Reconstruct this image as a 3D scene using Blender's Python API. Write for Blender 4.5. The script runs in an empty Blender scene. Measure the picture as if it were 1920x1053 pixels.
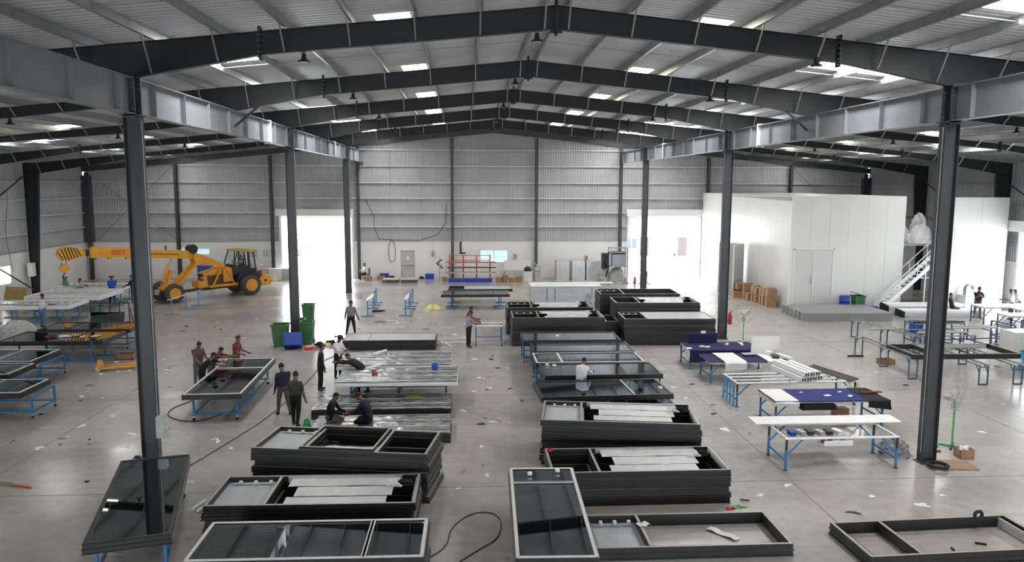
import bpy, math, random
from mathutils import Vector, Matrix, Euler
R = math.radians
PI = math.pi
S = bpy.context.scene
col = S.collection
random.seed(7)

# ---------------------------------------------------------------- camera, sky, exposure
cam_d = bpy.data.cameras.new('camera'); cam = bpy.data.objects.new('camera', cam_d); col.objects.link(cam)
cam_d.sensor_fit = 'HORIZONTAL'; cam_d.sensor_width = 36.0; cam_d.lens = 1459.38 / 1920 * 36.0
cam_d.clip_start = 0.1; cam_d.clip_end = 500
CAM_H = 7.6
YAW, PITCH, ROLL = 0.0605, 0.1242, 0.0031
cam.matrix_world = (Matrix.Translation((0, 0, CAM_H)) @ Matrix.Rotation(-YAW, 4, 'Z')
                    @ Matrix.Rotation(PI / 2 - PITCH, 4, 'X') @ Matrix.Rotation(ROLL, 4, 'Z'))
S.camera = cam
w = bpy.data.worlds.new('sky'); S.world = w; w.use_nodes = True
wn = w.node_tree.nodes; wl = w.node_tree.links
bg = wn['Background']; bg.inputs['Color'].default_value = (0.90, 0.95, 1.0, 1); bg.inputs['Strength'].default_value = 4.2
S.view_settings.view_transform = 'Standard'; S.view_settings.look = 'None'
S.view_settings.exposure = 1.28; S.view_settings.gamma = 1.0; S.view_settings.use_curve_mapping = False
SKYLIGHT = 9.0          # light given by the translucent roof sheets

# ---------------------------------------------------------------- materials
MATS = {}
def mat(name, color, rough=0.6, metal=0.0, noise=0.0, scale=3.0, spec=0.5, bump=0.0, bscale=40, coat=0.0, emit=None, stretch=None):
    if name in MATS: return MATS[name]
    m = bpy.data.materials.new(name); m.use_nodes = True
    nt = m.node_tree; b = nt.nodes['Principled BSDF']
    c = tuple(color) + (1,) if len(color) == 3 else color
    b.inputs['Base Color'].default_value = c
    b.inputs['Roughness'].default_value = rough; b.inputs['Metallic'].default_value = metal
    b.inputs['Specular IOR Level'].default_value = spec
    if coat: b.inputs['Coat Weight'].default_value = coat; b.inputs['Coat Roughness'].default_value = 0.08
    if emit:
        b.inputs['Emission Color'].default_value = tuple(emit[0]) + (1,); b.inputs['Emission Strength'].default_value = emit[1]
    tc = nt.nodes.new('ShaderNodeTexCoord')
    mp = nt.nodes.new('ShaderNodeMapping')
    nt.links.new(tc.outputs['Object'], mp.inputs['Vector'])
    if stretch: mp.inputs['Scale'].default_value = stretch
    if noise:
        n = nt.nodes.new('ShaderNodeTexNoise'); n.inputs['Scale'].default_value = scale; n.inputs['Detail'].default_value = 5
        nt.links.new(mp.outputs['Vector'], n.inputs['Vector'])
        r = nt.nodes.new('ShaderNodeMapRange'); r.inputs['From Min'].default_value = 0.3; r.inputs['From Max'].default_value = 0.7
        r.inputs['To Min'].default_value = 1 - noise; r.inputs['To Max'].default_value = 1 + noise
        nt.links.new(n.outputs['Fac'], r.inputs['Value'])
        mx = nt.nodes.new('ShaderNodeMix'); mx.data_type = 'RGBA'; mx.blend_type = 'MULTIPLY'; mx.inputs['Factor'].default_value = 1
        mx.inputs['A'].default_value = c
        nt.links.new(r.outputs['Result'], mx.inputs['B'])
        nt.links.new(mx.outputs['Result'], b.inputs['Base Color'])
    if bump:
        n2 = nt.nodes.new('ShaderNodeTexNoise'); n2.inputs['Scale'].default_value = bscale
        nt.links.new(mp.outputs['Vector'], n2.inputs['Vector'])
        bp = nt.nodes.new('ShaderNodeBump'); bp.inputs['Strength'].default_value = bump; bp.inputs['Distance'].default_value = 0.02
        nt.links.new(n2.outputs['Fac'], bp.inputs['Height']); nt.links.new(bp.outputs['Normal'], b.inputs['Normal'])
    MATS[name] = m
    return m

def glass_mat(name, tint, rough=0.02, coat=0.0):
    m = bpy.data.materials.new(name); m.use_nodes = True
    nt = m.node_tree; nt.nodes.clear()
    o = nt.nodes.new('ShaderNodeOutputMaterial'); mix = nt.nodes.new('ShaderNodeMixShader')
    t = nt.nodes.new('ShaderNodeBsdfTransparent'); t.inputs['Color'].default_value = tuple(tint) + (1,)
    g = nt.nodes.new('ShaderNodeBsdfGlossy'); g.inputs['Roughness'].default_value = rough; g.inputs['Color'].default_value = (0.85, 0.95, 1, 1)
    f = nt.nodes.new('ShaderNodeFresnel'); f.inputs['IOR'].default_value = 2.1
    ad = nt.nodes.new('ShaderNodeMath'); ad.operation = 'ADD'; ad.use_clamp = True; ad.inputs[1].default_value = coat; nt.links.new(f.outputs[0], ad.inputs[0])
    nt.links.new(ad.outputs[0], mix.inputs[0]); nt.links.new(t.outputs[0], mix.inputs[1]); nt.links.new(g.outputs[0], mix.inputs[2])
    nt.links.new(mix.outputs[0], o.inputs['Surface'])
    MATS[name] = m
    return m

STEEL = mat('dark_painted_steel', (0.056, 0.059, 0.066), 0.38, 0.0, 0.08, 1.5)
RAFT = mat('steel_paint_shaded', (0.015, 0.018, 0.021), 0.5, 0.0, 0.08, 1.5)  # same paint as the beams, darkened to stand for missing light
JACK = mat('steel_paint_lit', (0.27, 0.285, 0.31), 0.34, 0.0, 0.08, 1.5)  # same paint as the rafters, paled to put light into the colour
GALV = mat('galvanised_purlin', (0.42, 0.43, 0.44), 0.38, 0.6, 0.12, 2)
ROOFM = mat('roof_sheet', (0.66, 0.665, 0.68), 0.45, 0.2, 0.10, 0.5)
GIRT = mat('bright_girt_steel', (0.74, 0.75, 0.77), 0.4, 0.3, 0.1, 3)
CLAD = mat('wall_sheet', (0.49, 0.495, 0.51), 0.5, 0.2, 0.10, 0.4)
WHITEWALL = mat('white_plaster', (0.83, 0.825, 0.82), 0.75, 0, 0.03, 0.7, bump=0.05)
WPANEL = mat('white_insulated_panel', (0.80, 0.80, 0.775), 0.3, 0, 0.03, 0.6)
GREYDOOR = mat('grey_door_paint', (0.50, 0.50, 0.51), 0.5, 0, 0.05, 2)
FRAME = mat('charcoal_powder_coat', (0.029, 0.029, 0.030), 0.45, 0.0, 0.10, 3)
EDGE = mat('bare_aluminium_edge', (0.42, 0.40, 0.38), 0.45, 0.3, 0.08, 6)
WHITEBEAD = mat('pale_gasket_bead', (0.78, 0.79, 0.80), 0.5, 0, 0.04, 3)
FILM = mat('protective_film', (0.62, 0.63, 0.66), 0.42, 0, 0.10, 4, bump=0.25, bscale=14)
FILMW = mat('white_foam_strip', (0.82, 0.82, 0.83), 0.5, 0, 0.06, 3)
PANELB = mat('film_covered_panel', (0.50, 0.54, 0.58), 0.3, 0, 0.10, 2)
BLUE = mat('blue_painted_steel', (0.035, 0.19, 0.42), 0.5, 0, 0.2, 4)
LBLUE = mat('pale_blue_painted_steel', (0.12, 0.36, 0.62), 0.55, 0, 0.15, 4)
SILVER = mat('raw_aluminium', (0.60, 0.60, 0.61), 0.35, 0.6, 0.12, 5)
BRIGHT = mat('bright_sheet_metal', (0.70, 0.72, 0.74), 0.28, 0.7, 0.10, 3)
RUBBER = mat('black_rubber', (0.02, 0.02, 0.02), 0.7, 0, 0.1, 10)
TYRE = mat('dusty_tyre_rubber', (0.085, 0.075, 0.07), 0.85, 0, 0.2, 6)
YELLOW = mat('crane_yellow', (0.80, 0.36, 0.03), 0.42, 0, 0.10, 2)
YDARK = mat('crane_grime', (0.10, 0.055, 0.03), 0.6, 0, 0.3, 8)
CABBLK = mat('cab_black', (0.02, 0.02, 0.022), 0.5)
CANOPY = mat('faded_canopy_yellow', (0.58, 0.38, 0.08), 0.5, 0, 0.15, 3)
RED = mat('red_paint', (0.55, 0.03, 0.03), 0.5)
ORANGE = mat('rack_orange', (0.62, 0.10, 0.03), 0.5, 0, 0.1, 5)
GREENB = mat('green_bin_plastic', (0.05, 0.17, 0.06), 0.5, 0, 0.1, 3)
GREENP = mat('green_fan_paint', (0.10, 0.42, 0.14), 0.45)
BLUEP = mat('blue_plastic', (0.02, 0.06, 0.42), 0.45, 0, 0.08, 4)
NAVY = mat('navy_cloth', (0.012, 0.014, 0.075), 0.9, 0, 0.2, 6, bump=0.3, bscale=25)
WCLOTH = mat('white_cloth', (0.78, 0.78, 0.79), 0.85, 0, 0.05, 4, bump=0.3, bscale=12)
BLKCLOTH = mat('black_cloth', (0.014, 0.014, 0.016), 0.9)
CARD = mat('cardboard', (0.36, 0.22, 0.12), 0.85, 0, 0.15, 4)
CARDT = mat('packing_tape', (0.72, 0.62, 0.48), 0.35)
PLY = mat('plywood', (0.33, 0.22, 0.14), 0.8, 0, 0.25, 3, stretch=(1, 6, 1))
FOAMY = mat('yellow_board', (0.40, 0.33, 0.13), 0.85, 0, 0.1, 3)
PLASTIC = mat('clear_plastic_wrap', (0.82, 0.83, 0.85), 0.25, 0, 0.10, 5, bump=0.5, bscale=9)
GREYPL = mat('grey_composite_slab', (0.30, 0.305, 0.31), 0.6, 0, 0.06, 1)
PAPER = mat('white_paper', (0.85, 0.85, 0.84), 0.7)
BEIGE = mat('beige_panel', (0.55, 0.52, 0.44), 0.6, 0, 0.08, 2)
YPLAST = mat('yellow_plastic_bag', (0.75, 0.72, 0.35), 0.4, 0, 0.2, 5, bump=0.5, bscale=10)
MACHINE = mat('machine_grey', (0.50, 0.50, 0.50), 0.5, 0, 0.1, 3)
TARP = mat('grey_tarp', (0.40, 0.41, 0.41), 0.7, 0, 0.2, 5, bump=0.6, bscale=6)
OUTG = mat('yard_concrete', (0.75, 0.75, 0.74), 0.8, 0, 0.1, 0.3)
OUTW = mat('yard_wall_paint', (0.85, 0.85, 0.85), 0.8)
PINKD = mat('faded_pink_door', (0.10, 0.075, 0.072), 0.7)
SKIN = mat('skin', (0.20, 0.10, 0.065), 0.55)
HAIR = mat('black_hair', (0.008, 0.007, 0.007), 0.7, bump=0.6, bscale=60)
GLASS = glass_mat('dark_tinted_glass', (0.34, 0.44, 0.43), 0.02, 0.17)
CLEAR = glass_mat('clear_glass', (0.85, 0.92, 0.92))
WINDOWM = mat('frosted_window', (0.7, 0.85, 0.9), 0.3, emit=((0.50, 0.80, 0.90), 0.28))
SKYM = mat('translucent_roof_sheet', (0.8, 0.8, 0.8), 0.6, emit=((1.0, 0.985, 0.95), SKYLIGHT))
SKYW = mat('warm_translucent_sheet', (0.8, 0.78, 0.7), 0.6, emit=((1.0, 0.94, 0.76), 3.0))

def floor_mat():
    m = bpy.data.materials.new('polished_concrete'); m.use_nodes = True
    nt = m.node_tree; b = nt.nodes['Principled BSDF']; L = nt.links
    tc = nt.nodes.new('ShaderNodeTexCoord')
    n1 = nt.nodes.new('ShaderNodeTexNoise'); n1.inputs['Scale'].default_value = 0.22; n1.inputs['Detail'].default_value = 4; n1.inputs['Roughness'].default_value = 0.5
    mp = nt.nodes.new('ShaderNodeMapping'); mp.inputs['Scale'].default_value = (0.6, 1.5, 1)
    L.new(tc.outputs['Object'], mp.inputs['Vector']); L.new(mp.outputs['Vector'], n1.inputs['Vector'])
    n2 = nt.nodes.new('ShaderNodeTexNoise'); n2.inputs['Scale'].default_value = 3.0; n2.inputs['Detail'].default_value = 6
    L.new(tc.outputs['Object'], n2.inputs['Vector'])
    cr = nt.nodes.new('ShaderNodeValToRGB')
    cr.color_ramp.elements[0].position = 0.35; cr.color_ramp.elements[0].color = (0.37, 0.35, 0.333, 1)
    cr.color_ramp.elements[1].position = 0.68; cr.color_ramp.elements[1].color = (0.44, 0.417, 0.398, 1)
    L.new(n1.outputs['Fac'], cr.inputs['Fac'])
    mx = nt.nodes.new('ShaderNodeMix'); mx.data_type = 'RGBA'; mx.blend_type = 'OVERLAY'; mx.inputs['Factor'].default_value = 0.25
    L.new(cr.outputs['Color'], mx.inputs['A']); L.new(n2.outputs['Fac'], mx.inputs['B'])
    L.new(mx.outputs['Result'], b.inputs['Base Color'])
    mr = nt.nodes.new('ShaderNodeMapRange'); mr.inputs['From Min'].default_value = 0.3; mr.inputs['From Max'].default_value = 0.7
    mr.inputs['To Min'].default_value = 0.16; mr.inputs['To Max'].default_value = 0.36
    L.new(n1.outputs['Fac'], mr.inputs['Value']); L.new(mr.outputs['Result'], b.inputs['Roughness'])
    b.inputs['Specular IOR Level'].default_value = 0.5
    bp = nt.nodes.new('ShaderNodeBump'); bp.inputs['Strength'].default_value = 0.04; bp.inputs['Distance'].default_value = 0.02
    n3 = nt.nodes.new('ShaderNodeTexNoise'); n3.inputs['Scale'].default_value = 1.2
    L.new(tc.outputs['Object'], n3.inputs['Vector']); L.new(n3.outputs['Fac'], bp.inputs['Height']); L.new(bp.outputs['Normal'], b.inputs['Normal'])
    return m
FLOORM = floor_mat()

# ---------------------------------------------------------------- mesh builder
class MB:
    def __init__(s): s.v = []; s.f = []; s.m = []; s.mats = []; s.smooth = []
    def mi(s, m):
        if m not in s.mats: s.mats.append(m)
        return s.mats.index(m)
    def add(s, vs, fs, m, sm=False):
        o = len(s.v); s.v += [tuple(x) for x in vs]; k = s.mi(m)
        for f in fs: s.f.append(tuple(o + i for i in f)); s.m.append(k); s.smooth.append(sm)
        return s
    def box(s, c, d, m, rz=0.0, M=None):
        x, y, z = d[0] / 2, d[1] / 2, d[2] / 2
        vs = [Vector((a * x, b * y, e * z)) for a in (-1, 1) for b in (-1, 1) for e in (-1, 1)]
        rot = M if M else Matrix.Rotation(rz, 3, 'Z')
        vs = [rot @ v + Vector(c) for v in vs]
        return s.add(vs, [(0, 1, 3, 2), (4, 6, 7, 5), (0, 4, 5, 1), (2, 3, 7, 6), (0, 2, 6, 4), (1, 5, 7, 3)], m)
    def span(s, a, b, m):   # box between two corners
        return s.box([(a[i] + b[i]) / 2 for i in range(3)], [abs(a[i] - b[i]) for i in range(3)], m)
    def bar(s, p, q, wd, h, m, up=(0, 0, 1)):
        p = Vector(p); q = Vector(q); d = (q - p); L = d.length; d.normalize(); u = Vector(up)
        if abs(d.dot(u)) > 0.98: u = Vector((0, 1, 0))
        r = d.cross(u).normalized(); u = r.cross(d).normalized()
        vs = [p + r * a * wd / 2 + u * b * h / 2 + d * e * L for e in (0, 1) for a in (-1, 1) for b in (-1, 1)]
        return s.add(vs, [(0, 1, 3, 2), (4, 6, 7, 5), (0, 4, 5, 1), (2, 3, 7, 6), (0, 2, 6, 4), (1, 5, 7, 3)], m)
    def cyl(s, p, q, r, m, n=12, r2=None, cap=True, sm=True):
        p = Vector(p); q = Vector(q); d = (q - p).normalized(); u = Vector((0, 0, 1)) if abs(d.z) < 0.95 else Vector((1, 0, 0))
        a = d.cross(u).normalized(); b = d.cross(a); r2 = r if r2 is None else r2
        vs = [c + (a * math.cos(t * 2 * PI / n) + b * math.sin(t * 2 * PI / n)) * rr for c, rr in ((p, r), (q, r2)) for t in range(n)]
        s.add(vs, [(i, (i + 1) % n, n + (i + 1) % n, n + i) for i in range(n)], m, sm)
        if cap: s.add(vs, [tuple(range(n))[::-1], tuple(range(n, 2 * n))], m)
        return s
    def tube(s, pts, r, m, n=6):
        for a, b in zip(pts[:-1], pts[1:]): s.cyl(a, b, r, m, n)
        return s
    def prism(s, poly, axis, a, b, m):   # poly of 2D points extruded along axis from a to b
        def P(p, t): return {'x': (t, p[0], p[1]), 'y': (p[0], t, p[1]), 'z': (p[0], p[1], t)}[axis]
        n = len(poly); vs = [P(p, a) for p in poly] + [P(p, b) for p in poly]
        return s.add(vs, [tuple(range(n))[::-1], tuple(range(n, 2 * n))] + [(i, (i + 1) % n, n + (i + 1) % n, n + i) for i in range(n)], m)
    def torus(s, c, R1, r, m, axis=(0, 1, 0), n=16, k=6, a0=0, a1=2 * PI):
        ax = Vector(axis).normalized(); u = Vector((0, 0, 1)) if abs(ax.z) < 0.9 else Vector((1, 0, 0)); a = ax.cross(u).normalized(); b = ax.cross(a)
        full = abs(a1 - a0 - 2 * PI) < 1e-4; N = n if full else n + 1; vs = []
        for i in range(N):
            t = a0 + (a1 - a0) * i / n; e = a * math.cos(t) + b * math.sin(t)
            for j in range(k):
                q = 2 * PI * j / k; vs.append(Vector(c) + e * (R1 + r * math.cos(q)) + ax * r * math.sin(q))
        fs = [(i * k + j, ((i + 1) % N) * k + j, ((i + 1) % N) * k + (j + 1) % k, i * k + (j + 1) % k) for i in range(N if full else N - 1) for j in range(k)]
        return s.add(vs, fs, m, True)
    def lathe(s, c, prof, m, n=20, M=None):
        vs = []; M = M or Matrix.Identity(3)
        for r, z in prof:
            for i in range(n): vs.append(Vector(c) + M @ Vector((r * math.cos(2 * PI * i / n), r * math.sin(2 * PI * i / n), z)))
        fs = [(j * n + i, j * n + (i + 1) % n, (j + 1) * n + (i + 1) % n, (j + 1) * n + i) for j in range(len(prof) - 1) for i in range(n)]
        s.add(vs, fs, m, True); K = len(prof)
        return s.add(vs, [tuple(range(n))[::-1], tuple(range((K - 1) * n, K * n))], m)
    def blob(s, c, d, m, seed=0, amp=0.25, nu=14, nv=8, flat=True):   # crumpled lump resting on its flat base
        rnd = random.Random(seed); vs = []; off = [rnd.uniform(0, 6) for _ in range(6)]
        for j in range(nv + 1):
            ph = PI / 2 * j / nv if flat else PI * j / nv
            for i in range(nu):
                t = 2 * PI * i / nu
                k = 1 + amp * (math.sin(3 * t + off[0] + 2 * ph) * 0.5 + math.sin(5 * t + off[1] - 3 * ph) * 0.4 + rnd.uniform(-0.5, 0.5))
                if flat: vs.append((c[0] + d[0] * math.cos(ph) * math.cos(t) * k, c[1] + d[1] * math.cos(ph) * math.sin(t) * k, c[2] + d[2] * math.sin(ph) * (1 + 0.5 * (k - 1))))
                else: vs.append((c[0] + d[0] * math.sin(ph) * math.cos(t) * k, c[1] + d[1] * math.sin(ph) * math.sin(t) * k, c[2] + d[2] * math.cos(ph)))
        fs = [(j * nu + i, j * nu + (i + 1) % nu, (j + 1) * nu + (i + 1) % nu, (j + 1) * nu + i) for j in range(nv) for i in range(nu)]
        fs.append(tuple(range(nu))[::-1]); fs.append(tuple(range(nv * nu, nv * nu + nu)))
        return s.add(vs, fs, m)
    def sheet(s, grid, m, th=0.004):    # grid: rows of points -> two sided thin solid sheet
        h = len(grid); wd = len(grid[0]); top = [Vector(p) for r in grid for p in r]
        bot = [p - Vector((0, 0, th)) for p in top]; n = h * wd
        q = [(j * wd + i, j * wd + i + 1, (j + 1) * wd + i + 1, (j + 1) * wd + i) for j in range(h - 1) for i in range(wd - 1)]
        fs = q + [tuple(n + a for a in f[::-1]) for f in q]
        border = [i for i in range(wd)] + [j * wd + wd - 1 for j in range(1, h)] + [(h - 1) * wd + i for i in range(wd - 2, -1, -1)] + [j * wd for j in range(h - 2, 0, -1)]
        fs += [(border[i], border[(i + 1) % len(border)], n + border[(i + 1) % len(border)], n + border[i]) for i in range(len(border))]
        return s.add(top + bot, fs, m)
    def mesh(s, name):
        me = bpy.data.meshes.new(name); me.from_pydata(s.v, [], s.f)
        for mm in s.mats: me.materials.append(mm)
        me.polygons.foreach_set('material_index', s.m); me.polygons.foreach_set('use_smooth', s.smooth); me.update()
        return me
    def build(s, name, parent=None, loc=None, rz=None):
        o = bpy.data.objects.new(name, s.mesh(name)); col.objects.link(o)
        if parent: o.parent = parent
        if loc: o.location = loc
        if rz is not None: o.rotation_euler = (0, 0, rz)
        return o

def tag(o, label=None, cat=None, group=None, kind=None):
    if label: o['label'] = label
    if cat: o['category'] = cat
    if group: o['group'] = group
    if kind: o['kind'] = kind
    return o
def thing(name, label, cat, loc=(0, 0, 0), rz=0, group=None):
    o = bpy.data.objects.new(name, None); col.objects.link(o); o.location = loc; o.rotation_euler = (0, 0, rz); o.empty_display_size = 0.2
    return tag(o, label, cat, group)
def struct(o): o['kind'] = 'structure'; return o
def kids(o): return [c for c in bpy.data.objects if c.parent == o]
def dup(o, loc, rz, label, group=None):
    def cp(a, par):
        c = a.copy(); col.objects.link(c)
        if par: c.parent = par
        for k in kids(a): cp(k, c)
        return c
    c = cp(o, None); c.location = loc; c.rotation_euler = (0, 0, rz); c['label'] = label
    if group: c['group'] = group
    return c
def ring(mb, L, W, prof, m):      # closed profile [(outward offset, z)] swept round a rectangle, mitred
    n = len(prof); vs = []
    for sx, sy in ((-1, -1), (1, -1), (1, 1), (-1, 1)):
        for o, z in prof: vs.append((sx * (L / 2 + o), sy * (W / 2 + o), z))
    fs = [(k * n + i, ((k + 1) % 4) * n + i, ((k + 1) % 4) * n + (i + 1) % n, k * n + (i + 1) % n) for k in range(4) for i in range(n)]
    return mb.add(vs, fs, m)
# ================================================================= THE BUILDING
XC = 2.3; XL, XR = -8.14, 12.71; WL, WR = -29.75, 33.45; YW = 63.3; BAY = 8.65; Y1 = 20.03; YF = -14.6
FR = [Y1 + BAY * i for i in range(-1, 5)]       # rafter lines
def rtop(x): return 12.0 - 0.1 * abs(x - XC)
def rsheet(x): return 12.30 - 0.1 * abs(x - XC)

mb = MB(); mb.span((WL - 0.3, YF, -0.3), (WR + 0.3, YW + 0.2, 0), FLOORM); fl = struct(mb.build('floor'))
# saw-cut joints in the slab
jm = mat('slab_joint', (0.17, 0.16, 0.15), 0.8)
mb = MB()
for x in (-24, -16, -12.2, -2.0, 8.4, 17.2, 25.6): mb.span((x - 0.012, YF, 0.0), (x + 0.012, YW - 0.1, 0.0012), jm)
for y in (4, 12.1, 18.9, 27.5, 36.2, 44.9, 53.5): mb.span((WL, y - 0.012, 0.0), (WR, y + 0.012, 0.0013), jm)
mb.build('floor_joint', fl)

# outside ground and yard
mb = MB(); mb.span((-90, YW + 0.2, -0.35), (90, 180, -0.05), OUTG); mb.span((WR + 0.3, -30, -0.35), (90, YW + 0.2, -0.05), OUTG); mb.span((-90, -60, -0.35), (WL - 0.3, YW + 0.2, -0.05), OUTG); mb.span((-90, -90, -0.35), (90, YF, -0.05), OUTG)
g = mb.build('floor_yard'); struct(g)
t = thing('yard_building', 'white building across the yard seen through the right doorway', 'building', (17, 82.5, -0.08))
MB().span((-9, 0, 0), (16, 8, 9), OUTW).build('wall', t)
for x in (1.75, 5.9): MB().span((x, -0.06, 0.02), (x + 0.95, 0.0, 2.05), PINKD).build('door', t)
bwm = mat('pale_blue_glazing', (0.06, 0.085, 0.12), 0.3)
for x in (0.25, 0.85): 
    f = MB().span((x, -0.05, 0.8), (x + 0.55, 0.0, 1.95), OUTW).build('window', t); MB().span((x + 0.04, -0.08, 0.85), (x + 0.5, -0.05, 1.9), bwm).build('pane', f)
leafm = mat('pale_foliage', (0.45, 0.50, 0.40), 0.9, 0, 0.3, 6)
for i, (x, y, r) in enumerate(((-20.5, 80, 1.2), (-17.6, 84, 1.5), (-22.6, 86, 1.8))):
    t = thing('shrub', ('leafy shrub behind the left doorway, nearest the building', 'taller leafy shrub seen through the left doorway', 'rearmost leafy shrub in the yard by the left doorway')[i], 'shrub', (x, y, -0.05), 0)
    m_ = MB()
    rnd = random.Random(i)
    for k in range(26):
        a = rnd.uniform(0, 6.28); rr = rnd.uniform(0, r * 0.8); m_.blob((rr * math.cos(a), rr * math.sin(a), 0.4 + rnd.uniform(0, r)), (0.5, 0.5, 0.5), leafm, k, 0.5, 8, 5, False)
    o = m_.build('foliage', t); o['kind'] = 'stuff'
    MB().cyl((0, 0, 0), (0, 0, 1.2), 0.09, PLY, 8).build('trunk', t)

# ---- ceiling: corrugated sheets on both slopes, ribs run down the slope
def rib_profile(y0, y1, pitch, hgt):
    ys = []; y = y0
    while y < y1:
        ys += [(y, 0), (y + pitch * 0.55, 0), (y + pitch * 0.68, hgt), (y + pitch * 0.87, hgt)]; y += pitch
    ys.append((min(y, y1 + 0.2), 0)); return ys
rp = rib_profile(YF, YW + 0.15, 0.27, 0.035)
ceil = bpy.data.objects.new('ceiling', None); col.objects.link(ceil); struct(ceil)
for side, xe in ((-1, WL - 0.3), (1, WR + 0.3)):
    xs = [XC + (xe - XC) * i / 4 for i in range(5)]
    for a, b in zip(xs[:-1], xs[1:]):
        m_ = MB(); n = len(rp)
        vs = [(a, y, rsheet(a) + z) for y, z in rp] + [(b, y, rsheet(b) + z) for y, z in rp]
        m_.add(vs, [(i, i + 1, n + i + 1, n + i) for i in range(n - 1)], ROOFM)
        m_.build('roof_sheet', ceil)
# ridge cap
MB().prism([(XC - 0.4, 12.30), (XC, 12.335), (XC + 0.4, 12.30), (XC + 0.4, 12.31), (XC, 12.35), (XC - 0.4, 12.31)], 'y', YF, YW, ROOFM).build('ridge_cap', ceil)
# purlins (Z sections) parallel to the ridge
pxs = []
for k in range(0, 20):
    for s in (-1, 1):
        d = 0.30 + 1.60 * k; x = XC + s * d
        if (s < 0 and x < WL + 0.1) or (s > 0 and x > WR - 0.1): continue
        pxs.append(x)
for x in pxs:
    s = -1 if x < XC else 1; zt = rsheet(x) - 0.012; h = 0.24; m_ = MB()
    m_.span((x - 0.005, YF, zt - h), (x + 0.005, YW, zt), GALV)
    m_.span((x, YF, zt - 0.008), (x + 0.065 * s, YW, zt), GALV)
    m_.span((x, YF, zt - h), (x - 0.065 * s, YW, zt - h + 0.008), GALV)
    m_.build('purlin', ceil)
# sag rods / angle ties across each bay at third points
for i in range(-2, 6):
    for fr in (1 / 3, 2 / 3):
        y = Y1 + BAY * (i + fr) - BAY
        if y < YF + 1 or y > YW: continue
        for s, xe in ((-1, WL + 0.4), (1, WR - 0.4)):
            MB().bar((XC + 0.3 * s, y, rsheet(XC + 0.3) - 0.10), (xe, y, rsheet(xe) - 0.10), 0.022, 0.022, GALV).build('sag_rod', ceil)
# cleats on the purlins at mid bay
m_ = MB()
for i in range(-2, 6):
    y = Y1 + BAY * (i + 0.5) - BAY
    for x in pxs: m_.box((x, y + 1.3, rsheet(x) - 0.14), (0.07, 0.09, 0.10), GALV)
o = m_.build('purlin_cleat', ceil); o['kind'] = 'stuff'

# ---- rooflights: translucent sheets let into the roof
def rooflight(x0, x1, y0, y1, m):
    hx = (x1 - x0) / 2; hy = (y1 - y0) / 2; cx = (x0 + x1) / 2; cy = (y0 + y1) / 2
    za = rsheet(x0) - 0.006; zb = rsheet(x1) - 0.006; o = MB()
    n = max(1, int(round(2 * hy / 0.27)))
    for k in range(n):
        ya = -hy + 2 * hy * k / n; yb = ya + 2 * hy / n * 0.72
        o.add([(-hx, ya, za), (-hx, yb, za), (hx, yb, zb), (hx, ya, zb)], [(0, 1, 2, 3)], m)
        o.add([(-hx, yb, za), (-hx, ya + 2 * hy / n, za + 0.004), (hx, ya + 2 * hy / n, zb + 0.004), (hx, yb, zb)], [(0, 1, 2, 3)], m)
    o.build('rooflight', ceil, (cx, cy, 0))
ordn = ['first', 'second', 'third', 'fourth', 'fifth', 'sixth', 'seventh', 'eighth', 'ninth', 'tenth']
for i in range(-1, 5):
    f = Y1 + BAY * i
    for (x0, x1) in ((11.0, 14.4), (-7.7, -6.1)):
        if x0 > 0 or i >= 0: rooflight(x0, x1, f + 2.5, f + 5.4, SKYM)
    for (x0, x1) in ((6.25, 7.05), (-2.3, -1.4)): rooflight(x0, x1, f + 0.6, f + 3.2, SKYW)
    for (x0, x1) in ((22.2, 24.1), (-19.5, -17.6)): rooflight(x0, x1, f + 0.4, f + 1.6, SKYW)
    for (x0, x1) in ((26.2, 27.8), (-23.2, -21.6)): rooflight(x0, x1, f + 4.4, f + 5.8, SKYM)

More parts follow.
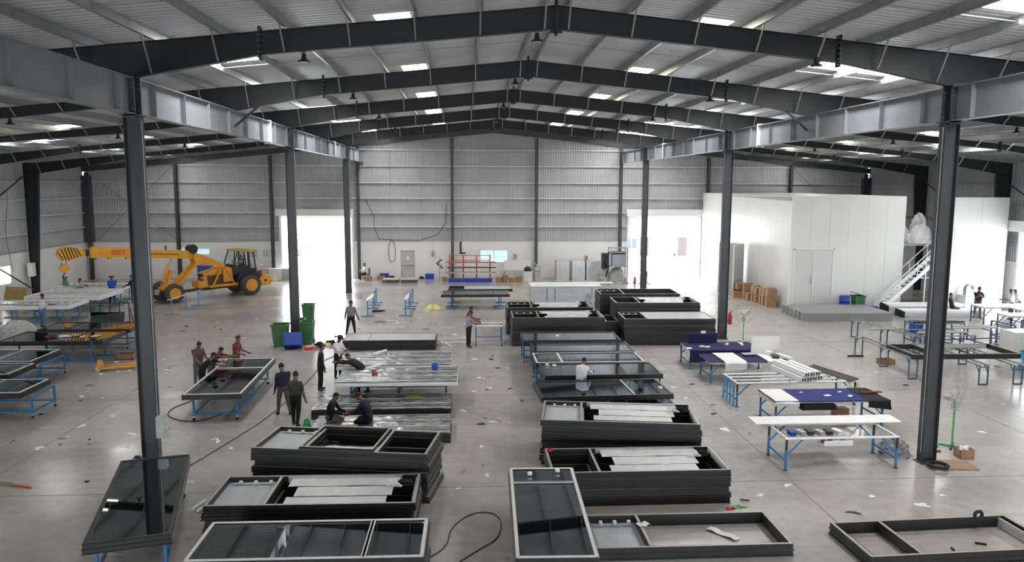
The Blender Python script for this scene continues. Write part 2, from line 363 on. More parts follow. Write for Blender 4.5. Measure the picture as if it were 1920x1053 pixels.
# ---- roof frames: welded I rafters with fly braces, one thing per frame half
def rafter_bottom(d):                   # distance from ridge -> underside
    pts = [(0, 11.44), (7.3, 10.72), (10.44, 10.13), (14.0, 10.42 - .1), (18, 9.85), (24, 9.35), (27.5, 8.75), (31.5, 8.05)]
    for (a, za), (b, zb) in zip(pts[:-1], pts[1:]):
        if d <= b: return za + (zb - za) * (d - a) / (b - a)
    return pts[-1][1]
fnames = ['overhead', 'nearest', 'second', 'third', 'fourth', 'fifth']
for fi, y in enumerate(FR):
    fr_ = thing('roof_frame', f'dark steel roof frame, {fnames[fi]} of the six from the front' if fi else 'dark steel roof frame above and behind the viewpoint', 'roof frame', (XC, y, 0), 0, 'roof frames')
    for s, xe in ((-1, WL + 0.25), (1, WR - 0.25)):
        D = abs(xe - XC); ds = sorted(set([0, 3.6, 7.3, 9, 10.44, 12, 14, 18, 21, 24, 27.5, D]))
        for (lo, hi) in ((0, 7.3), (7.3, 14.0), (14.0, 24.0), (24.0, D)):
            dd = [d for d in ds if lo <= d <= hi]; n = len(dd)
            m_ = MB()
            top = [(s * d, 0, 12.0 - 0.1 * d) for d in dd]; bot = [(s * d, 0, rafter_bottom(d)) for d in dd]
            for th in (0.006,):
                vs = [(a[0], -th, a[2]) for a in top] + [(a[0], -th, a[2]) for a in bot] + [(a[0], th, a[2]) for a in top] + [(a[0], th, a[2]) for a in bot]
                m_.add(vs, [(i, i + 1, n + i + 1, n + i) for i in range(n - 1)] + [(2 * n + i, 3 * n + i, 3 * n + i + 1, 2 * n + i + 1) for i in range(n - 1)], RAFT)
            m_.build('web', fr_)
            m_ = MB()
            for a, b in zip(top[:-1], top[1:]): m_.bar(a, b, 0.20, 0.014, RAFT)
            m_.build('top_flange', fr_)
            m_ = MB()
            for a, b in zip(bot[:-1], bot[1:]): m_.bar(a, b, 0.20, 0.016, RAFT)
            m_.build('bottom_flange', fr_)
        for d in (7.3, 14.0, 24.0):
            zt = 12.0 - 0.1 * d + 0.13; zb = rafter_bottom(d) - 0.12
            m_ = MB(); m_.box((s * d, 0, (zt + zb) / 2), (0.05, 0.22, zt - zb), RAFT)
            for q in range(6):
                for e in (-0.07, 0.07): m_.cyl((s * d - 0.05, e, zb + 0.06 + q * (zt - zb - 0.12) / 5), (s * d + 0.05, e, zb + 0.06 + q * (zt - zb - 0.12) / 5), 0.018, GALV, 6)
            m_.build('splice_plate', fr_)
        # fly braces to the purlins on the near side of each frame
        k = 0
        for x in pxs:
            if (x - XC) * s < 0.25 or abs(x - XC) > D - 0.6: continue
            d = abs(x - XC)
            if abs(d - 10.44) < 0.25: continue
            zt = rsheet(x) - 0.24; zb = rafter_bottom(d) + 0.02
            MB().bar((x - XC, -0.62, zt + 0.03), (x - XC, -0.10, zb), 0.03, 0.04, GALV, (1, 0, 0)).build('fly_brace', fr_)
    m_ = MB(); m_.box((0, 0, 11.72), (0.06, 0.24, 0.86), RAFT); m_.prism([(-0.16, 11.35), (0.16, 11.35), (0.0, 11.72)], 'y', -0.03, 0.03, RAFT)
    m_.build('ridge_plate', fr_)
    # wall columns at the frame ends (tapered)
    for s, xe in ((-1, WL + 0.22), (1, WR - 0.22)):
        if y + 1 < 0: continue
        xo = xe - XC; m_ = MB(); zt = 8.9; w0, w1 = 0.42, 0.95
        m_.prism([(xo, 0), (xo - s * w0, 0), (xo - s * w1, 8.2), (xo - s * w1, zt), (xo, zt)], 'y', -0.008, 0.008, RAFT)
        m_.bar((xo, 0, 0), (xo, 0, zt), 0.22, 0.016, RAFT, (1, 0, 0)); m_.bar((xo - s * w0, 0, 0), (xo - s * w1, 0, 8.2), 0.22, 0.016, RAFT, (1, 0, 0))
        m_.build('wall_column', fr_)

# ---- interior columns and jack beams
colpos = [(XL, Y1), (XL, Y1 + 2 * BAY), (XL, Y1 + 4 * BAY), (XR, Y1), (XR, Y1 + 2 * BAY), (XR, Y1 + 4 * BAY)]
clab = ['dark steel I column on the left, nearest, with a grey switch box near its foot', 'dark steel I column standing among the green wheelie bins', 'dark steel I column in front of the open left doorway',
        'dark steel I column on the right standing at the cardboard sheet', 'dark steel I column beside the navy covered table and small fan', 'dark steel I column in front of the open right doorway']
for i, (x, y) in enumerate(colpos):
    t = thing('steel_column', clab[i], 'column', (x, y, 0), 0, 'interior columns')
    MB().span((-0.19, -0.006, 0.02), (0.19, 0.006, 9.22), STEEL).build('web', t)
    for s in (-1, 1): MB().span((s * 0.19 - 0.008, -0.14, 0.02), (s * 0.19 + 0.008, 0.14, 9.22), STEEL).build('flange', t)
    MB().span((-0.26, -0.2, 0), (0.26, 0.2, 0.03), STEEL).build('base_plate', t)
    MB().span((-0.25, -0.22, 9.22), (0.25, 0.22, 9.25), STEEL).build('cap_plate', t)
    # end plates of the jack beams bolted above the cap
    for s in (-1, 1):
        m_ = MB(); m_.span((-0.14, s * 0.20 - 0.02, 9.16), (0.14, s * 0.20 + 0.02, 10.2), STEEL)
        for zz in (9.28, 9.38, 9.9, 10.0):
            for xx in (-0.09, 0.09): m_.cyl((xx, s * 0.24, zz), (xx, s * 0.17, zz), 0.016, GALV, 6)
        m_.build('end_plate', t)
    MB().span((-0.012, -0.19, 9.25), (0.012, 0.19, 10.13), STEEL).build('stiffener', t)
    MB().cyl((0.21 * (1 if x < 0 else -1), -0.05, 0.3), (0.21 * (1 if x < 0 else -1), -0.05, 9.1), 0.014, GALV, 6).build('conduit', t)
    if i == 1: MB().span((-0.2, -0.15, 0.0), (0.2, -0.14, 0.02), STEEL)
for sx, x in (('left', XL), ('right', XR)):
    ys = [Y1 - 2 * BAY, Y1, Y1 + 2 * BAY, Y1 + 4 * BAY, YW]
    for k, (a, b) in enumerate(zip(ys[:-1], ys[1:])):
        nm = ['overhead', 'nearest the viewpoint', 'farther', 'farthest'][k]
        t = thing('jack_beam', f'deep steel jack beam with stiffeners along the {sx} column line, ' + ['over the near floor', 'between first and second columns', 'between second and third columns', 'next to the back wall'][k], 'beam', (x, 0, 0), 0, 'jack beams')
        lo = a + 0.24; hi = b - 0.24 if k < 3 else b
        MB().span((-0.005, lo, 9.27), (0.005, hi, 10.12), JACK).build('web', t)
        MB().span((-0.14, lo, 10.11), (0.14, hi, 10.13), JACK).build('top_flange', t)
        MB().span((-0.14, lo, 9.255), (0.14, hi, 9.275), JACK).build('bottom_flange', t)
        n = int((b - a) / 2.16)
        for q in range(1, n + 1):
            yy = a + q * (b - a) / (n + 0.001) - (b - a) / n * 0.45
            if yy > hi: break
            MB().span((-0.13, yy - 0.006, 9.275), (0.13, yy + 0.006, 10.11), JACK).build('stiffener', t)
        if k in (1, 2):
            yy = a + 13.3 if k == 1 else a + 12.2
            m_ = MB(); m_.span((-0.15, yy - 0.03, 9.2), (0.15, yy + 0.03, 10.18), WHITEBEAD)
            m_.build('splice_plate', t)
            if k == 1:
                MB().bar((0.9 if x < 0 else -0.9, Y1 + BAY, 10.35), (0, Y1 + BAY, 9.6), 0.07, 0.07, RAFT).build('knee_brace', t)

# ---- back wall
gz = [4.17, 5.29, 6.45, 7.68, 9.0, 10.27]
DL = (-14.74, -9.0, 5.0); DR = (13.37, 19.5, 5.0)
bw = bpy.data.objects.new('wall_back', None); col.objects.link(bw); struct(bw)
def wallbox(x0, x1, z0, z1, m, name, th=0.25, y=YW): return MB().span((x0, y, z0), (x1, y + th, z1), m).build(name, bw)
segs = [(WL, DL[0]), (DL[1], -5.2), (-5.2, -4.1, 2.23), (-4.1, 1.2), (3.5, DR[0]), (DR[1], WR)]
for sg in segs:
    wallbox(sg[0], sg[1], sg[2] if len(sg) > 2 else 0, 2.96, WHITEWALL, 'masonry')
wallbox(1.2, 3.5, 0, 1.2, WHITEWALL, 'masonry'); wallbox(1.2, 3.5, 2.25, 2.96, WHITEWALL, 'masonry')
for d in (DL, DR):
    pass
m_ = MB(); m_.span((WL, YW - 0.05, 2.96), (DL[0], YW + 0.1, 3.0), GALV); m_.span((DL[1], YW - 0.05, 2.96), (DR[0], YW + 0.1, 3.0), GALV); m_.span((DR[1], YW - 0.05, 2.96), (WR, YW + 0.1, 3.0), GALV); m_.build('drip_trim', bw)
def clad(par, x0, x1, z0, zf0, zf1, pos, axis='x', pitch=0.20, name='cladding_sheet', flip=1):
    ps = []; x = x0
    while x < x1 - 1e-6:
        for a, o in ((0, 0), (0.45, 0), (0.58, 0.03), (0.87, 0.03)):
            xx = x + a * pitch
            if xx < x1: ps.append((xx, o))
        x += pitch
    ps.append((x1, 0)); n = len(ps); m_ = MB(); zt = lambda x: zf0 + (zf1 - zf0) * (x - x0) / (x1 - x0)
    if axis == 'x': vs = [(x, pos + 0.06 + o, z0) for x, o in ps] + [(x, pos + 0.06 + o, zt(x)) for x, o in ps]
    else: vs = [(pos + flip * (0.06 + o), x, z0) for x, o in ps] + [(pos + flip * (0.06 + o), x, zt(x)) for x, o in ps]
    m_.add(vs, [(i, i + 1, n + i + 1, n + i) for i in range(n - 1)], CLAD)
    return m_.build(name, par)
wc = [-29.4, -22.62, -15.3, -8.5, -1.02, 5.77, 12.65, 19.85, 26.75, 33.1]
edges = [WL] + wc[1:4] + [-1.02, XC, 5.77] + wc[6:9] + [WR]
for a, b in zip(edges[:-1], edges[1:]):
    lo = 2.96
    cuts = [a, b]
    for d in (DL, DR):
        for e in d[:2]:
            if a < e < b: cuts.append(e)
    cuts.sort()
    for c, e in zip(cuts[:-1], cuts[1:]):
        mid = (c + e) / 2; z0 = 5.0 if any(d[0] < mid < d[1] for d in (DL, DR)) else 2.96
        for k in range(max(1, int(round((e - c) / 3.5)))):
            nn = max(1, int(round((e - c) / 3.5))); q0 = c + (e - c) * k / nn; q1 = c + (e - c) * (k + 1) / nn
            clad(bw, q0, q1, z0, rsheet(q0) + 0.02, rsheet(q1) + 0.02, YW)
for z in gz:
    for a, b in zip(wc[:-1], wc[1:]):
        if z > rsheet(a if abs(a - XC) > abs(b - XC) else b) - 0.5: continue
        if z < 5.0 and (abs(a + 15.3) < .1 or abs(a - 12.65) < .1):
            d = DL if a < 0 else DR
            for p, q in ((a + 0.1, d[0] - 0.1), (d[1] + 0.1, b - 0.1)):
                if q > p: MB().span((p, YW - 0.17, z - 0.01), (q, YW + 0.03, z + 0.01), GIRT).build('girt', bw)
            continue
        m_ = MB(); m_.span((a + 0.1, YW - 0.18, z - 0.006), (b - 0.1, YW + 0.05, z + 0.006), GIRT); m_.span((a + 0.1, YW - 0.19, z - 0.06), (b - 0.1, YW - 0.18, z + 0.006), GIRT)
        m_.build('girt', bw)
for j, x in enumerate(wc):
    t = thing('gable_column', f'dark steel gable column, {ordn[j]} from the left on the back wall', 'column', (x, YW - 0.35, 0), 0, 'gable columns')
    zt = rtop(x) - 0.46
    MB().span((-0.006, -0.14, 0), (0.006, 0.14, zt), STEEL).build('web', t)
    for s in (-1, 1): MB().span((-0.11, s * 0.14 - 0.007, 0), (0.11, s * 0.14 + 0.007, zt), STEEL).build('flange', t)
    if j in (0, 9): MB().span((-0.3, -0.3, 2.96), (0.3, 0.2, 8.15), STEEL).build('corner_casing', t)
# gable rafter
t = thing('gable_rafter', 'dark steel rafter running along the top of the back wall', 'beam', (XC, YW - 0.35, 0))
for s, xe in ((-1, WL), (1, WR)):
    D = abs(xe - XC); m_ = MB()
    m_.add([(0, 0, 12.02), (s * D, 0, 12.02 - 0.1 * D), (s * D, 0, 11.62 - 0.1 * D), (0, 0, 11.62)], [(0, 1, 2, 3)], STEEL); m_.build('web', t)
    m_ = MB(); m_.bar((0, 0, 11.62), (s * D, 0, 11.62 - 0.1 * D), 0.18, 0.014, STEEL); m_.bar((0, 0, 12.02), (s * D, 0, 12.02 - 0.1 * D), 0.18, 0.014, STEEL); m_.build('flange', t)
# vertical sag rods in the gable girts
for a, b in zip(wc[:-1], wc[1:]):
    for f in (1 / 3, 2 / 3):
        x = a + (b - a) * f
        z0 = 5.3 if (DL[0] < x < DL[1] or DR[0] < x < DR[1]) else 2.96
        MB().cyl((x, YW - 0.08, z0), (x, YW - 0.08, min(rtop(x) - 0.4, 10.3)), 0.011, GALV, 5).build('sag_rod', bw)
# cross bracing rods in the left end bay
m_ = MB().cyl((-28.9, YW - 0.2, 8.0), (-22.8, YW - 0.2, 3.1), 0.014, STEEL, 6); m_.build('brace_rod', bw)
m_ = MB().cyl((-28.9, YW - 0.2, 3.1), (-22.8, YW - 0.2, 9.0), 0.014, STEEL, 6); m_.build('brace_rod', bw)
m_ = MB().cyl((26.9, YW - 0.2, 9.0), (33.2, YW - 0.2, 3.1), 0.014, STEEL, 6); m_.build('brace_rod', bw)
# roller shutter doors
for k, d in enumerate((DL, DR)):
    dd = struct(thing(f'door_{k+1}', ('open roller shutter doorway on the left of the back wall', 'open roller shutter doorway right of the back wall')[k], 'door', ((d[0] + d[1]) / 2, YW, 0)))
    if 'category' in dd: del dd['category']
    hw = (d[1] - d[0]) / 2
    MB().cyl((-hw - 0.15, -0.28, 5.3), (hw + 0.1, -0.28, 5.3), 0.27, WPANEL, 14).build('shutter_roll', dd)
    m_ = MB(); m_.span((-hw - 0.25, -0.55, 5.02), (hw + 0.15, -0.50, 5.5), WPANEL); m_.span((-hw - 0.25, -0.5, 5.5), (hw + 0.15, -0.1, 5.56), WPANEL); m_.build('shutter_housing', dd)
    for s in (-1, 1): MB().span((s * hw - 0.09, -0.06, 0), (s * hw + 0.09, 0.30, 5.0), WHITEWALL).build('door_jamb', dd)
    MB().span((-hw, -0.03, 4.86), (hw, 0.05, 4.98), WPANEL).build('shutter_slat', dd)
# personnel door
dd = struct(thing('door_3', 'grey steel door with push bar and a small notice', 'door', (-4.64, YW, 0))); del dd['category']
m_ = MB(); m_.span((-0.56, -0.02, 0), (-0.50, 0.12, 2.23), GALV); m_.span((0.50, -0.02, 0), (0.56, 0.12, 2.23), GALV); m_.span((-0.56, -0.02, 2.17), (0.56, 0.12, 2.23), GALV); m_.build('door_frame', dd)
MB().span((-0.50, 0.02, 0), (0.50, 0.07, 2.17), GREYDOOR).build('door_leaf', dd)
MB().bar((-0.46, -0.05, 1.05), (0.46, -0.05, 1.05), 0.05, 0.07, GALV).build('push_bar', dd)
MB().span((-0.1, 0.005, 1.45), (0.1, 0.02, 1.72), PAPER).build('notice', dd)
# window
dd = struct(thing('window_1', 'two pane sliding window with pale blue glass', 'window', (2.35, YW, 0))); del dd['category']
m_ = MB()
for a, b in (((-1.15, -.03, 1.2), (-1.1, .1, 2.25)), ((1.1, -.03, 1.2), (1.15, .1, 2.25)), ((-1.15, -.03, 2.2), (1.15, .1, 2.25)), ((-1.15, -.03, 1.2), (1.15, .1, 1.25)), ((-.03, -.03, 1.2), (.03, .1, 2.25))): m_.span(a, b, WPANEL)
m_.build('window_frame', dd)
for x in (-1.1, 0.03): MB().span((x, 0.04, 1.25), (x + 1.07, 0.05, 2.2), WINDOWM).build('pane', dd)
MB().bar((0.05, 0.0, 1.7), (1.1, 0.0, 1.7), 0.02, 0.02, SILVER).build('cross_rail', dd)

# ---- left wall
lw = bpy.data.objects.new('wall_left', None); col.objects.link(lw); struct(lw)
wys = [YF, 46, 51.3, 52.6, YW]
MB().span((WL - 0.25, YF, 0), (WL, 51.3, 2.96), WHITEWALL).build('masonry', lw)
MB().span((WL - 0.25, 52.6, 0), (WL, YW, 2.96), WHITEWALL).build('masonry', lw)
MB().span((WL - 0.25, 51.3, 0), (WL, 52.6, 1.0), WHITEWALL).build('masonry', lw); MB().span((WL - 0.25, 51.3, 2.23), (WL, 52.6, 2.96), WHITEWALL).build('masonry', lw)
w2 = struct(thing('window_2', 'square frosted window low in the left wall', 'window', (WL, 51.95, 0))); del w2['category']
MB().span((-0.12, -0.65, 1.0), (-0.10, 0.65, 2.23), mat('bright_window', (0.9, 0.95, 1), 0.4, emit=((0.9, 0.97, 1.0), 2.2))).build('pane', w2)
m_ = MB()
for a, b in (((-.08, -.65, 1.0), (0.02, -.6, 2.23)), ((-.08, .6, 1.0), (0.02, .65, 2.23)), ((-.08, -.65, 1.0), (.02, .65, 1.05)), ((-.08, -.65, 2.18), (.02, .65, 2.23))): m_.span(a, b, WPANEL)
m_.build('window_frame', w2)
MB().span((WL - 0.05, YF, 2.96), (WL + 0.06, YW, 3.0), GALV).build('drip_trim', lw)
ry = [YF + 0.0] + [Y1 + BAY * i for i in range(-3, 5)] + [YW]
ry = [y for y in ry if y >= YF]
for a, b in zip(ry[:-1], ry[1:]):
    for k in range(2):
        q0 = a + (b - a) * k / 2; q1 = a + (b - a) * (k + 1) / 2
        clad(lw, q0, q1, 2.96, rsheet(WL) + 0.05, rsheet(WL) + 0.05, WL, 'y', 0.2, flip=-1)
    for z in gz[:4]:
        m_ = MB(); m_.span((WL - 0.02, a, z - 0.006), (WL + 0.2, b, z + 0.006), GIRT); m_.span((WL + 0.2, a, z - 0.06), (WL + 0.21, b, z + 0.006), GIRT); m_.build('girt', lw)
for a, b in (((46, 4.4), (54.4, 8.2)), ((46, 4.4), (54.4, 0.3))):
    MB().cyl((WL + 0.5, a[0], a[1]), (WL + 0.5, b[0], b[1]), 0.05, STEEL, 8).build('brace_pipe', lw)
MB().span((WL + 0.3, 54.0, 1.3), (WL + 0.62, 54.45, 2.2), WPANEL).build('switch_cabinet', lw)
MB().tube([(WL + 0.25, 52.2 + 0.25 * math.sin(z), z * 0.9) for z in range(2, 9)], 0.014, RUBBER).build('cable_drop', lw)
# ---- right wall with an open roller door
rw = bpy.data.objects.new('wall_right', None); col.objects.link(rw); struct(rw)
D3 = (38.0, 45.0)
for a, b in ((YF, D3[0]), (D3[1], YW)): MB().span((WR, a, 0), (WR + 0.25, b, 2.96), WHITEWALL).build('masonry', rw)
for a, b in zip(ry[:-1], ry[1:]):
    cuts = sorted([a, b] + [e for e in D3 if a < e < b])
    for c, e in zip(cuts[:-1], cuts[1:]):
        clad(rw, c, e, 5.0 if D3[0] <= (c + e) / 2 <= D3[1] else 2.96, rsheet(WR) + 0.05, rsheet(WR) + 0.05, WR, 'y', 0.2)
        for z in gz[:4]:
            if z < 5 and D3[0] <= (c + e) / 2 <= D3[1]: continue
            m_ = MB(); m_.span((WR - 0.2, c, z - 0.006), (WR + 0.02, e, z + 0.006), GALV); m_.build('girt', rw)
for s, y0 in ((1, 55.0), (-1, 46.6)):
    MB().cyl((WR - 0.5, y0 , 8.1), (WR - 0.5, y0 - 8 if s > 0 else y0 - 8, 4.4), 0.05, STEEL, 8).build('brace_pipe', rw)
dd = struct(thing('door_4', 'open roller doorway in the right wall', 'door', (WR, (D3[0] + D3[1]) / 2, 0))); del dd['category']
MB().cyl((-0.3, -3.6, 5.2), (-0.3, 3.7, 5.2), 0.3, WPANEL, 14).build('shutter_roll', dd)
MB().span((-0.62, -3.7, 4.85), (-0.56, 3.8, 5.5), WPANEL).build('shutter_housing', dd)
for s in (-1, 1): MB().span((-0.1, s * 3.5 - 0.08, 0), (0.3, s * 3.5 + 0.08, 5.0), WHITEWALL).build('door_jamb', dd)
# ---- front wall behind the viewpoint, unseen doorways added and sized for light
fw = bpy.data.objects.new('wall_front', None); col.objects.link(fw); struct(fw)
FD = [(-24, -12, 5.2), (-5, 9.5, 5.2), (16, 28, 5.2)]
ex = [WL] + [e for d in FD for e in d[:2]] + [WR]
for i in range(0, len(ex), 2): MB().span((ex[i], YF, 0), (ex[i + 1], YF + 0.2, 5.2), WHITEWALL).build('masonry', fw)
m_ = MB(); m_.add([(WL, YF, 5.2), (WR, YF, 5.2), (WR, YF, rsheet(WR)), (XC, YF, 12.3), (WL, YF, rsheet(WL))], [(0, 1, 2, 3, 4)], CLAD); m_.build('cladding_sheet', fw)

# ---- white insulated enclosure on the right
E0 = (19.75, 46.06); HE = 6.87
en = thing('cleanroom_enclosure', 'large white insulated panel enclosure with double doors on the right', 'enclosure', (0, 0, 0))
ys = [E0[1] + (YW - 0.5 - E0[1]) * i / 7 for i in range(8)]
for a, b in zip(ys[:-1], ys[1:]):
    xa = E0[0] - 0.35 * (a - E0[1]) / 17; xb = E0[0] - 0.35 * (b - E0[1]) / 17
    m_ = MB(); m_.prism([(xa, a + 0.006), (xb, b - 0.006), (xb + 0.1, b - 0.006), (xa + 0.1, a + 0.006)], 'z', 0, HE, WPANEL); m_.build('wall_panel', en)
fx0, fx1 = E0[0], 26.84
px = [fx0 + (fx1 - fx0) * i / 6 for i in range(7)]
DD = (19.98, 22.45, 3.74)
for a, b in zip(px[:-1], px[1:]):
    lo = 0 if a > DD[1] - 0.3 else 3.74
    MB().span((a + 0.005, E0[1], lo), (b - 0.005, E0[1] + 0.1, HE), WPANEL).build('wall_panel', en)
MB().span((fx0, E0[1], 0), (DD[0] - 0.02, E0[1] + 0.1, 3.74), WPANEL).build('wall_panel', en)
MB().span((DD[1] + 0.02, E0[1] + 0.001, 0), (px[3], E0[1] + 0.1, 3.74), WPANEL).build('wall_panel', en)
for a, b in ((DD[0], (DD[0] + DD[1]) / 2 - 0.01), ((DD[0] + DD[1]) / 2 + 0.01, DD[1])):
    f = MB().span((a + 0.04, E0[1] + 0.01, 0.02), (b - 0.04, E0[1] + 0.07, 3.66), mat('door_leaf_grey_white', (0.70, 0.70, 0.69), 0.35)).build('door_leaf', en)
    if a < 20.5: MB().span((b - 0.16, E0[1] - 0.04, 1.6), (b - 0.1, E0[1] + 0.01, 2.1), SILVER).build('handle', f)
m_ = MB()
for x in (DD[0], DD[1]): m_.span((x - 0.04, E0[1] - 0.02, 0), (x + 0.04, E0[1] + 0.08, 3.74), PAPER)
m_.span((DD[0] - 0.04, E0[1] - 0.02, 3.67), (DD[1] + 0.04, E0[1] + 0.08, 3.75), PAPER); m_.span((DD[0] + 1.2, E0[1] - 0.01, 0), (DD[0] + 1.27, E0[1] + 0.08, 3.67), PAPER)
m_.build('door_frame', en)
MB().span((fx0 - 0.05, E0[1] - 0.03, 0), (fx0 + 0.06, E0[1] + 0.05, HE), PAPER).build('corner_trim', en)
MB().span((fx0 - 0.4, E0[1], HE), (fx1, YW - 0.5, HE + 0.05), WPANEL).build('roof_panel', en)
MB().span((fx1 - 0.1, E0[1] + 0.1, 0), (fx1, YW - 0.5, HE), WPANEL).build('wall_panel', en)
MB().span((fx1, E0[1] + 3.5, 0), (29.7, E0[1] + 3.6, 4.0), WPANEL).build('wall_panel', en)
MB().span((26.84, 46.1, 3.9), (29.75, E0[1] + 3.6, 4.02), GREYPL).build('mezzanine_deck', en)
for a, b in ((29.3, 31.1), (31.11, 32.78)): MB().span((a, 45.25, 0), (b, 45.35, HE), WPANEL).build('wall_panel', en)
MB().span((32.68, 45.36, 0), (32.78, 45.75, HE), WPANEL).build('wall_panel', en)
# side door leaves standing open on the left face
for i, (p, q) in enumerate((((19.4, 53.3), (18.15, 54.5)), ((19.42, 53.1), (18.3, 51.9)))):
    t = thing('door_leaf_panel', ('grey door leaf standing open on the enclosure side, farther one', 'grey door leaf standing open on the enclosure side, nearer the boxes')[i], 'door leaf', (0, 0, 0))
    m_ = MB(); m_.bar((p[0], p[1], 1.75), (q[0], q[1], 1.75), 0.06, 3.5, GREYDOOR); m_.build('leaf', t)
    m_ = MB(); m_.bar((q[0], q[1], 0), (q[0], q[1], 3.5), 0.07, 0.07, PAPER); m_.bar((p[0], p[1], 3.5), (q[0], q[1], 3.5), 0.07, 0.05, PAPER); m_.build('edge_strip', t)
# white steel stair up to the deck
t = thing('steel_stair', 'white steel stair with handrails climbing to the enclosure deck', 'stair', (0, 0, 0))
sa = (25.0, 0.0); sb = (29.3, 4.0)
for y in (44.95, 45.85):
    MB().bar((sa[0], y, sa[1] + .1), (sb[0], y, sb[1]), 0.03, 0.22, WHITEBEAD).build('stringer', t)
    MB().bar((sa[0], y, 1.0), (sb[0], y, 5.0), 0.04, 0.04, WHITEBEAD).build('handrail', t)
    for k in range(5):
        f = k / 4; x = sa[0] + (sb[0] - sa[0]) * f; MB().bar((x, y, sa[1] + 4.0 * f), (x, y, 1.0 + 4.0 * f), 0.035, 0.035, WHITEBEAD).build('baluster', t)
for k in range(1, 20):
    f = k / 20; MB().box((sa[0] + (sb[0] - sa[0]) * f, 45.4, 4.0 * f), (0.24, 0.88, 0.03), WHITEBEAD).build('tread', t)
for x, z in ((28.2, 2.9),): 
    for y in (45.0, 45.85): MB().bar((x, y, 0), (x, y, z), 0.07, 0.07, WHITEBEAD).build('post', t)
MB().bar((27.0, 45.9, 1.95), (29.7, 45.9, 1.95), 0.06, 0.06, WHITEBEAD).build('tie_bar', t)
MB().span((28.6, 45.0, 3.92), (29.25, 46.08, 4.0), WHITEBEAD).build('landing', t)
for i, (x, y, d) in enumerate(((27.5, 47.9, (0.6, 0.6, 1.25)), (28.2, 46.75, (0.85, 0.5, 1.1)), (29.0, 48.3, (0.6, 0.55, 1.7)))):
    o = MB().blob((0, 0, 0), d, WCLOTH, 30 + i, 0.16, 22, 10).build('plastic_bag', None, (x, y, 4.02))
    tag(o, ('bulging white plastic sack on the deck, leftmost', 'white plastic sack in the middle of the deck heap', 'tall clear plastic sack at the back of the deck')[i], 'bag', 'sacks on the enclosure deck')
tag(MB().box((0, 0, 0.3), (0.5, 0.3, 0.6), ORANGE).build('orange_crate', None, (27.15, 48.7, 4.02)), 'orange crate behind the plastic sacks on the deck', 'crate')
# ================================================================= WINDOW UNITS, STACKS, TABLES
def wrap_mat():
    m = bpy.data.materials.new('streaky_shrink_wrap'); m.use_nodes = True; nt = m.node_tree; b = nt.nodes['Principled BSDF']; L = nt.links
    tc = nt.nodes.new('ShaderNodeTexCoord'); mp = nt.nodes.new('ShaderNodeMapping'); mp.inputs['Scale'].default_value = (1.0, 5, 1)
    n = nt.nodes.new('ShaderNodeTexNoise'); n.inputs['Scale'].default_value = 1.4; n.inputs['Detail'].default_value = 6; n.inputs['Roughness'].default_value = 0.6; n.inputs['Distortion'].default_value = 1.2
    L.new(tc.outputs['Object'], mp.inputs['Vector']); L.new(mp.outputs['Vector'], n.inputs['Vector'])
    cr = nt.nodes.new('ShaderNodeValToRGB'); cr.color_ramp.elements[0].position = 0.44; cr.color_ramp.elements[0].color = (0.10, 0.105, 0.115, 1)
    cr.color_ramp.elements[1].position = 0.66; cr.color_ramp.elements[1].color = (0.75, 0.77, 0.8, 1)  # pale streaks mix clouded film with highlights painted into the colour
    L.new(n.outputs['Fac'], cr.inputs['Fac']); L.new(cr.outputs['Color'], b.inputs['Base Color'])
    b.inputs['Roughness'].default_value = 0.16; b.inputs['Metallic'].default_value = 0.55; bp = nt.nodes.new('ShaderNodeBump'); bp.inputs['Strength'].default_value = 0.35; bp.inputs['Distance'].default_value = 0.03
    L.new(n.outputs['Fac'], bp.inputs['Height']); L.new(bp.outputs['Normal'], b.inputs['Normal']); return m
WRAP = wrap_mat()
PCACHE = {}
def rails(L, W, D, m, fw=0.07, edge=None):
    """four mitred rails with grooved outer faces, cached so that alike frames share the mesh data"""
    edge = edge or EDGE; key = (L, W, D, m.name, fw, edge.name)
    if key in PCACHE: return PCACHE[key]
    prof = [(-fw, 0), (0.022, 0), (0.022, 0.012), (0, 0.016), (0, D * 0.38), (0.018, D * 0.42), (0.018, D * 0.50), (0, D * 0.54), (0, D - 0.012), (0.006, D), (-fw, D)]
    n = len(prof); cs = ((-1, -1), (1, -1), (1, 1), (-1, 1)); out = []
    for k in range(4):
        vs = []
        for c in (cs[k], cs[(k + 1) % 4]):
            for o, z in prof: vs.append((c[0] * (L / 2 + o), c[1] * (W / 2 + o), z))
        mb = MB(); mb.add(vs, [(i, (i + 1) % n, n + (i + 1) % n, n + i) for i in range(n)] + [tuple(range(n))[::-1], tuple(range(n, 2 * n))], m)
        # bright cut edge on top
        vs = []
        for c in (cs[k], cs[(k + 1) % 4]):
            for o, z in ((-fw * 0.85, D + 0.001), (-0.004, D + 0.001), (-0.004, D + 0.004), (-fw * 0.85, D + 0.004)): vs.append((c[0] * (L / 2 + o), c[1] * (W / 2 + o), z))
        mb.add(vs, [(0, 1, 5, 4), (1, 2, 6, 5), (2, 3, 7, 6), (3, 0, 4, 7), (3, 2, 1, 0), (4, 5, 6, 7)], edge)
        out.append(('side_rail' if k % 2 == 0 else 'end_rail', mb.mesh('side_rail' if k % 2 == 0 else 'end_rail')))
    PCACHE[key] = out; return out
def put(name, me, parent):
    o = bpy.data.objects.new(name, me); col.objects.link(o); o.parent = parent; return o
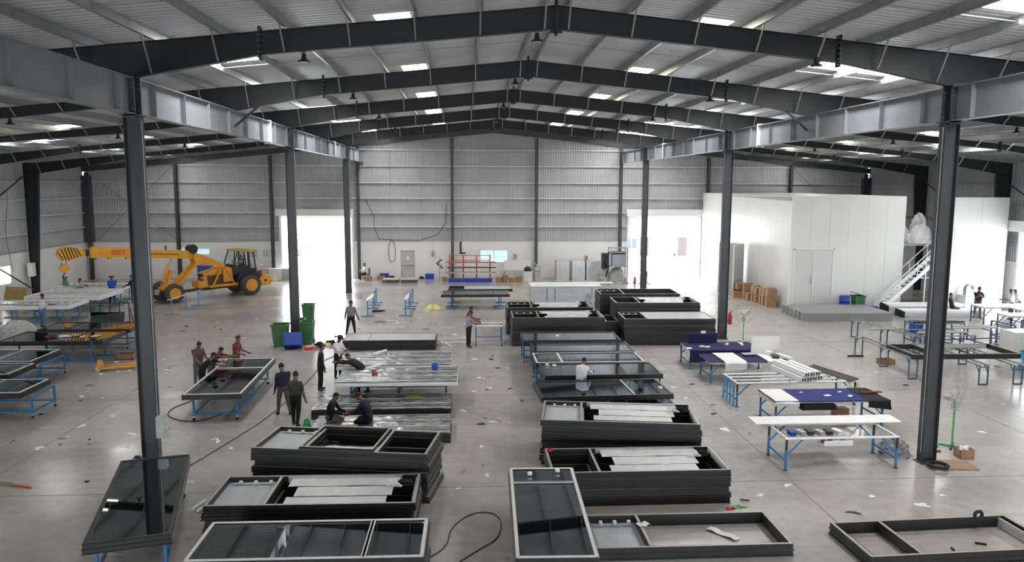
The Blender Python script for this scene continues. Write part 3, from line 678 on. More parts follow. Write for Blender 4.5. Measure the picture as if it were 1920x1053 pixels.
def window_unit(label, cat, loc, rz, L, W, D, mulls=(), cells=(), bead=None, group=None, name='window_frame', frame=None, fw=0.07, beadw=0.055, edge=None):
    """mulls: x positions from the left end; cells: contents from left to right"""
    frame = frame or FRAME
    t = thing(name, label, cat, loc, rz, group)
    for nm, me in rails(L, W, D, frame, fw, edge): put(nm, me, t)
    xs = [-L / 2 + fw] + [-L / 2 + q for q in mulls] + [L / 2 - fw]
    for q in mulls:
        key = ('mull', W, D, frame.name)
        if key not in PCACHE:
            PCACHE[key] = MB().span((-0.035, -W / 2 + fw, 0.01), (0.035, W / 2 - fw, D - 0.002), frame).span((-0.03, -W / 2 + fw, D - 0.001), (0.03, W / 2 - fw, D + 0.003), EDGE).mesh('mullion')
        o = put('mullion', PCACHE[key], t); o.location = (-L / 2 + q, 0, 0)
    for k, c in enumerate(cells):
        a = xs[k] + (0.035 if k else 0); b = xs[k + 1] - (0.035 if k < len(cells) - 1 else 0); y0, y1 = -W / 2 + fw, W / 2 - fw
        if c == 'panel':
            MB().span((a, y0, D * 0.22), (b, y1, D * 0.30), PANELB).build('infill_panel', t)
            MB().span((a + 0.1, y1 - 0.20, D * 0.32), (b - 0.08, y1 - 0.14, D * 0.5), SILVER).build('bracket_bar', t)
            for f in (0.25, 0.55, 0.85): MB().box((a + (b - a) * f, y1 - 0.17, D * 0.66), (0.07, 0.09, D * 0.3), FILMW).build('plastic_clip', t)
        elif c == 'clips':
            MB().span((a + 0.05, y1 - 0.16, D * 0.25), (b - 0.05, y1 - 0.11, D * 0.4), SILVER).build('bracket_bar', t)
            for f in (0.2, 0.5, 0.8): MB().box((a + (b - a) * f, y1 - 0.13, D * 0.55), (0.07, 0.08, D * 0.3), FILMW).build('plastic_clip', t)
        elif c == 'strips':
            rnd = random.Random(hash((round(L, 2), round(loc[1], 1))) & 255)
            MB().span((a + 0.12, y1 - 0.02, 0.02), (b - 0.35, y1, D - 0.004), FILM).build('film_strip', t)
            m_ = MB(); h = D * 0.5; g = []
            for j in range(2): g.append([(a + 0.22 + (b - a - 0.6) * i / 10, y1 - 0.05 - 0.42 * j + 0.004 * math.sin(i + j), D * 0.80 - 0.02 * j + 0.004 * math.sin(i * 1.3)) for i in range(11)])
            m_.sheet(g, FILM, 0.012); m_.build('film_strip', t)
            m_ = MB(); g = []
            for j in range(2): g.append([(a + 0.45 + (b - a - 0.95) * i / 10, y1 - 0.53 - 0.47 * j + 0.006 * math.sin(i * 0.8), D * 0.70 - 0.02 * j + 0.004 * math.sin(i * 1.9)) for i in range(11)])
            m_.sheet(g, FILM, 0.012); m_.build('film_strip', t)
            m_ = MB(); g = []
            for j in range(2): g.append([(a + 0.30 + (b - a - 0.9) * i / 10, y1 - 1.02 - 0.36 * j + 0.006 * math.sin(i * 0.8 + 1), D * 0.5 - 0.02 * j) for i in range(11)])
            m_.sheet(g, FILM, 0.012); m_.build('film_strip', t)
            MB().span((b - 0.02, y0 + 0.1, 0.02), (b, y1 - 0.1, D * 0.9), FILM).build('film_strip', t)
            MB().blob((b - 0.25, y1 - 0.3, D * 0.35), (0.2, 0.14, 0.12), BLKCLOTH, 5, 0.5).build('black_film_scrap', t)
            MB().blob((b - 0.5, y1 - 0.5, D * 0.6), (0.13, 0.10, 0.14), FILMW, 9, 0.6).build('torn_film_scrap', t)
        elif c == 'glass':
            MB().span((a, y0, D - 0.03), (b, y1, D - 0.018), GLASS).build('glass_pane', t)
        elif c == 'cover':
            MB().span((a, y0, D - 0.03), (b, y1, D - 0.012), PANELB).build('cover_panel', t)
        elif c == 'film':
            m_ = MB(); g = [[(a + 0.28 + (b - a - 0.32) * i / 9, y0 + 0.62 - 0.52 * j + 0.03 * math.sin(i * 1.7), 0.03 + 0.01 * math.sin(i)) for i in range(10)] for j in range(2)]
            m_.sheet(g, FILM, 0.008); m_.build('film_sheet', t); MB().blob((a + 0.3, y0 + 0.75, 0.03), (0.22, 0.12, 0.08), BLKCLOTH, 15, 0.5).build('black_film_scrap', t)
        elif c == 'dark':
            MB().span((a, y0, 0.01), (b, y1, 0.02), FRAME).build('back_panel', t)
        if bead and c in ('glass', 'film'):
            m_ = MB(); ww = beadw
            for p, q in (((a - ww / 2, y0 - ww, D + .002), (b + ww / 2, y0 + 0.01, D + 0.012)), ((a - ww / 2, y1 - 0.01, D + .002), (b + ww / 2, y1 + ww, D + 0.012)), ((a - ww, y0, D + .002), (a + 0.01, y1, D + 0.012)), ((b - 0.01, y0, D + .002), (b + ww, y1, D + 0.012))):
                MB().span(p, q, bead).build('glazing_bead', t)
    return t
def stack(desc, cx, cy, ztop, rz, L, W, n, grp, top_label, top_kw, mull=1.1, seed=0, jit=0.03, z0=0.0):
    rnd = random.Random(seed); dz = (ztop - z0) / n; D = round(dz - 0.006, 3)
    ords = ['topmost', 'second', 'third', 'fourth', 'fifth', 'sixth', 'seventh', 'eighth', 'ninth', 'tenth', 'eleventh', 'twelfth']
    for k in range(n):
        last = k == n - 1; dist = n - 1 - k
        ox = 0 if last else rnd.uniform(-jit, jit); oy = 0 if last else rnd.uniform(-jit, jit); rr = 0 if last else rnd.uniform(-0.006, 0.006)
        loc = (cx + ox, cy + oy, z0 + k * dz)
        if last: window_unit(top_label, 'window frame', loc, rz, L, W, D, group=grp, **top_kw)
        else:
            lab = f'charcoal frame, {ords[dist]} from the top of {desc}' if k else f'charcoal frame, bottommost of {desc}'
            window_unit(lab, 'window frame', loc, rz + rr, L, W, D, mulls=(mull,), group=grp)
# --- left nave row
stack('the stack behind the two glass-topped front frames', -3.3, 16.86, 0.85, -0.012, 4.45, 1.70, 5, 'frames in the second stack from the front left', 'charcoal frame with grey panel at left and film strips at right, on a low stack', dict(mulls=(1.25,), cells=('panel', 'strips')), 1.25, 1, 0.06)
stack('the tall stack before the seated men', -2.93, 19.10, 1.23, -0.166, 4.33, 1.72, 8, 'frames in the tall stack before the seated men', 'three-part charcoal frame topping the tall stack in front of the two seated men', dict(mulls=(1.3, 3.1), cells=('panel', 'film', 'open')), 1.3, 2, 0.06)
# the inner sash resting in the middle cell
window_unit('slim charcoal sash with a pale timber-coloured edge inside the tall stack frame', 'window sash', (-2.98, 19.12, 1.235), -0.166, 1.82, 1.66, 0.05, fw=0.05, name='window_sash')
stack('the glazed stack at the bottom left edge', -2.91, 14.28, 0.90, -0.01, 4.30, 1.66, 5, 'frames in the glazed front stack', 'charcoal unit with two dark glass panes and pale beads at the front left', dict(mulls=(3.2,), cells=('glass', 'glass'), bead=WHITEBEAD), 3.2, 3, 0.04)
stack('the low stack beyond the wrapped units', -3.5, 36.3, 0.46, -0.01, 4.25, 1.80, 3, 'frames in the low stack beyond the wrapped units', 'charcoal frame with pale cover panels on the low stack behind the wrapped units', dict(mulls=(1.15,), cells=('cover', 'cover')), 1.15, 4)
# --- right nave row
stack('the stack behind the white-beaded glass unit', 4.17, 18.42, 0.84, -0.0, 4.30, 1.72, 6, 'frames in the front right stack', 'charcoal frame with empty left cell and three film strips, red tape on its corner', dict(mulls=(1.15,), cells=('open', 'strips')), 1.15, 5, 0.035)
stack('the skewed stack in the right row', 4.27, 21.02, 1.26, -0.145, 4.25, 1.92, 8, 'frames in the skewed middle stack', 'charcoal frame with clipped grey panel and film strips on the tall skewed stack', dict(mulls=(1.1,), cells=('panel', 'strips')), 1.1, 6, 0.07)
stack('the stack just beyond the glass units', 4.4, 37.0, 1.36, -0.01, 4.35, 2.0, 8, 'frames in the tall stack beyond the glass units', 'charcoal frame with film strips on the stack just beyond the glass units', dict(mulls=(1.25,), cells=('clips', 'strips')), 1.25, 7)
stack('the stack before the big film-wrapped white block', 4.3, 39.75, 1.40, -0.01, 4.35, 2.0, 8, 'frames in the stack before the white block', 'charcoal frame with pale strips on the stack before the white block', dict(mulls=(1.25,), cells=('clips', 'strips')), 1.25, 8)
stack('the stack beside the second right column', 9.72, 36.9, 1.28, -0.03, 4.35, 2.1, 8, 'frames in the stack beside the right second column', 'charcoal frame with a pale panel on the stack beside the second right column', dict(mulls=(1.1,), cells=('clips', 'cover')), 1.1, 9)
stack('the middle one of three far right stacks', 9.8, 39.6, 1.64, -0.03, 4.3, 2.1, 10, 'frames in the middle stack near the right doorway', 'charcoal frame with folded grey sheet on the middle one of three far right stacks', dict(mulls=(1.25,), cells=('open', 'strips')), 1.25, 10)
stack('the rearmost of three far right stacks', 9.45, 42.1, 1.74, -0.03, 4.3, 2.1, 10, 'frames in the rear stack near the right doorway', 'charcoal frame with empty cells on the rearmost of three far right stacks', dict(mulls=(1.3,), cells=('clips', 'open')), 1.3, 11)
stack('the small stack between two big stacks', 7.15, 38.4, 0.9, -0.03, 0.85, 1.9, 5, 'small frames between the far stacks', 'small open charcoal frame topping the narrow stack between two big far stacks', dict(), 0.4, 12)
# frames lying on the floor at the front right
window_unit('charcoal frame flat on the floor with a grey panel at left and white papers inside', 'window frame', (4.68, 15.68, 0.02), 0.0, 4.1, 1.62, 0.24, (1.15,), ('panel', 'open'))
window_unit('large open charcoal frame flat on the floor in the bottom right corner', 'window frame', (10.05, 15.12, 0.02), 0.045, 4.1, 1.62, 0.24, (1.1,), ('open', 'open'))
tag(MB().bar((-1.35, 0, 0), (1.35, 0, 0), 0.03, 0.20, FILM).build('film_strip', None, (10.4, 15.92, 0.13), 0.045), 'long pale film strip leaning inside the floor frame, bottom right corner', 'film strip')
tag(MB().bar((-0.7, 0, 0), (0.7, 0, 0), 0.03, 0.20, FILM).build('film_strip', None, (11.93, 15.25, 0.13), 0.045 + PI / 2), 'short pale film strip on the right end of the bottom right floor frame', 'film strip')
tag(MB().torus((0, 0, 0), 0.085, 0.04, RUBBER, (0, 1, 0), 14, 6).build('black_tape_roll', None, (11.35, 15.85, 0.34)), 'black roll of film resting on the corner of the floor frame', 'tape roll')
for i, (x, y, a, l) in enumerate(((3.85, 15.95, 0.4, 0.28), (5.6, 15.9, -0.9, 0.75))):
    m_ = MB(); m_.sheet([[(-l / 2 + l * k / 5, s * 0.09, 0.02 * math.sin(k * 2.0) + 0.03) for k in range(6)] for s in (1, -1)], PAPER, 0.004)
    tag(m_.build('paper_strip', None, (x, y, 0.24 if i == 0 else 0.01), a), ('curled white paper on the mullion of the floor frame', 'white paper strip lying inside the front floor frame')[i], 'paper')
for i, (x, y, a, l) in enumerate(((10.2, 14.95, 1.4, 0.12), (10.95, 15.15, -0.4, 0.22))):
    tag(MB().bar((-l / 2, 0, 0.02), (l / 2, 0, 0.02), 0.04, 0.04, FRAME).build('metal_offcut', None, (x, y, 0), a), ('short dark offcut inside the bottom right floor frame, nearer its left', 'longer dark offcut inside the bottom right floor frame, to the right')[i], 'offcut')
tag(MB().torus((0, 0, 0.02), 0.05, 0.025, PAPER, (0, 1, 0.3), 12, 6).build('white_tape_roll', None, (10.25, 14.0, 0.045)), 'small white tape roll on the floor in the bottom right corner', 'tape roll')
m_ = MB().blob((0, 0, 0), (0.07, 0.06, 0.07), RED, 2, 0.5); tag(m_.build('red_tape_wad', None, (2.15, 19.10, 0.84)), 'red tape wad on the rear left corner of the front right stack', 'tape')
tag(MB().blob((0, 0, 0), (0.16, 0.08, 0.04), GREENP, 3, 0.5).build('green_tape_scrap', None, (6.45, 17.32, 0.0)), 'green tape scrap on the floor beside the front right stack', 'tape')
tag(MB().blob((0, 0, 0), (0.10, 0.07, 0.03), RED, 4, 0.5).build('red_tape_scrap', None, (6.2, 17.22, 0.0)), 'dark red tape scrap on the floor by the green one', 'tape')
tag(MB().bar((0, 0, 0.03), (0.22, -0.06, 0.03), 0.03, 0.03, FRAME).build('metal_offcut', None, (6.62, 17.7, 0)), 'short black offcut on the floor right of the front right stack', 'offcut')

# --- blue wheeled trolleys
def caster(mb, x, y): 
    mb.span((x - 0.03, y - 0.03, 0.10), (x + 0.03, y + 0.03, 0.16), SILVER); mb.cyl((x - 0.02, y, 0.055), (x + 0.02, y, 0.055), 0.055, RUBBER, 10)
def trolley(label, loc, rz, L, W, h, group='blue wheeled trolleys', mid=True, m=None, braces=False):
    m = m or BLUE
    t = thing('wheeled_trolley', label, 'trolley', loc, rz, group); xs = [-L / 2, 0, L / 2] if mid else [-L / 2, L / 2]
    for x in xs:
        for s in (-1, 1): MB().span((x - 0.03, s * W / 2 - 0.03, 0.16), (x + 0.03, s * W / 2 + 0.03, h - 0.05), m).build('leg', t)
        MB().bar((x, -W / 2, h - 0.025), (x, W / 2, h - 0.025), 0.05, 0.05, m).build('cross_rail', t)
        MB().bar((x, -W / 2 + .03, 0.22), (x, W / 2 - .03, 0.22), 0.05, 0.05, m).build('cross_rail', t)
    for s in (-1, 1):
        MB().bar((-L / 2, s * W / 2, 0.225), (L / 2, s * W / 2, 0.225), 0.052, 0.05, m).build('long_rail', t)
        for x in (xs[0], xs[-1]): k = MB(); caster(k, x, s * W / 2); k.build('caster', t)
        if braces: MB().bar((-L / 2, s * W / 2, h * .5), (-L / 2 + h * 0.4, s * W / 2, h - .05), 0.03, 0.03, m).build('brace', t)
    return t
def tstand(label, x, y, h, w=0.9, rz=0.0, m=None, grp='blue floor stands'):
    m = m or BLUE; t = thing('floor_stand', label, 'stand', (x, y, 0), rz, grp)
    MB().span((-0.028, -0.028, 0.04), (0.028, 0.028, h - 0.05), m).build('post', t); MB().span((-w / 2, -0.03, 0), (w / 2, 0.03, 0.045), m).build('foot', t); MB().span((-0.05, -0.22, h - 0.05), (0.05, 0.22, h), m).build('saddle', t)
    return t
def glazed(label, x, y, z, rz, L, W, D=0.16, mulls=(1.1,), cells=('glass', 'glass'), bead=None, grp='glazed units on trolleys', **k):
    return window_unit(label, 'glazed unit', (x, y, z - D), rz, L, W, D, mulls, cells, bead, grp, name='glazed_unit', edge=None if bead else FRAME, **k)
# bottom left dark unit, turned away from the row
A_T = math.atan2(-4.5, 1.2)
glazed('large dark glazed unit at the foot of the nearest left column', -6.93, 16.50, 0.98, A_T, 4.62, 1.52, 0.20, (), ('glass',), None)
trolley('blue trolley under the dark glazed unit by the nearest left column', (-6.93, 16.50, 0), A_T, 4.0, 1.2, 0.78)
# white beaded unit, turned across the right row
glazed('dark glass unit with thick pale beads, standing across the front of the right row', 1.68, 15.22, 1.02, PI / 2 - 0.03, 4.42, 1.50, 0.16, (3.52,), ('glass', 'glass'), WHITEBEAD)
trolley('blue trolley visible through the glass of the pale-beaded front unit', (1.68, 15.22, 0), PI / 2 - 0.03, 3.7, 1.2, 0.86)
for i, (x, y) in enumerate(((1.45, 17.0), (2.1, 17.15))):
    tag(MB().cyl((0, 0, 0), (0, 0, 0.055), 0.055, PAPER, 12).build('white_tape_roll', None, (x, y, 1.03)), ('white tape roll on the pale-beaded glass unit, left of two', 'white tape roll on the pale-beaded glass unit, right of two')[i], 'tape roll')
# trolley with four workers
glazed('dark glazed unit with pale beads and a cross bar, worked on by four men', -8.14, 27.2, 0.93, PI / 2 + 0.03, 5.15, 1.85, 0.16, (3.6,), ('glass', 'glass'), WHITEBEAD, beadw=0.035)
trolley('blue trolley carrying the glazed unit among the four men', (-8.12, 27.15, 0), PI / 2 + 0.03, 4.5, 1.35, 0.77)
# right row of glazed units
for i, (x, y, z, L, W, a, cells, bd) in enumerate(((4.45, 24.72, 0.97, 4.25, 2.0, 0.05, ('glass', 'glass'), None), (4.85, 27.4, 0.95, 4.2, 1.85, 0.02, ('glass',), None), (4.70, 29.3, 0.95, 4.15, 1.75, 0.01, ('glass', 'glass'), WHITEBEAD),
      (4.75, 31.3, 0.95, 4.1, 1.85, 0.0, ('glass',), None), (4.55, 33.3, 1.0, 4.2, 1.85, 0.0, ('glass',), None))):
    lab = ['dark glazed unit in front of the crouching man in white', 'dark glazed unit directly behind the crouching man in white', 'dark glazed unit with white beads, third in the right row', 'plain dark glazed unit, fourth in the right row',
           'dark glazed unit next to the far frame stack, with loose film on it'][i]
    glazed(lab, x, y, z, a, L, W, 0.16, ((3.0,) if i == 0 else (1.0,)) if len(cells) > 1 else (), cells, bd, beadw=0.04)
    if i: trolley(['blue trolley below the glazed unit in front of the crouching man', 'blue trolley below the glazed unit behind the crouching man', 'blue trolley below the white-beaded glazed unit of the right row',
            'blue trolley below the fourth glazed unit of the right row', 'blue trolley below the glazed unit next to the far frame stack'][i], (x, y, 0), a, L - 0.1, W - 0.5, z - 0.17)
stack('the low stack under the front glazed unit', 4.7, 24.75, 0.40, 0.0, 4.1, 1.3, 3, 'frames under the front glazed unit', 'charcoal frame at the top of the low stack under the front glazed unit', dict(mulls=(2.6,), cells=('open', 'open')), 2.6, 31)
glazed('low dark glazed unit half hidden under the front one of the right row', 4.7, 24.75, 0.56, 0.0, 4.1, 1.3, 0.15, (2.6,), ('glass', 'glass'), None)
for k in range(6): tstand(['left', 'middle', 'right'][k % 3] + (' front' if k < 3 else ' rear') + ' blue stand under the glazed unit before the crouching man', 2.75 + 1.75 * (k % 3), 23.9 if k < 3 else 25.6, 0.80, 0.3)
for i, (x, y, z) in enumerate(((3.0, 28.0, 0.955), (3.25, 27.85, 0.955), (4.0, 33.2, 1.0), (6.9 - 0.55, 24.5, 0.97))):
    tag(MB().cyl((0, 0, 0), (0, 0, 0.06), 0.07, PAPER, 12).build('white_tape_roll', None, (x, y, z + 0.005)), ['white tape roll at the left end of the unit behind the crouching man', 'second white tape roll on the unit behind the crouching man', 'white tape roll on the unit next to the far stack', 'white tape roll on the right end of the unit before the crouching man'][i], 'tape roll')
# left side units
for i, (xr, y, z, L, W, a) in enumerate(((-14.22, 26.05, 0.92, 4.3, 1.85, 0.0), (-15.95, 28.45, 0.94, 4.3, 1.75, 0.0), (-16.25, 30.65, 0.94, 4.3, 2.2, 0.0))):
    glazed(['glazed unit with pale beads at the left edge, nearest of three', 'glazed unit with pale beads at the left edge, middle of three', 'glazed unit with pale beads at the left edge, farthest of three'][i], xr - L / 2, y, z, a, L, W, 0.17, (2.9,), ('glass', 'glass'), WHITEBEAD)
    trolley(['blue trolley under the nearest glazed unit at the left edge', 'blue trolley under the middle glazed unit at the left edge', 'blue trolley under the farthest glazed unit at the left edge'][i], (xr - L / 2 + 0.35, y + 0.05, 0), a, L - 0.3, W - 0.45, z - 0.18)
glazed('long dark glazed unit with scraps of paper and a cream note lying on it', -17.5, 34.5, 0.95, 0.0, 4.35, 2.3, 0.17, (), ('glass',))
glazed('long dark glazed unit mirroring the orange crane', -17.35, 36.95, 0.97, 0.0, 4.1, 2.0, 0.17, (), ('glass',))
trolley('blue trolley under the crane-mirroring glazed unit', (-17.35, 36.95, 0), 0, 3.6, 1.4, 0.79)
for i, (x, y) in enumerate(((-19.0, 33.8), (-17.9, 33.8), (-16.8, 33.8), (-15.95, 33.6), (-18.6, 35.2), (-15.95, 34.9))):
    tstand(['blue stand at the left end of the paper-strewn glazed unit', 'second blue stand under the paper-strewn glazed unit', 'third blue stand under the paper-strewn glazed unit', 'blue stand at the right end of the paper-strewn glazed unit', 'rear left blue stand of the paper-strewn glazed unit', 'rear right blue stand of the paper-strewn glazed unit'][i], x, y, 0.775)
tag(MB().span((-0.16, -0.22, 0), (0.16, 0.22, 0.012), mat('cream_paper', (0.72, 0.68, 0.48), 0.7)).build('cream_note', None, (-16.1, 34.45, 0.957)), 'cream square note on the dark glazed unit', 'note')
tag(MB().span((-0.07, -0.2, 0), (0.07, 0.2, 0.012), PAPER).build('white_note', None, (-16.6, 34.35, 0.957)), 'narrow white note beside the cream one', 'note')
for i, (x, y, mm) in enumerate(((-17.9, 34.3, mat('maroon_cloth', (0.13, 0.03, 0.035), 0.9)), (-17.35, 34.35, WCLOTH), (-17.1, 34.6, mat('pink_paper', (0.6, 0.4, 0.4), 0.8)))):
    tag(MB().blob((0, 0, 0), (0.24, 0.13, 0.07), mm, 40 + i, 0.5).build('rag', None, (x, y, 0.957)), ['crumpled maroon rag on the dark glazed unit', 'crumpled white rag on the dark glazed unit', 'pink crumpled scrap on the dark glazed unit'][i], 'rag')
# white wrapped units at the far left
WHITEF = mat('white_powder_coat', (0.90, 0.91, 0.93), 0.45, 0, 0.03, 2)
for i, (x, y, z, L, W) in enumerate(((-23.55, 48.2, 1.0, 4.3, 3.3), (-23.7, 44.1, 0.96, 4.5, 2.5), (-23.8, 51.6, 1.0, 4.2, 2.0))):
    t = thing('wrapped_unit', ['white edged unit with foil wrapping, in front of the man in blue', 'foil-wrapped white unit behind the man in the white T-shirt', 'foil-wrapped unit beyond the man in blue'][i], 'wrapped unit', (x, y, z), (0, 0.05, 0)[i], 'wrapped white units')
    for nm, me in rails(L, W, 0.24 if i == 0 else 0.16, WHITEF, 0.12, WHITEF): 
        o = put(nm, me, t); o.location = (0, 0, -0.24 if i == 0 else -0.16)
    MB().span((-L / 2 + .09, -W / 2 + .09, -0.05), (L / 2 - .09, W / 2 - .09, -0.03), BRIGHT if i else FILM).build('foil_cover', t)
    MB().span((-L / 2 + .1, -0.2, -0.03), (L / 2 - .1, -0.14, 0.02), SILVER).build('cross_rail', t)
    for k in range(9): MB().box((-L / 2 + 0.35 + k * (L - 0.7) / 8, -0.17, 0.04), (0.09, 0.09, 0.05), WHITEF).build('foam_pad', t)
    for k in range(4):
        for s in (-1, 1):
            tstand(f'pale blue stand, {ordn[k]} along the ' + ('near' if s < 0 else 'far') + ' side of ' + ['the middle', 'the nearest', 'the farthest'][i] + ' white wrapped unit', x - L / 2 + 0.4 + k * (L - 0.8) / 3, y + s * (W / 2 - 0.35), z - (0.25 if i == 0 else 0.17), 0.9, 0, LBLUE, 'pale blue stands under the wrapped units')
# wrapped row on the left of the nave
def wrapped(label, x, y, z, a, L, W, D=0.14, edge=None, n=1):
    t = thing('wrapped_unit', label, 'wrapped unit', (x, y, z - D * n), a, 'shrink-wrapped units on the left of the nave')
    for k in range(n):
        for nm, me in rails(L, W, D - 0.006, edge or FRAME, 0.07):
            o = put(nm, me, t); o.location = (0, 0, k * D)
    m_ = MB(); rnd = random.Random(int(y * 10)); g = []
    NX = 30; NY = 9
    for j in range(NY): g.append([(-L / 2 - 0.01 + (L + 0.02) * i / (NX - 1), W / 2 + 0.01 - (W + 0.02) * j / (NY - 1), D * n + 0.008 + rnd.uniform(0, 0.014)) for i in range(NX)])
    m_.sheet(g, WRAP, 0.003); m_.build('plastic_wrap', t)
    for f in (0.0, 0.33, 0.66, 1.0):
        yy = -W / 2 + 0.05 + (W - 0.1) * f; MB().cyl((-L / 2, yy, D * n + 0.03), (L / 2, yy + 0.01, D * n + 0.03), 0.011, PLASTIC, 6).build('film_ridge', t)
    return t
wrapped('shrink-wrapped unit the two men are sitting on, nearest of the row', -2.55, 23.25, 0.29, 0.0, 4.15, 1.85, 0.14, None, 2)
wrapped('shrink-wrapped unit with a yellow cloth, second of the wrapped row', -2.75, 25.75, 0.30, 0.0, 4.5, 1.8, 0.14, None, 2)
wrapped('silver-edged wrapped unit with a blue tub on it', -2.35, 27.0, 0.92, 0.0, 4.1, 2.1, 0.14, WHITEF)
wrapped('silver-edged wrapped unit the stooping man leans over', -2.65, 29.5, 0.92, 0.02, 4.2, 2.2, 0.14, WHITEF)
trolley('blue trolley under the wrapped unit with the blue tub', (-2.35, 27.4, 0), 0, 3.3, 1.2, 0.77)
trolley('blue trolley under the wrapped unit by the stooping man', (-2.65, 29.5, 0), 0, 3.3, 1.3, 0.77)
# --- small things on the wrapped units
tag(MB().lathe((0, 0, 0), [(0.11, 0), (0.13, 0.22), (0.12, 0.22), (0.10, 0.02)], BLUEP, 14).build('blue_tub', None, (-1.1, 27.55, 0.95)), 'small blue tub on the silver-edged wrapped unit', 'tub')
tag(MB().blob((0, 0, 0), (0.10, 0.09, 0.13), RED, 8, 0.3).build('red_tape_roll', None, (-3.2, 27.0, 0.95)), 'red tape roll on the silver-edged wrapped unit', 'tape roll')
tag(MB().blob((0, 0, 0), (0.25, 0.13, 0.06), mat('yellow_cloth', (0.5, 0.5, 0.05), 0.9), 9, 0.5).build('yellow_cloth', None, (-1.75, 26.2, 0.32)), 'crumpled yellow cloth on the second wrapped unit', 'cloth')
tag(MB().blob((0, 0, 0), (0.13, 0.1, 0.30), mat('green_plastic_bag', (0.03, 0.5, 0.12), 0.5), 10, 0.3).build('green_bag', None, (-4.95, 23.9, 0.0)), 'bright green plastic bag beside the seated man at left', 'bag')
for i, (x, y) in enumerate(((-3.55, 27.9), (-3.6, 30.3))):
    tag(MB().cyl((0, 0, 0.05), (0.45, 0.7, 0.05), 0.05, PLASTIC, 8).build('film_roll', None, (x, y - 0.4, 0.97)), ['roll of clear film on the silver-edged wrapped unit', 'roll of clear film beside the stooping man'][i], 'film roll')
tag(MB().span((-0.25, -0.18, 0), (0.25, 0.18, 0.1), CARD).build('cardboard_piece', None, (-3.5, 22.75, 0.31)), 'flattened cardboard under the seated man in navy', 'cardboard')

# --- middle back: racks on stands
window_unit('dark unit with ribbed glass on stands, front one before the orange rack', 'glazed unit', (0.62, 47.65, 0.77), 0.0, 4.15, 1.75, 0.17, (), ('glass',), None, 'units before the orange rack', name='glazed_unit')
window_unit('dark unit with pale covers on stands, rear one before the orange rack', 'glazed unit', (0.95, 50.0, 0.77), 0.0, 4.1, 1.75, 0.17, (1.05,), ('dark', 'cover'), None, 'units before the orange rack', name='glazed_unit')
for i, (x, y) in enumerate(((-0.85, 47.2), (-0.8, 48.1), (-0.75, 49.6), (2.05, 47.2), (2.1, 48.1), (2.3, 49.6))):
    tstand(['nearest', 'second', 'third'][i % 3] + ' blue stand under the ' + ('left' if i < 3 else 'right') + ' end of the units before the orange rack', x, y, 0.765, 0.75)
# row of tall silver block
t = thing('film_wrapped_block', 'tall block of stacked white slabs in pale film, behind the far frame stack', 'wrapped block', (6.25, 48.4, 0))
for k in range(8): MB().span((-2.15, -0.85, 0.05 + k * 0.155), (2.15, 0.85, 0.2 + k * 0.155), mat('pale_blue_slab', (0.60, 0.64, 0.70), 0.4, 0, 0.05, 2)).build('slab', t)
MB().span((-2.2, -0.9, 1.295), (2.2, 0.9, 1.33), WHITEF).build('cover_sheet', t)
for x in (-1.2, -0.7, 1.6): MB().span((x, -0.875, 0.0), (x + 0.02, -0.855, 1.2), NAVY).build('strap', t)
tag(MB().cyl((0, 0, 0), (4.9, 0.2, 0), 0.06, WHITEF, 10).build('white_tube', None, (4.4, 48.2, 1.40)), 'long white tube lying along the top of the pale block', 'tube')
for j, (x0, x1, y, h, n) in enumerate(((9.0, 13.6, 47.5, 0.85, 6), (8.0, 12.2, 45.0, 0.75, 5))):
    t = thing('profile_bundle', ['pile of white profiles held by blue posts, rear one', 'pile of white profiles just behind the dark stacks'][j], 'profile pile', ((x0 + x1) / 2, y, 0), 0, 'white profile piles'); hw = (x1 - x0) / 2
    for k in range(n):
        for r_ in range(4): MB().span((-hw + 0.1 * (k % 2), -0.8 + r_ * 0.4, 0.06 + k * h / n), (hw - 0.15 * (k % 3), -0.42 + r_ * 0.4, 0.05 + (k + 0.9) * h / n), WHITEF).build('profile', t)
    for x in (-hw * 0.75, -0.3, hw * 0.5): MB().span((x - 0.02, -0.86, 0), (x + 0.02, -0.82, h + 0.35), BLUE).build('post', t); MB().span((x - 0.03, -0.9, 0), (x + 0.03, 0.9, 0.05), BLUE).build('base_rail', t)
for i, (x, y, d) in enumerate(((8.2, 43.6, (0.35, 0.3, 0.5)), (7.4, 46.2, (0.3, 0.35, 0.9)))):
    tag(MB().blob((0, 0, 0), d, TARP, 50 + i, 0.4).build('plastic_heap', None, (x, y, 0)), ['crumpled grey plastic heap between the pale piles, nearer', 'tall crumpled plastic heap between the pale piles, farther'][i], 'plastic heap')
t = thing('timber_pallet', 'reddish timber pallet on the floor between the far stacks', 'pallet', (7.3, 41.6, 0))
for k in range(5): MB().span((-0.5, -0.6 + k * 0.26, 0.1), (0.5, -0.42 + k * 0.26, 0.13), PLY).build('plank', t)
for k in range(3): MB().span((-0.5 + k * 0.46, -0.6, 0), (-0.42 + k * 0.46, 0.62, 0.1), PLY).build('bearer', t)
t = thing('white_bundle', 'bundle of white foam strips between the far stacks', 'bundle', (7.3, 40.0, 0))
for k in range(5): MB().span((-0.45, -0.4 + 0.18 * k, 0.02), (0.45, -0.26 + 0.18 * k, 0.16), FILMW).build('foam_strip', t)

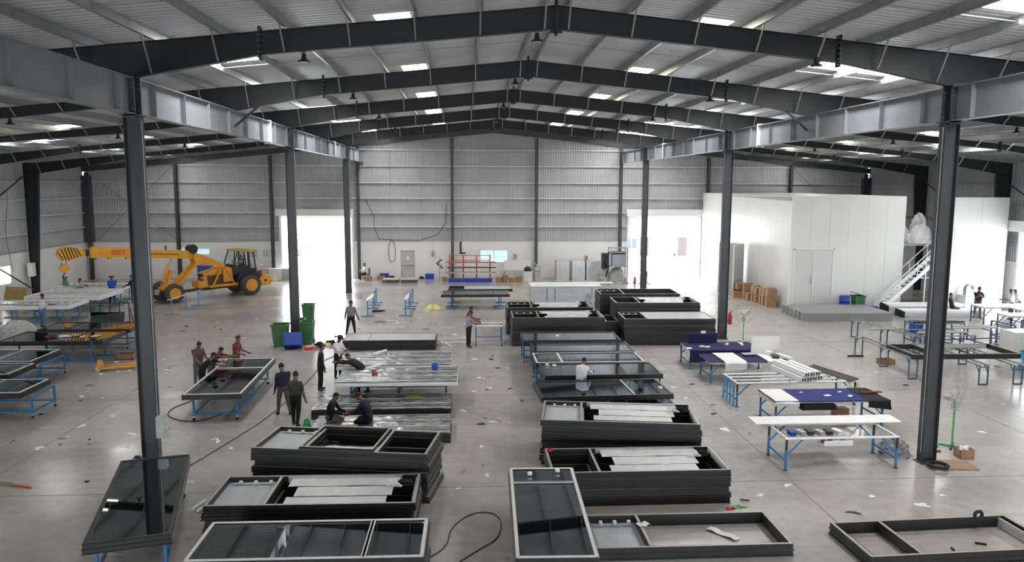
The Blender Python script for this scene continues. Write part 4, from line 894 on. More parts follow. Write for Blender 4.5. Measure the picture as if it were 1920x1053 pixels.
# --- mid floor stands (rows of T stands carrying bars)
def bar_row(label, x, ys, h, xshift=0.0, m=None):
    for k, y in enumerate(ys): tstand(f'blue stand, {ordn[k]} from the front in {label}', x + xshift * k, y, h, 0.75, 0, m or BLUE, 'blue stands in ' + label)
bar_row('the left row past the walking man', -5.6, (44.6, 47.6, 48.7, 49.8), 0.9, -0.03)
bar_row('the middle row past the walking man', -3.45, (44.7, 47.2, 48.1, 49.6), 0.9, 0.03)
tag(MB().blob((0, 0, 0), (0.12, 1.4, 0.10), PLASTIC, 60, 0.3).build('film_sleeve', None, (-5.6, 46.1, 0.9)), 'crumpled clear film draped over the left row of stands', 'film')
tag(MB().blob((0, 0, 0), (0.12, 1.4, 0.08), PLASTIC, 61, 0.3).build('film_sleeve', None, (-3.45, 46.1, 0.9)), 'crumpled clear film draped over the middle row of stands', 'film')
tag(MB().blob((0, 0, 0), (0.35, 0.25, 0.08), BLKCLOTH, 62, 0.5).build('dark_film_heap', None, (-5.2, 46.4, 0.0)), 'dark plastic scrap at the foot of the left stand row', 'scrap')
tag(MB().blob((0, 0, 0), (0.5, 0.4, 0.3), YPLAST, 63, 0.4).build('yellow_plastic_heap', None, (-1.9, 46.9, 0)), 'heap of yellow plastic film beside the dark unit on stands', 'plastic heap')
tag(MB().bar((0, 0, 0.02), (0.7, 0.1, 0.02), 0.08, 0.03, PAPER).build('paper_strip', None, (-4.4, 43.0, 0)), 'white strip on the floor between the two stand rows', 'paper')
tag(MB().bar((0, 0, 0.02), (0.6, 0.05, 0.02), 0.04, 0.03, FRAME).build('metal_offcut', None, (-5.0, 42.7, 0)), 'dark offcut on the floor in front of the stand rows', 'offcut')
# crossed white bars on the floor
for i, (a, b) in enumerate((((-1.35, 37.6), (-0.65, 35.9)), ((-1.5, 36.6), (0.05, 36.7)), ((-1.6, 37.3), (0.2, 37.5)))):
    tag(MB().bar((a[0], a[1], 0.03 + 0.05 * i), (b[0], b[1], 0.03 + 0.05 * i), 0.06, 0.04, WHITEF).build('white_profile', None), ['white profile lying across two others on the floor', 'front white profile on the floor near the two standing men', 'rear white profile on the floor near the two standing men'][i], 'profile')
# small blue trolley by the two men
t = thing('work_trolley', 'small blue work trolley with film-wrapped rails beside the two standing men', 'trolley', (0.95, 36.3, 0))
for x in (-0.45, 0.75):
    for y in (-0.3, 0.5): MB().span((x - 0.025, y - 0.025, 0.1), (x + 0.025, y + 0.025, 0.95), BLUE).build('leg', t)
    MB().bar((x, -0.3, 0.15), (x, 0.5, 0.15), 0.04, 0.04, BLUE).build('cross_rail', t)
for y in (-0.3, 0.5): MB().cyl((-0.5, y, 0.97), (0.8, y, 0.97), 0.04, PLASTIC, 8).build('wrapped_rail', t)
MB().bar((-0.45, -0.3, 0.45), (0.75, -0.3, 0.45), 0.04, 0.04, BLUE).build('long_rail', t)
for x in (-0.45, 0.75): k = MB(); k.cyl((x - 0.02, -0.3, 0.08), (x + 0.02, -0.3, 0.08), 0.08, RUBBER, 10); k.build('caster', t)
for i in range(3): tag(MB().bar((0, 0, 0.02), (0.1 * i - 0.2, -1.3, 0.02), 0.05, 0.03, SILVER).build('grey_profile', None, (1.95 + 0.2 * i, 37.3, 0)), ['first', 'second', 'third'][i] + ' grey profile from the left, on the floor beside the far stack', 'profile', 'grey profiles on the floor')

# --- back wall things
t = thing('storage_rack', 'orange cantilever rack holding long bars below the window', 'rack', (0.4, 61.0, 0))
for x in (-1.6, -0.55, 0.5, 1.55):
    MB().span((x - 0.05, -0.05, 0.0), (x + 0.05, 0.05, 2.05), ORANGE).build('upright', t)
    for z in (0.55, 0.95, 1.35, 1.7): MB().bar((x, 0, z), (x, -0.7, z + 0.03), 0.05, 0.06, ORANGE).build('arm', t)
    MB().span((x - 0.05, -0.8, 0.0), (x + 0.05, 0.0, 0.08), ORANGE).build('base_foot', t)
for z in (2.0, 1.62): MB().bar((-1.6, 0, z), (1.55, 0, z), 0.05, 0.05, ORANGE).build('top_rail', t)
MB().span((-1.7, -0.9, 0.0), (1.7, -0.78, 0.3), BLUEP).build('blue_bumper', t)
rnd = random.Random(4)
for k in range(14):
    z = (0.60, 1.0, 1.4)[k % 3]; y = -0.12 - 0.12 * (k // 3); L0 = rnd.uniform(-2.0, -1.6); 
    tag(MB().bar((L0, 0, 0), (rnd.uniform(1.7, 2.1), 0, 0), 0.07, 0.07, (SILVER, FRAME, GALV, ORANGE)[k % 4]).build('long_bar', None, (0.4, 61.0 + y, z + 0.10)), f'long metal bar on the {("lower","middle","upper")[k%3]} arms of the orange rack, {ordn[k//3]} from the wall', 'bar', 'bars on the orange rack')
t = thing('coat_tree_stand', 'grey post with clustered sockets standing left of the orange rack', 'post', (-1.95, 59.5, 0))
MB().cyl((0, 0, 0), (0, 0, 2.0), 0.03, GALV, 8).build('pole', t)
for k in range(6): MB().box((0.18 * math.cos(k * 1.1), 0.1 * math.sin(k), 1.2 + 0.12 * k), (0.16, 0.1, 0.1), RUBBER).build('socket', t)
tag(MB().span((-0.35, -0.25, 0), (0.35, 0.25, 0.42), BLUEP).build('blue_crate', None, (-2.85, 62.3, 0)), 'blue crate against the back wall left of the orange rack', 'crate')
tag(MB().blob((0, 0, 0), (0.2, 0.15, 0.2), RUBBER, 71, 0.3).build('black_bag', None, (-3.5, 62.5, 0)), 'small black bag against the back wall', 'bag')
for i, x in enumerate((-5.75, -4.35)):
    t = thing('beige_platform', ['low beige platform on the floor left of the grey door', 'low beige platform in front of the grey door'][i], 'platform', (x, 60.6, 0), 0, 'beige platforms')
    MB().span((-0.62, -0.55, 0.20), (0.62, 0.55, 0.26), BEIGE).build('top_panel', t); 
    m_ = MB()
    for s in (-1, 1): MB().bar((-0.62, s * 0.53, 0.17), (0.62, s * 0.53, 0.17), 0.04, 0.05, FRAME).build('frame_rail', t); MB().bar((-0.62, s * 0.53, 0.03), (0.62, s * 0.53, 0.03), 0.04, 0.04, FRAME).build('frame_rail', t)
    for s in (-1, 1):
        for e in (-1, 1): MB().bar((e * 0.6, s * 0.53, 0), (e * 0.6, s * 0.53, 0.2), 0.04, 0.04, FRAME).build('leg', t)
t = thing('socket_box', 'grey socket box with conduit on the back wall', 'switch box', (-2.6, YW - 0.05, 2.0)); MB().span((-0.12, -0.1, -0.2), (0.12, 0, 0.2), MACHINE).build('box', t); MB().cyl((0, -0.03, 0.2), (0, -0.03, 0.96), 0.012, GALV, 6).build('conduit', t)
for k in (-0.1, 0.06): MB().cyl((0, -0.14, k), (0, -0.1, k), 0.05, FRAME, 8).build('socket', t)
for i, (x, z) in enumerate(((4.1, 1.75), (9.95, 1.6))):
    t = thing('socket_box', ['grey socket box right of the window', 'grey socket box left of the machine'][i], 'switch box', (x, YW - 0.05, z)); MB().span((-0.11, -0.1, -0.2), (0.11, 0, 0.2), MACHINE).build('box', t)
    for k in (-0.1, 0.06): MB().cyl((0, -0.14, k), (0, -0.1, k), 0.05, FRAME, 8).build('socket', t)
o = MB().tube([(0.28 * math.cos(a) , 0, 0.9 * math.sin(a)) for a in [k * PI / 12 for k in range(25)]], 0.022, RUBBER, 6).build('hanging_cable', None, (-5.9, YW - 0.12, 2.15)); tag(o, 'loop of black cable hanging on the back wall by the grey door', 'cable')
o = MB().tube([(-7.9, 0, 6.3), (-7.3, 0, 5.0), (-7.25, 0, 4.0), (-6.9, 0, 3.15), (-5.5, 0, 3.08), (-3.6, 0, 3.05), (-2.2, 0, 3.5), (-1.55, 0, 4.5), (-1.5, 0, 6.0)], 0.025, RUBBER, 6).build('wall_cable', None, (0, YW - 0.22, 0)); tag(o, 'long black cable sagging along the top of the white wall', 'cable')
o = MB().span((-0.06, -0.08, -1.0), (0.06, 0, 0), RUBBER).span((-0.06, -0.08, -1.0), (0.4, 0, -0.9), RUBBER).build('drain_pipe', None, (-0.35, YW - 0.02, 2.95)); tag(o, 'black elbow pipe on the wall above the orange rack', 'pipe')
# seated corner by left door: boxes
for i, (x, y, sx, h, m) in enumerate(((-7.6, 61.3, 0.5, 0.35, CARD), (-6.7, 62.2, 0.6, 0.3, CARD), (-6.5, 62.75, 0.7, 0.42, BLUEP), (-5.9, 62.7, 0.4, 0.2, BLKCLOTH))):
    tag(MB().box((0, 0, h / 2), (sx, 0.4, h), m).build('storage_box', None, (x, y, 0)), ['cardboard box beside the man seated by the left doorway', 'cardboard box right of the seated man, nearer the wall', 'blue crate behind the cardboard boxes at the back wall', 'black box right of the blue crate at the back wall'][i], 'box')
# boxes and machines right of the orange rack
rnd = random.Random(11)
for i, (x, y, s_, h) in enumerate(((2.6, 60.0, 0.45, 0.4), (3.15, 60.3, 0.4, 0.55), (3.7, 60.0, 0.45, 0.35), (4.2, 60.2, 0.4, 0.45), (3.0, 60.9, 0.5, 0.3), (-1.6, 60.9, 0.4, 0.3))):
    t = thing('cardboard_box', ['cardboard box right of the orange rack, first in the row', 'taller cardboard box right of the orange rack, second in the row', 'cardboard box right of the orange rack, third in the row', 'cardboard box right of the orange rack, last in the row', 'cardboard box behind the row beside the orange rack', 'cardboard box left of the orange rack'][i], 'box', (x, y, 0), rnd.uniform(-.4, .4), 'cardboard boxes by the rack')
    MB().box((0, 0, h / 2), (s_, 0.36, h), CARD).build('carton', t); MB().box((0, 0, h + 0.002), (s_, 0.05, 0.004), CARDT).build('tape', t)
t = thing('workbench', 'grey metal framed bench with a pegboard back below the window', 'workbench', (4.2, 61.9, 0))
MB().span((-1.1, -0.3, 0.7), (1.1, 0.3, 0.74), MACHINE).build('bench_top', t); MB().span((-1.1, 0.28, 0.74), (1.1, 0.31, 1.5), WPANEL).build('back_board', t)
for x in (-1.05, 1.05): 
    for y in (-0.27, 0.27): MB().bar((x, y, 0), (x, y, 0.7), 0.04, 0.04, GALV).build('leg', t)
t = thing('grinder_machine', 'white machine with a dark visor right of the cardboard boxes', 'machine', (4.9, 60.6, 0)); MB().span((-0.35, -0.3, 0), (0.35, 0.3, 0.8), WPANEL).build('body', t); MB().lathe((0, 0, 0.8), [(0.3, 0), (0.3, 0.15), (0.18, 0.32), (0.02, 0.36)], RUBBER, 12).build('visor', t)
t = thing('pedestal_saw', 'grey pedestal machine with arm by the third gable column', 'machine', (5.7, 60.8, 0)); MB().span((-0.22, -0.25, 0), (0.22, 0.25, 0.75), MACHINE).build('pedestal', t); MB().box((0, 0, 0.95), (0.5, 0.3, 0.35), MACHINE).build('head', t); MB().bar((0.1, 0, 1.1), (-0.3, 0, 1.45), 0.08, 0.1, GALV).build('arm', t); MB().cyl((-0.05, -0.2, 1.0), (-0.05, -0.16, 1.0), 0.16, SILVER, 14).build('blade', t)
# galvanised cabinets
for i, x in enumerate((7.75, 9.0, 10.15)):
    t = thing('galvanised_duct', ['galvanised duct box against the back wall, leftmost of three', 'galvanised duct box against the back wall, middle of three', 'dented galvanised duct box against the back wall, rightmost of three'][i], 'duct box', (x, 61.6, 0), 0, 'galvanised duct boxes')
    MB().span((-0.55, -0.5, 0.0), (0.55, -0.46, 1.5), BRIGHT).build('front_sheet', t)
    MB().span((-0.55, -0.5, 0), (-0.52, 0.5, 1.5), BRIGHT).build('side_sheet', t); MB().span((0.52, -0.5, 0), (0.55, 0.5, 1.5), BRIGHT).build('side_sheet', t); MB().span((-0.55, -0.46, 1.46), (0.55, 0.5, 1.5), BRIGHT).build('top_sheet', t)
    MB().bar((-0.52, -0.51, 0.05), (0.52, -0.51, 1.45), 0.012, 0.03, BRIGHT, (0, 1, 0)).build('crease', t)
t = thing('filter_machine', 'grey machine in an open steel frame with a tarp, left of the right doorway', 'machine', (11.6, 58.9, 0))
for x in (-0.55, 0.75):
    for y in (-0.5, 0.5): MB().span((x - 0.03, y - 0.03, 0), (x + 0.03, y + 0.03, 2.75), GALV).build('frame_post', t)
for z in (1.35, 2.45, 2.75):
    for y in (-0.5, 0.5): MB().bar((-0.55, y, z), (0.75, y, z), 0.05, 0.05, GALV).build('frame_rail', t)
    for x in (-0.55, 0.75): MB().bar((x, -0.5, z), (x, 0.5, z), 0.05, 0.05, GALV).build('frame_rail', t)
MB().span((-0.42, -0.42, 1.35), (0.68, 0.42, 2.3), mat('blue_grey_cabinet', (0.38, 0.42, 0.48), 0.45)).build('cabinet', t)
MB().span((-1.15, -0.3, 1.2), (-0.62, 0.3, 2.35), FRAME).build('motor_housing', t); MB().span((-0.6, -0.46, 2.33), (0.6, 0.4, 2.44), FRAME).build('top_tray', t)
MB().blob((0.1, 0, 0), (0.72, 0.6, 1.2), TARP, 81, 0.25, 18, 10).build('tarp', t); MB().blob((-1.0, 0, 0), (0.5, 0.5, 1.25), TARP, 82, 0.3, 16, 9).build('tarp', t)
MB().tube([(-0.8, -0.3, 2.2), (-0.95, -0.45, 1.7), (-0.7, -0.5, 1.2), (-0.9, -0.5, 0.6)], 0.06, RUBBER, 8).build('hose', t)
t = thing('red_reel', 'red and grey drum on a small frame in the right doorway', 'drum', (13.7, 58.3, 0)); MB().cyl((0, 0, 0.1), (0, 0, 0.65), 0.2, MACHINE, 16).build('drum_base', t); MB().cyl((0, 0, 0.65), (0, 0, 1.02), 0.2, RED, 16).build('drum_top', t); MB().bar((-0.5, 0, 0.06), (0.45, -0.1, 0.06), 0.05, 0.06, RUBBER).build('foot_bar', t)
def extinguisher(label, x, y, z):
    t = thing('fire_extinguisher', label, 'extinguisher', (x, y, z)); MB().lathe((0, 0, 0), [(0.085, 0), (0.09, 0.03), (0.09, 0.46), (0.07, 0.53), (0.03, 0.57), (0.028, 0.60)], RED, 14).build('cylinder', t)
    MB().bar((-0.02, 0, 0.62), (0.10, 0, 0.66), 0.03, 0.03, RUBBER).build('valve_handle', t); MB().tube([(0, 0, 0.61), (-0.11, 0, 0.56), (-0.12, 0, 0.35), (-0.11, 0, 0.15)], 0.012, RUBBER, 6).build('hose', t); MB().cyl((-0.11, 0, 0.15), (-0.11, 0, 0.06), 0.018, RUBBER, 8, 0.03).build('nozzle', t)
extinguisher('red fire extinguisher between the grey machine and the red drum', 12.95, 58.4, 0)

# --- bins around the second left column
def wheelie(label, x, y, rz, h=1.05, lid=False, w=0.56, open_lid=False):
    t = thing('wheelie_bin', label, 'bin', (x, y, 0), rz, 'green wheelie bins'); b = w * 0.78 / 2; q = w / 2; m_ = MB(); z0, z1 = 0.06, h
    m_.add([(-b, -b, z0), (b, -b, z0), (b, b, z0), (-b, b, z0), (-q, -q, z1), (q, -q, z1), (q, q * 1.1, z1), (-q, q * 1.1, z1), (-q + .03, -q + .03, z1), (q - .03, -q + .03, z1), (q - .03, q * 1.1 - .03, z1), (-q + .03, q * 1.1 - .03, z1), (-b + .03, -b + .03, z0 + .05), (b - .03, -b + .03, z0 + .05), (b - .03, b - .03, z0 + .05), (-b + .03, b - .03, z0 + .05)],
           [(3, 2, 1, 0), (0, 1, 5, 4), (1, 2, 6, 5), (2, 3, 7, 6), (3, 0, 4, 7), (4, 5, 9, 8), (5, 6, 10, 9), (6, 7, 11, 10), (7, 4, 8, 11), (8, 9, 13, 12), (9, 10, 14, 13), (10, 11, 15, 14), (11, 8, 12, 15), (12, 13, 14, 15)], GREENB)
    m_.build('bin_body', t)
    for a, e in (((-q - .03, -q - .03), (q + .03, -q)), ((-q - .03, q * 1.1), (q + .03, q * 1.1 + .03)), ((-q - .03, -q), (-q, q * 1.1)), ((q, -q), (q + .03, q * 1.1))): MB().span((a[0], a[1], z1 - 0.06), (e[0], e[1], z1 + 0.01), GREENB).build('rim', t)
    MB().cyl((-q, q * 1.1 + 0.07, z1 - 0.05), (q, q * 1.1 + 0.07, z1 - 0.05), 0.018, GREENB, 8).build('handle', t)
    for s in (-1, 1): MB().cyl((s * b - 0.03 * s, b + 0.05, 0.1), (s * b + 0.03 * s, b + 0.05, 0.1), 0.1, RUBBER, 14).build('wheel', t)
    if lid: MB().box((0, 0, z1 + 0.03), (w + 0.06, w * 1.1 + 0.06, 0.04), GREENB).build('lid', t)
    if open_lid: MB().bar((q * 1.1, 0, z1 + 0.0), (-q * 1.1, 0, z1 + 0.2), w + 0.08, 0.04, GREENB).build('lid', t)
    return t
wheelie('green wheelie bin left of the second left column', -8.62, 36.35, 0.05, 1.08, False, 0.72)
wheelie('green wheelie bin right of the second left column, with stuff beside it', -7.50, 36.95, 0.0, 1.1, False, 0.58)
wheelie('green wheelie bin standing farther back behind the second left column', -8.5, 42.3, 0.0, 1.1, False, 0.6)
wheelie('narrow green wheelie bin hidden behind the second left column', -8.05, 37.95, 0.1, 1.05, False, 0.5)
t = thing('blue_bin', 'tilted open blue crate leaning by the second left column', 'crate', (-7.93, 35.75, 0.13), 0.15)
Mx = Matrix.Rotation(-0.45, 3, 'X'); m_ = MB()
for c, d in (((0, -0.3, 0.3), (0.78, 0.02, 0.6)), ((0, 0.3, 0.3), (0.78, 0.02, 0.6)), ((-0.39, 0, 0.3), (0.02, 0.6, 0.6)), ((0.39, 0, 0.3), (0.02, 0.6, 0.6)), ((0, 0, 0.01), (0.78, 0.6, 0.02))): m_.box(Mx @ Vector(c), d, BLUEP, M=Mx)
m_.build('crate_shell', t)
rnd = random.Random(21)
for k, (x, y, m) in enumerate(((-7.2, 35.7, RED), (-7.0, 35.95, CARD), (-6.85, 36.5, BLKCLOTH), (-6.6, 36.7, YPLAST), (-7.15, 36.05, PAPER), (-6.4, 36.9, BLKCLOTH))):
    tag(MB().blob((0, 0, 0), (0.22, 0.16, 0.16 if k in (2, 5) else 0.1), m, 90 + k, 0.5).build('litter', None, (x, y, 0)), ['red scrap on the floor beside the blue crate', 'brown crumpled scrap beside the blue crate', 'black cable heap beside the right green bin', 'yellow crumpled bag beside the black heap', 'white crumpled paper beside the blue crate', 'small black heap right of the yellow bag'][k], 'litter')
# --- pallet jack
t = thing('pallet_jack', 'yellow hand pallet truck on the floor left of the nearest column', 'pallet truck', (-14.55, 32.1, 0), 0.35)
for s in (-1, 1): MB().span((-0.25, s * 0.19 - 0.08, 0.09), (1.0, s * 0.19 + 0.08, 0.15), YELLOW).build('fork', t)
MB().prism([(-0.45, 0.08), (-0.2, 0.08), (-0.25, 0.35), (-0.42, 0.42)], 'y', -0.25, 0.25, YELLOW).build('front_frame', t)
MB().cyl((-0.4, -0.1, 0.1), (-0.4, 0.1, 0.1), 0.1, SILVER, 12).build('steer_wheel', t)
MB().bar((-0.42, 0, 0.3), (-0.62, 0, 1.25), 0.05, 0.05, FRAME).build('drawbar', t); MB().torus((-0.63, 0, 1.33), 0.12, 0.015, RUBBER, (1, 0, 0.2), 14, 6).build('handle', t)
# --- glass rack
t = thing('glass_rack', 'dark steel rack holding leaning panes, behind the crane-mirroring unit', 'rack', (-19.0, 42.4, 0))
for k in range(5): MB().span((-1.0 + 0.5 * k - 0.025, -0.025, 0), (-1.0 + 0.5 * k + 0.025, 0.025, 1.22), FRAME).build('upright', t)
for z in (0.1, 1.2): MB().bar((-1.02, 0, z), (1.02, 0, z), 0.05, 0.05, FRAME).build('rail', t)
for x in (-1.0, 1.0): MB().bar((x, 0, 1.1), (x, 0.5, 0), 0.04, 0.04, FRAME).build('brace', t); MB().bar((x, -0.7, 0.03), (x, 0.5, 0.03), 0.05, 0.05, FRAME).build('foot', t)
for i in range(2): 
    o = MB().add([(-0.85, -0.55 + 0.1 * i, 0.06), (0.85, -0.55 + 0.1 * i, 0.06), (0.85, -0.30 + 0.1 * i, 0.75), (-0.85, -0.30 + 0.1 * i, 0.75), (-0.85, -0.53 + 0.1 * i, 0.06), (0.85, -0.53 + 0.1 * i, 0.06), (0.85, -0.28 + 0.1 * i, 0.75), (-0.85, -0.28 + 0.1 * i, 0.75)], [(0, 1, 2, 3), (7, 6, 5, 4), (0, 4, 5, 1), (3, 2, 6, 7), (0, 3, 7, 4), (1, 5, 6, 2)], GLASS).build('glass_sheet', None, (-19.0, 42.4, 0)); tag(o, ['front glass sheet leaning in the dark rack', 'rear glass sheet leaning in the dark rack'][i], 'glass sheet')
tag(MB().blob((0, 0, 0), (1.0, 0.9, 1.0), TARP, 95, 0.12, 24, 8).build('wrapped_heap', None, (-21.6, 38.3, 0)), 'bulky grey plastic-wrapped heap at the left edge', 'wrapped heap')
t = thing('board_sheet', 'mustard yellow board leaning against the left wall', 'board', (-27.4, 49.3, 0.0)); m_ = MB(); m_.bar((-0.45, 0, 0), (-0.38, 0.35, 1.15), 1.3, 0.06, FOAMY, (0, 1, 0)); m_.build('board', t)
t = thing('cardboard_tray', 'flat brown cardboard box on the floor near the nearest left column', 'box', (-14.75, 34.15, 0), 0.0); m_ = MB()
for a, b in (((-0.35, -0.22, 0), (0.35, 0.22, 0.02)), ((-0.35, -0.22, 0), (-0.33, 0.22, 0.25)), ((0.33, -0.22, 0), (0.35, 0.22, 0.25)), ((-0.35, -0.22, 0), (0.35, -0.2, 0.25)), ((-0.35, 0.2, 0), (0.35, 0.22, 0.25))): m_.span(a, b, CARD)
m_.build('carton', t)
# --- switch box on the nearest left column
t = thing('switch_box', 'grey switch box with sockets on the nearest left column', 'switch box', (XL + 0.31, Y1 - 0.12, 1.35)); MB().span((-0.09, -0.1, -0.25), (0.11, 0.1, 0.3), MACHINE).build('box', t)
for k in (-0.18, -0.02): MB().cyl((0.11, -0.02, k), (0.2, -0.02, k), 0.05, MACHINE, 10).build('socket', t)
# --- broom, brackets and cable on the left front floor
t = thing('broom', 'grass broom with an orange handle on the floor at the left edge', 'broom', (-11.3, 19.55, 0), -0.35); MB().cyl((0, 0, 0.03), (0.45, 0, 0.03), 0.025, mat('orange_handle', (0.85, 0.10, 0.02), 0.5), 8).build('handle', t); MB().blob((-0.35, 0, 0), (0.4, 0.09, 0.06), mat('straw', (0.25, 0.22, 0.15), 0.9), 4, 0.3).build('bristles', t)
for i in range(2): tag(MB().box((0, 0, 0.05), (0.06, 0.5, 0.06), PAPER, -0.25).build('white_channel', None, (-6.3 + 0.15 * i, 18.0 - 0.1 * i, 0)), ['white channel piece on the floor right of the dark glazed unit, left of two', 'white channel piece on the floor right of the dark glazed unit, right of two'][i], 'channel')
def cable(label, pts, r=0.012, m=None):
    # smooth the polyline
    P = [Vector((p[0], p[1], r + 0.003)) for p in pts]
    for _ in range(2):
        Q = [P[0]]
        for a, b in zip(P[:-1], P[1:]): Q += [a * 0.75 + b * 0.25, a * 0.25 + b * 0.75]
        P = Q + [P[-1]]
    tag(MB().tube(P, r, m or RUBBER, 5).build('floor_cable', None), label, 'cable')
cable('thin black cable running from the nearest left column toward the green bins', [(-7.7, 19.9), (-7.3, 21.3), (-6.9, 23.0), (-6.4, 25.2), (-6.0, 30.5), (-6.2, 34.2), (-4.3, 35.6)])
cable('curling black cable on the floor between the two front rows', [(-0.4, 14.6), (0.2, 15.4), (0.75, 16.0), (0.8, 17.2), (0.2, 17.4), (-0.35, 16.6), (-0.4, 15.6), (-0.9, 15.0)])
cable('grey cable looping beside the four-men trolley', [(-9.6, 27.2), (-10.0, 26.2), (-9.7, 25.2), (-8.6, 24.6), (-8.0, 25.6)], 0.015)
cable('pale cord trailing from the yellow pallet truck', [(-13.9, 31.8), (-13.2, 31.6), (-12.6, 32.6), (-11.9, 32.9)], 0.015, PAPER)
# loose litter on the floor
rnd = random.Random(77); spots = []
for (x0, x1, y0, y1, n) in ((-15, -9.5, 22, 34, 60), (-12, -6, 17, 23, 12), (-6.5, -0.3, 38.5, 45, 30), (-0.1, 2.0, 22, 34, 26), (7.2, 8.8, 17, 30, 10), (-20, -10, 36, 46, 30), (12, 17, 22, 33, 7), (-0.3, 0.7, 18, 22, 5), (7.0, 12, 16.3, 19.3, 6)):
    for _ in range(n): spots.append((rnd.uniform(x0, x1), rnd.uniform(y0, y1)))
LIT = [PAPER, PAPER, PLASTIC, FRAME, CARD, BLKCLOTH]
LM = [('the four-men trolley', -8.1, 27.2), ('the yellow pallet truck', -14.5, 32.1), ('the nearest left column', XL, Y1), ('the second left column', XL, Y1 + 2 * BAY), ('the broom', -11.3, 19.5), ('the walking man in black trousers', -5.3, 24.2), ('the paper-strewn glazed unit', -16.5, 34.5),
      ('the glass rack', -19, 42.4), ('the left row of stands', -5.6, 46), ('the middle row of stands', -3.4, 46), ('the man walking past the bins', -5.7, 39), ('the crossed white profiles', -0.8, 36.8), ('the small blue trolley', 0.15, 36.2), ('the tub-carrying wrapped unit', -1.1, 27), ('the seated men', -2.9, 23.3),
      ('the crouching man in white', 3.9, 26.2), ('the tall stack', -1.2, 19.1), ('the skewed stack', 4.3, 21), ('the front right stack', 4.2, 18.4), ('the nearest work table', 10.1, 20.2), ('the blue-board table', 11.5, 23.8), ('the profile rack', 11.4, 26.2), ('the navy tables', 11, 30), ('the long trestle', 19.8, 35), ('the stands before the crane', -17, 47), ('the nearest left-edge unit', -14.3, 26), ('the brown tray box', -14.7, 34.2), ('the near fan', 14.2, 21.2), ('the floor frame', 5, 16)]
used = set()
for k, (x, y) in enumerate(spots):
    m = rnd.choice(LIT); s_ = rnd.uniform(0.05, 0.17); cn = {PAPER: 'white paper', PLASTIC: 'clear film', FRAME: 'dark metal', CARD: 'brown cardboard', BLKCLOTH: 'black plastic'}[m]
    lm = min(LM, key=lambda q: (q[1] - x) ** 2 + (q[2] - y) ** 2); dx, dy = x - lm[1], y - lm[2]
    rel = ('right of' if dx > 0 else 'left of') if abs(dx) > abs(dy) else ('beyond' if dy > 0 else 'in front of')
    lab = f'{"tiny" if s_ < 0.09 else "small" if s_ < 0.13 else "larger"} {cn} scrap on the floor {rel} {lm[0]}'
    if lab in used: continue
    used.add(lab)
    o = MB().blob((0, 0, 0), (s_, s_ * rnd.uniform(0.3, 0.8), rnd.uniform(0.01, 0.03)), m, 200 + k, 0.6, 9, 3).build('floor_scrap', None, (x, y, 0.001), rnd.uniform(0, 3)); tag(o, lab, 'scrap', 'scraps littering the floor')
# ================================================================= RIGHT SIDE WORK AREA
def worktable(label, cx, cy, rz, L, W, h, grp, taped=True, name='work_table', rungs=0, cross=True, m=None):
    """blue legs with knee braces under a frame of film-wrapped rails"""
    m = m or BLUE
    t = thing(name, label, 'table', (cx, cy, 0), rz, grp); rm = PLASTIC if taped else GALV
    for sx in (-1, 1):
        for sy in (-1, 1):
            x, y = sx * L / 2, sy * W / 2
            MB().bar((x, y, 0.0), (x, y, h * 0.62), 0.055, 0.055, m, (0, 1, 0)).build('leg', t)
            MB().bar((x, y, h * 0.62), (x, y, h - 0.03), 0.05, 0.05, FRAME, (0, 1, 0)).build('leg_top', t)
            MB().bar((x, y, h * 0.45), (x - sx * h * 0.5, y, h - 0.05), 0.035, 0.035, m, (0, 1, 0)).build('knee_brace', t)
            MB().box((x, y, 0.008), (0.1, 0.1, 0.016), FRAME).build('foot_plate', t)
        MB().bar((sx * L / 2, -W / 2, h * 0.30), (sx * L / 2, W / 2, h * 0.30), 0.04, 0.04, m).build('cross_rail', t)
        MB().cyl((sx * L / 2, -W / 2, h - 0.03), (sx * L / 2, W / 2, h - 0.03), 0.032, rm, 8).build('top_rail', t)
    for sy in (-1, 1): MB().cyl((-L / 2 - 0.04, sy * W / 2, h - 0.03), (L / 2 + 0.04, sy * W / 2, h - 0.03), 0.034, rm, 8).build('top_rail', t)
    for k in range(rungs): MB().cyl((-L / 2, -W / 2 + W * (k + 1) / (rungs + 1), h - 0.03), (L / 2, -W / 2 + W * (k + 1) / (rungs + 1), h - 0.03), 0.03, rm, 8).build('top_rail', t)
    return t
def cloth(label, cx, cy, z, rz, L, W, drop, m, name='table_cloth', grp=None, dropsides=(1, 1, 1, 1), seed=0):
    rnd = random.Random(seed); N = 26; Mr = 12; g = []; 
    for j in range(Mr + 1):
        row = []
        for i in range(N + 1):
            u = -L / 2 - drop * dropsides[0] + (L + drop * (dropsides[0] + dropsides[1])) * i / N; v = W / 2 + drop * dropsides[2] - (W + drop * (dropsides[2] + dropsides[3])) * j / Mr
            ox = max(0, abs(u) - L / 2); oy = max(0, abs(v) - W / 2); d = max(ox, oy); x = max(-L / 2, min(L / 2, u)); y = max(-W / 2, min(W / 2, v)); wv = 0.02 * math.sin(7 * u + seed) + 0.02 * math.sin(6 * v)
            if d > 0: x += (0.02 + wv) * (1 if u > L / 2 else -1 if u < -L / 2 else 0); y += (0.02 + wv) * (1 if v > W / 2 else -1 if v < -W / 2 else 0)
            row.append((x, y, -d * (0.85 + 0.15 * math.sin(3 * u + 2 * v + seed)) + rnd.uniform(0, 0.006)))
        g.append(row)
    m_ = MB(); m_.sheet(g, m, 0.006); o = m_.build(name, None, (cx, cy, z), rz); return tag(o, label, 'cloth', grp)
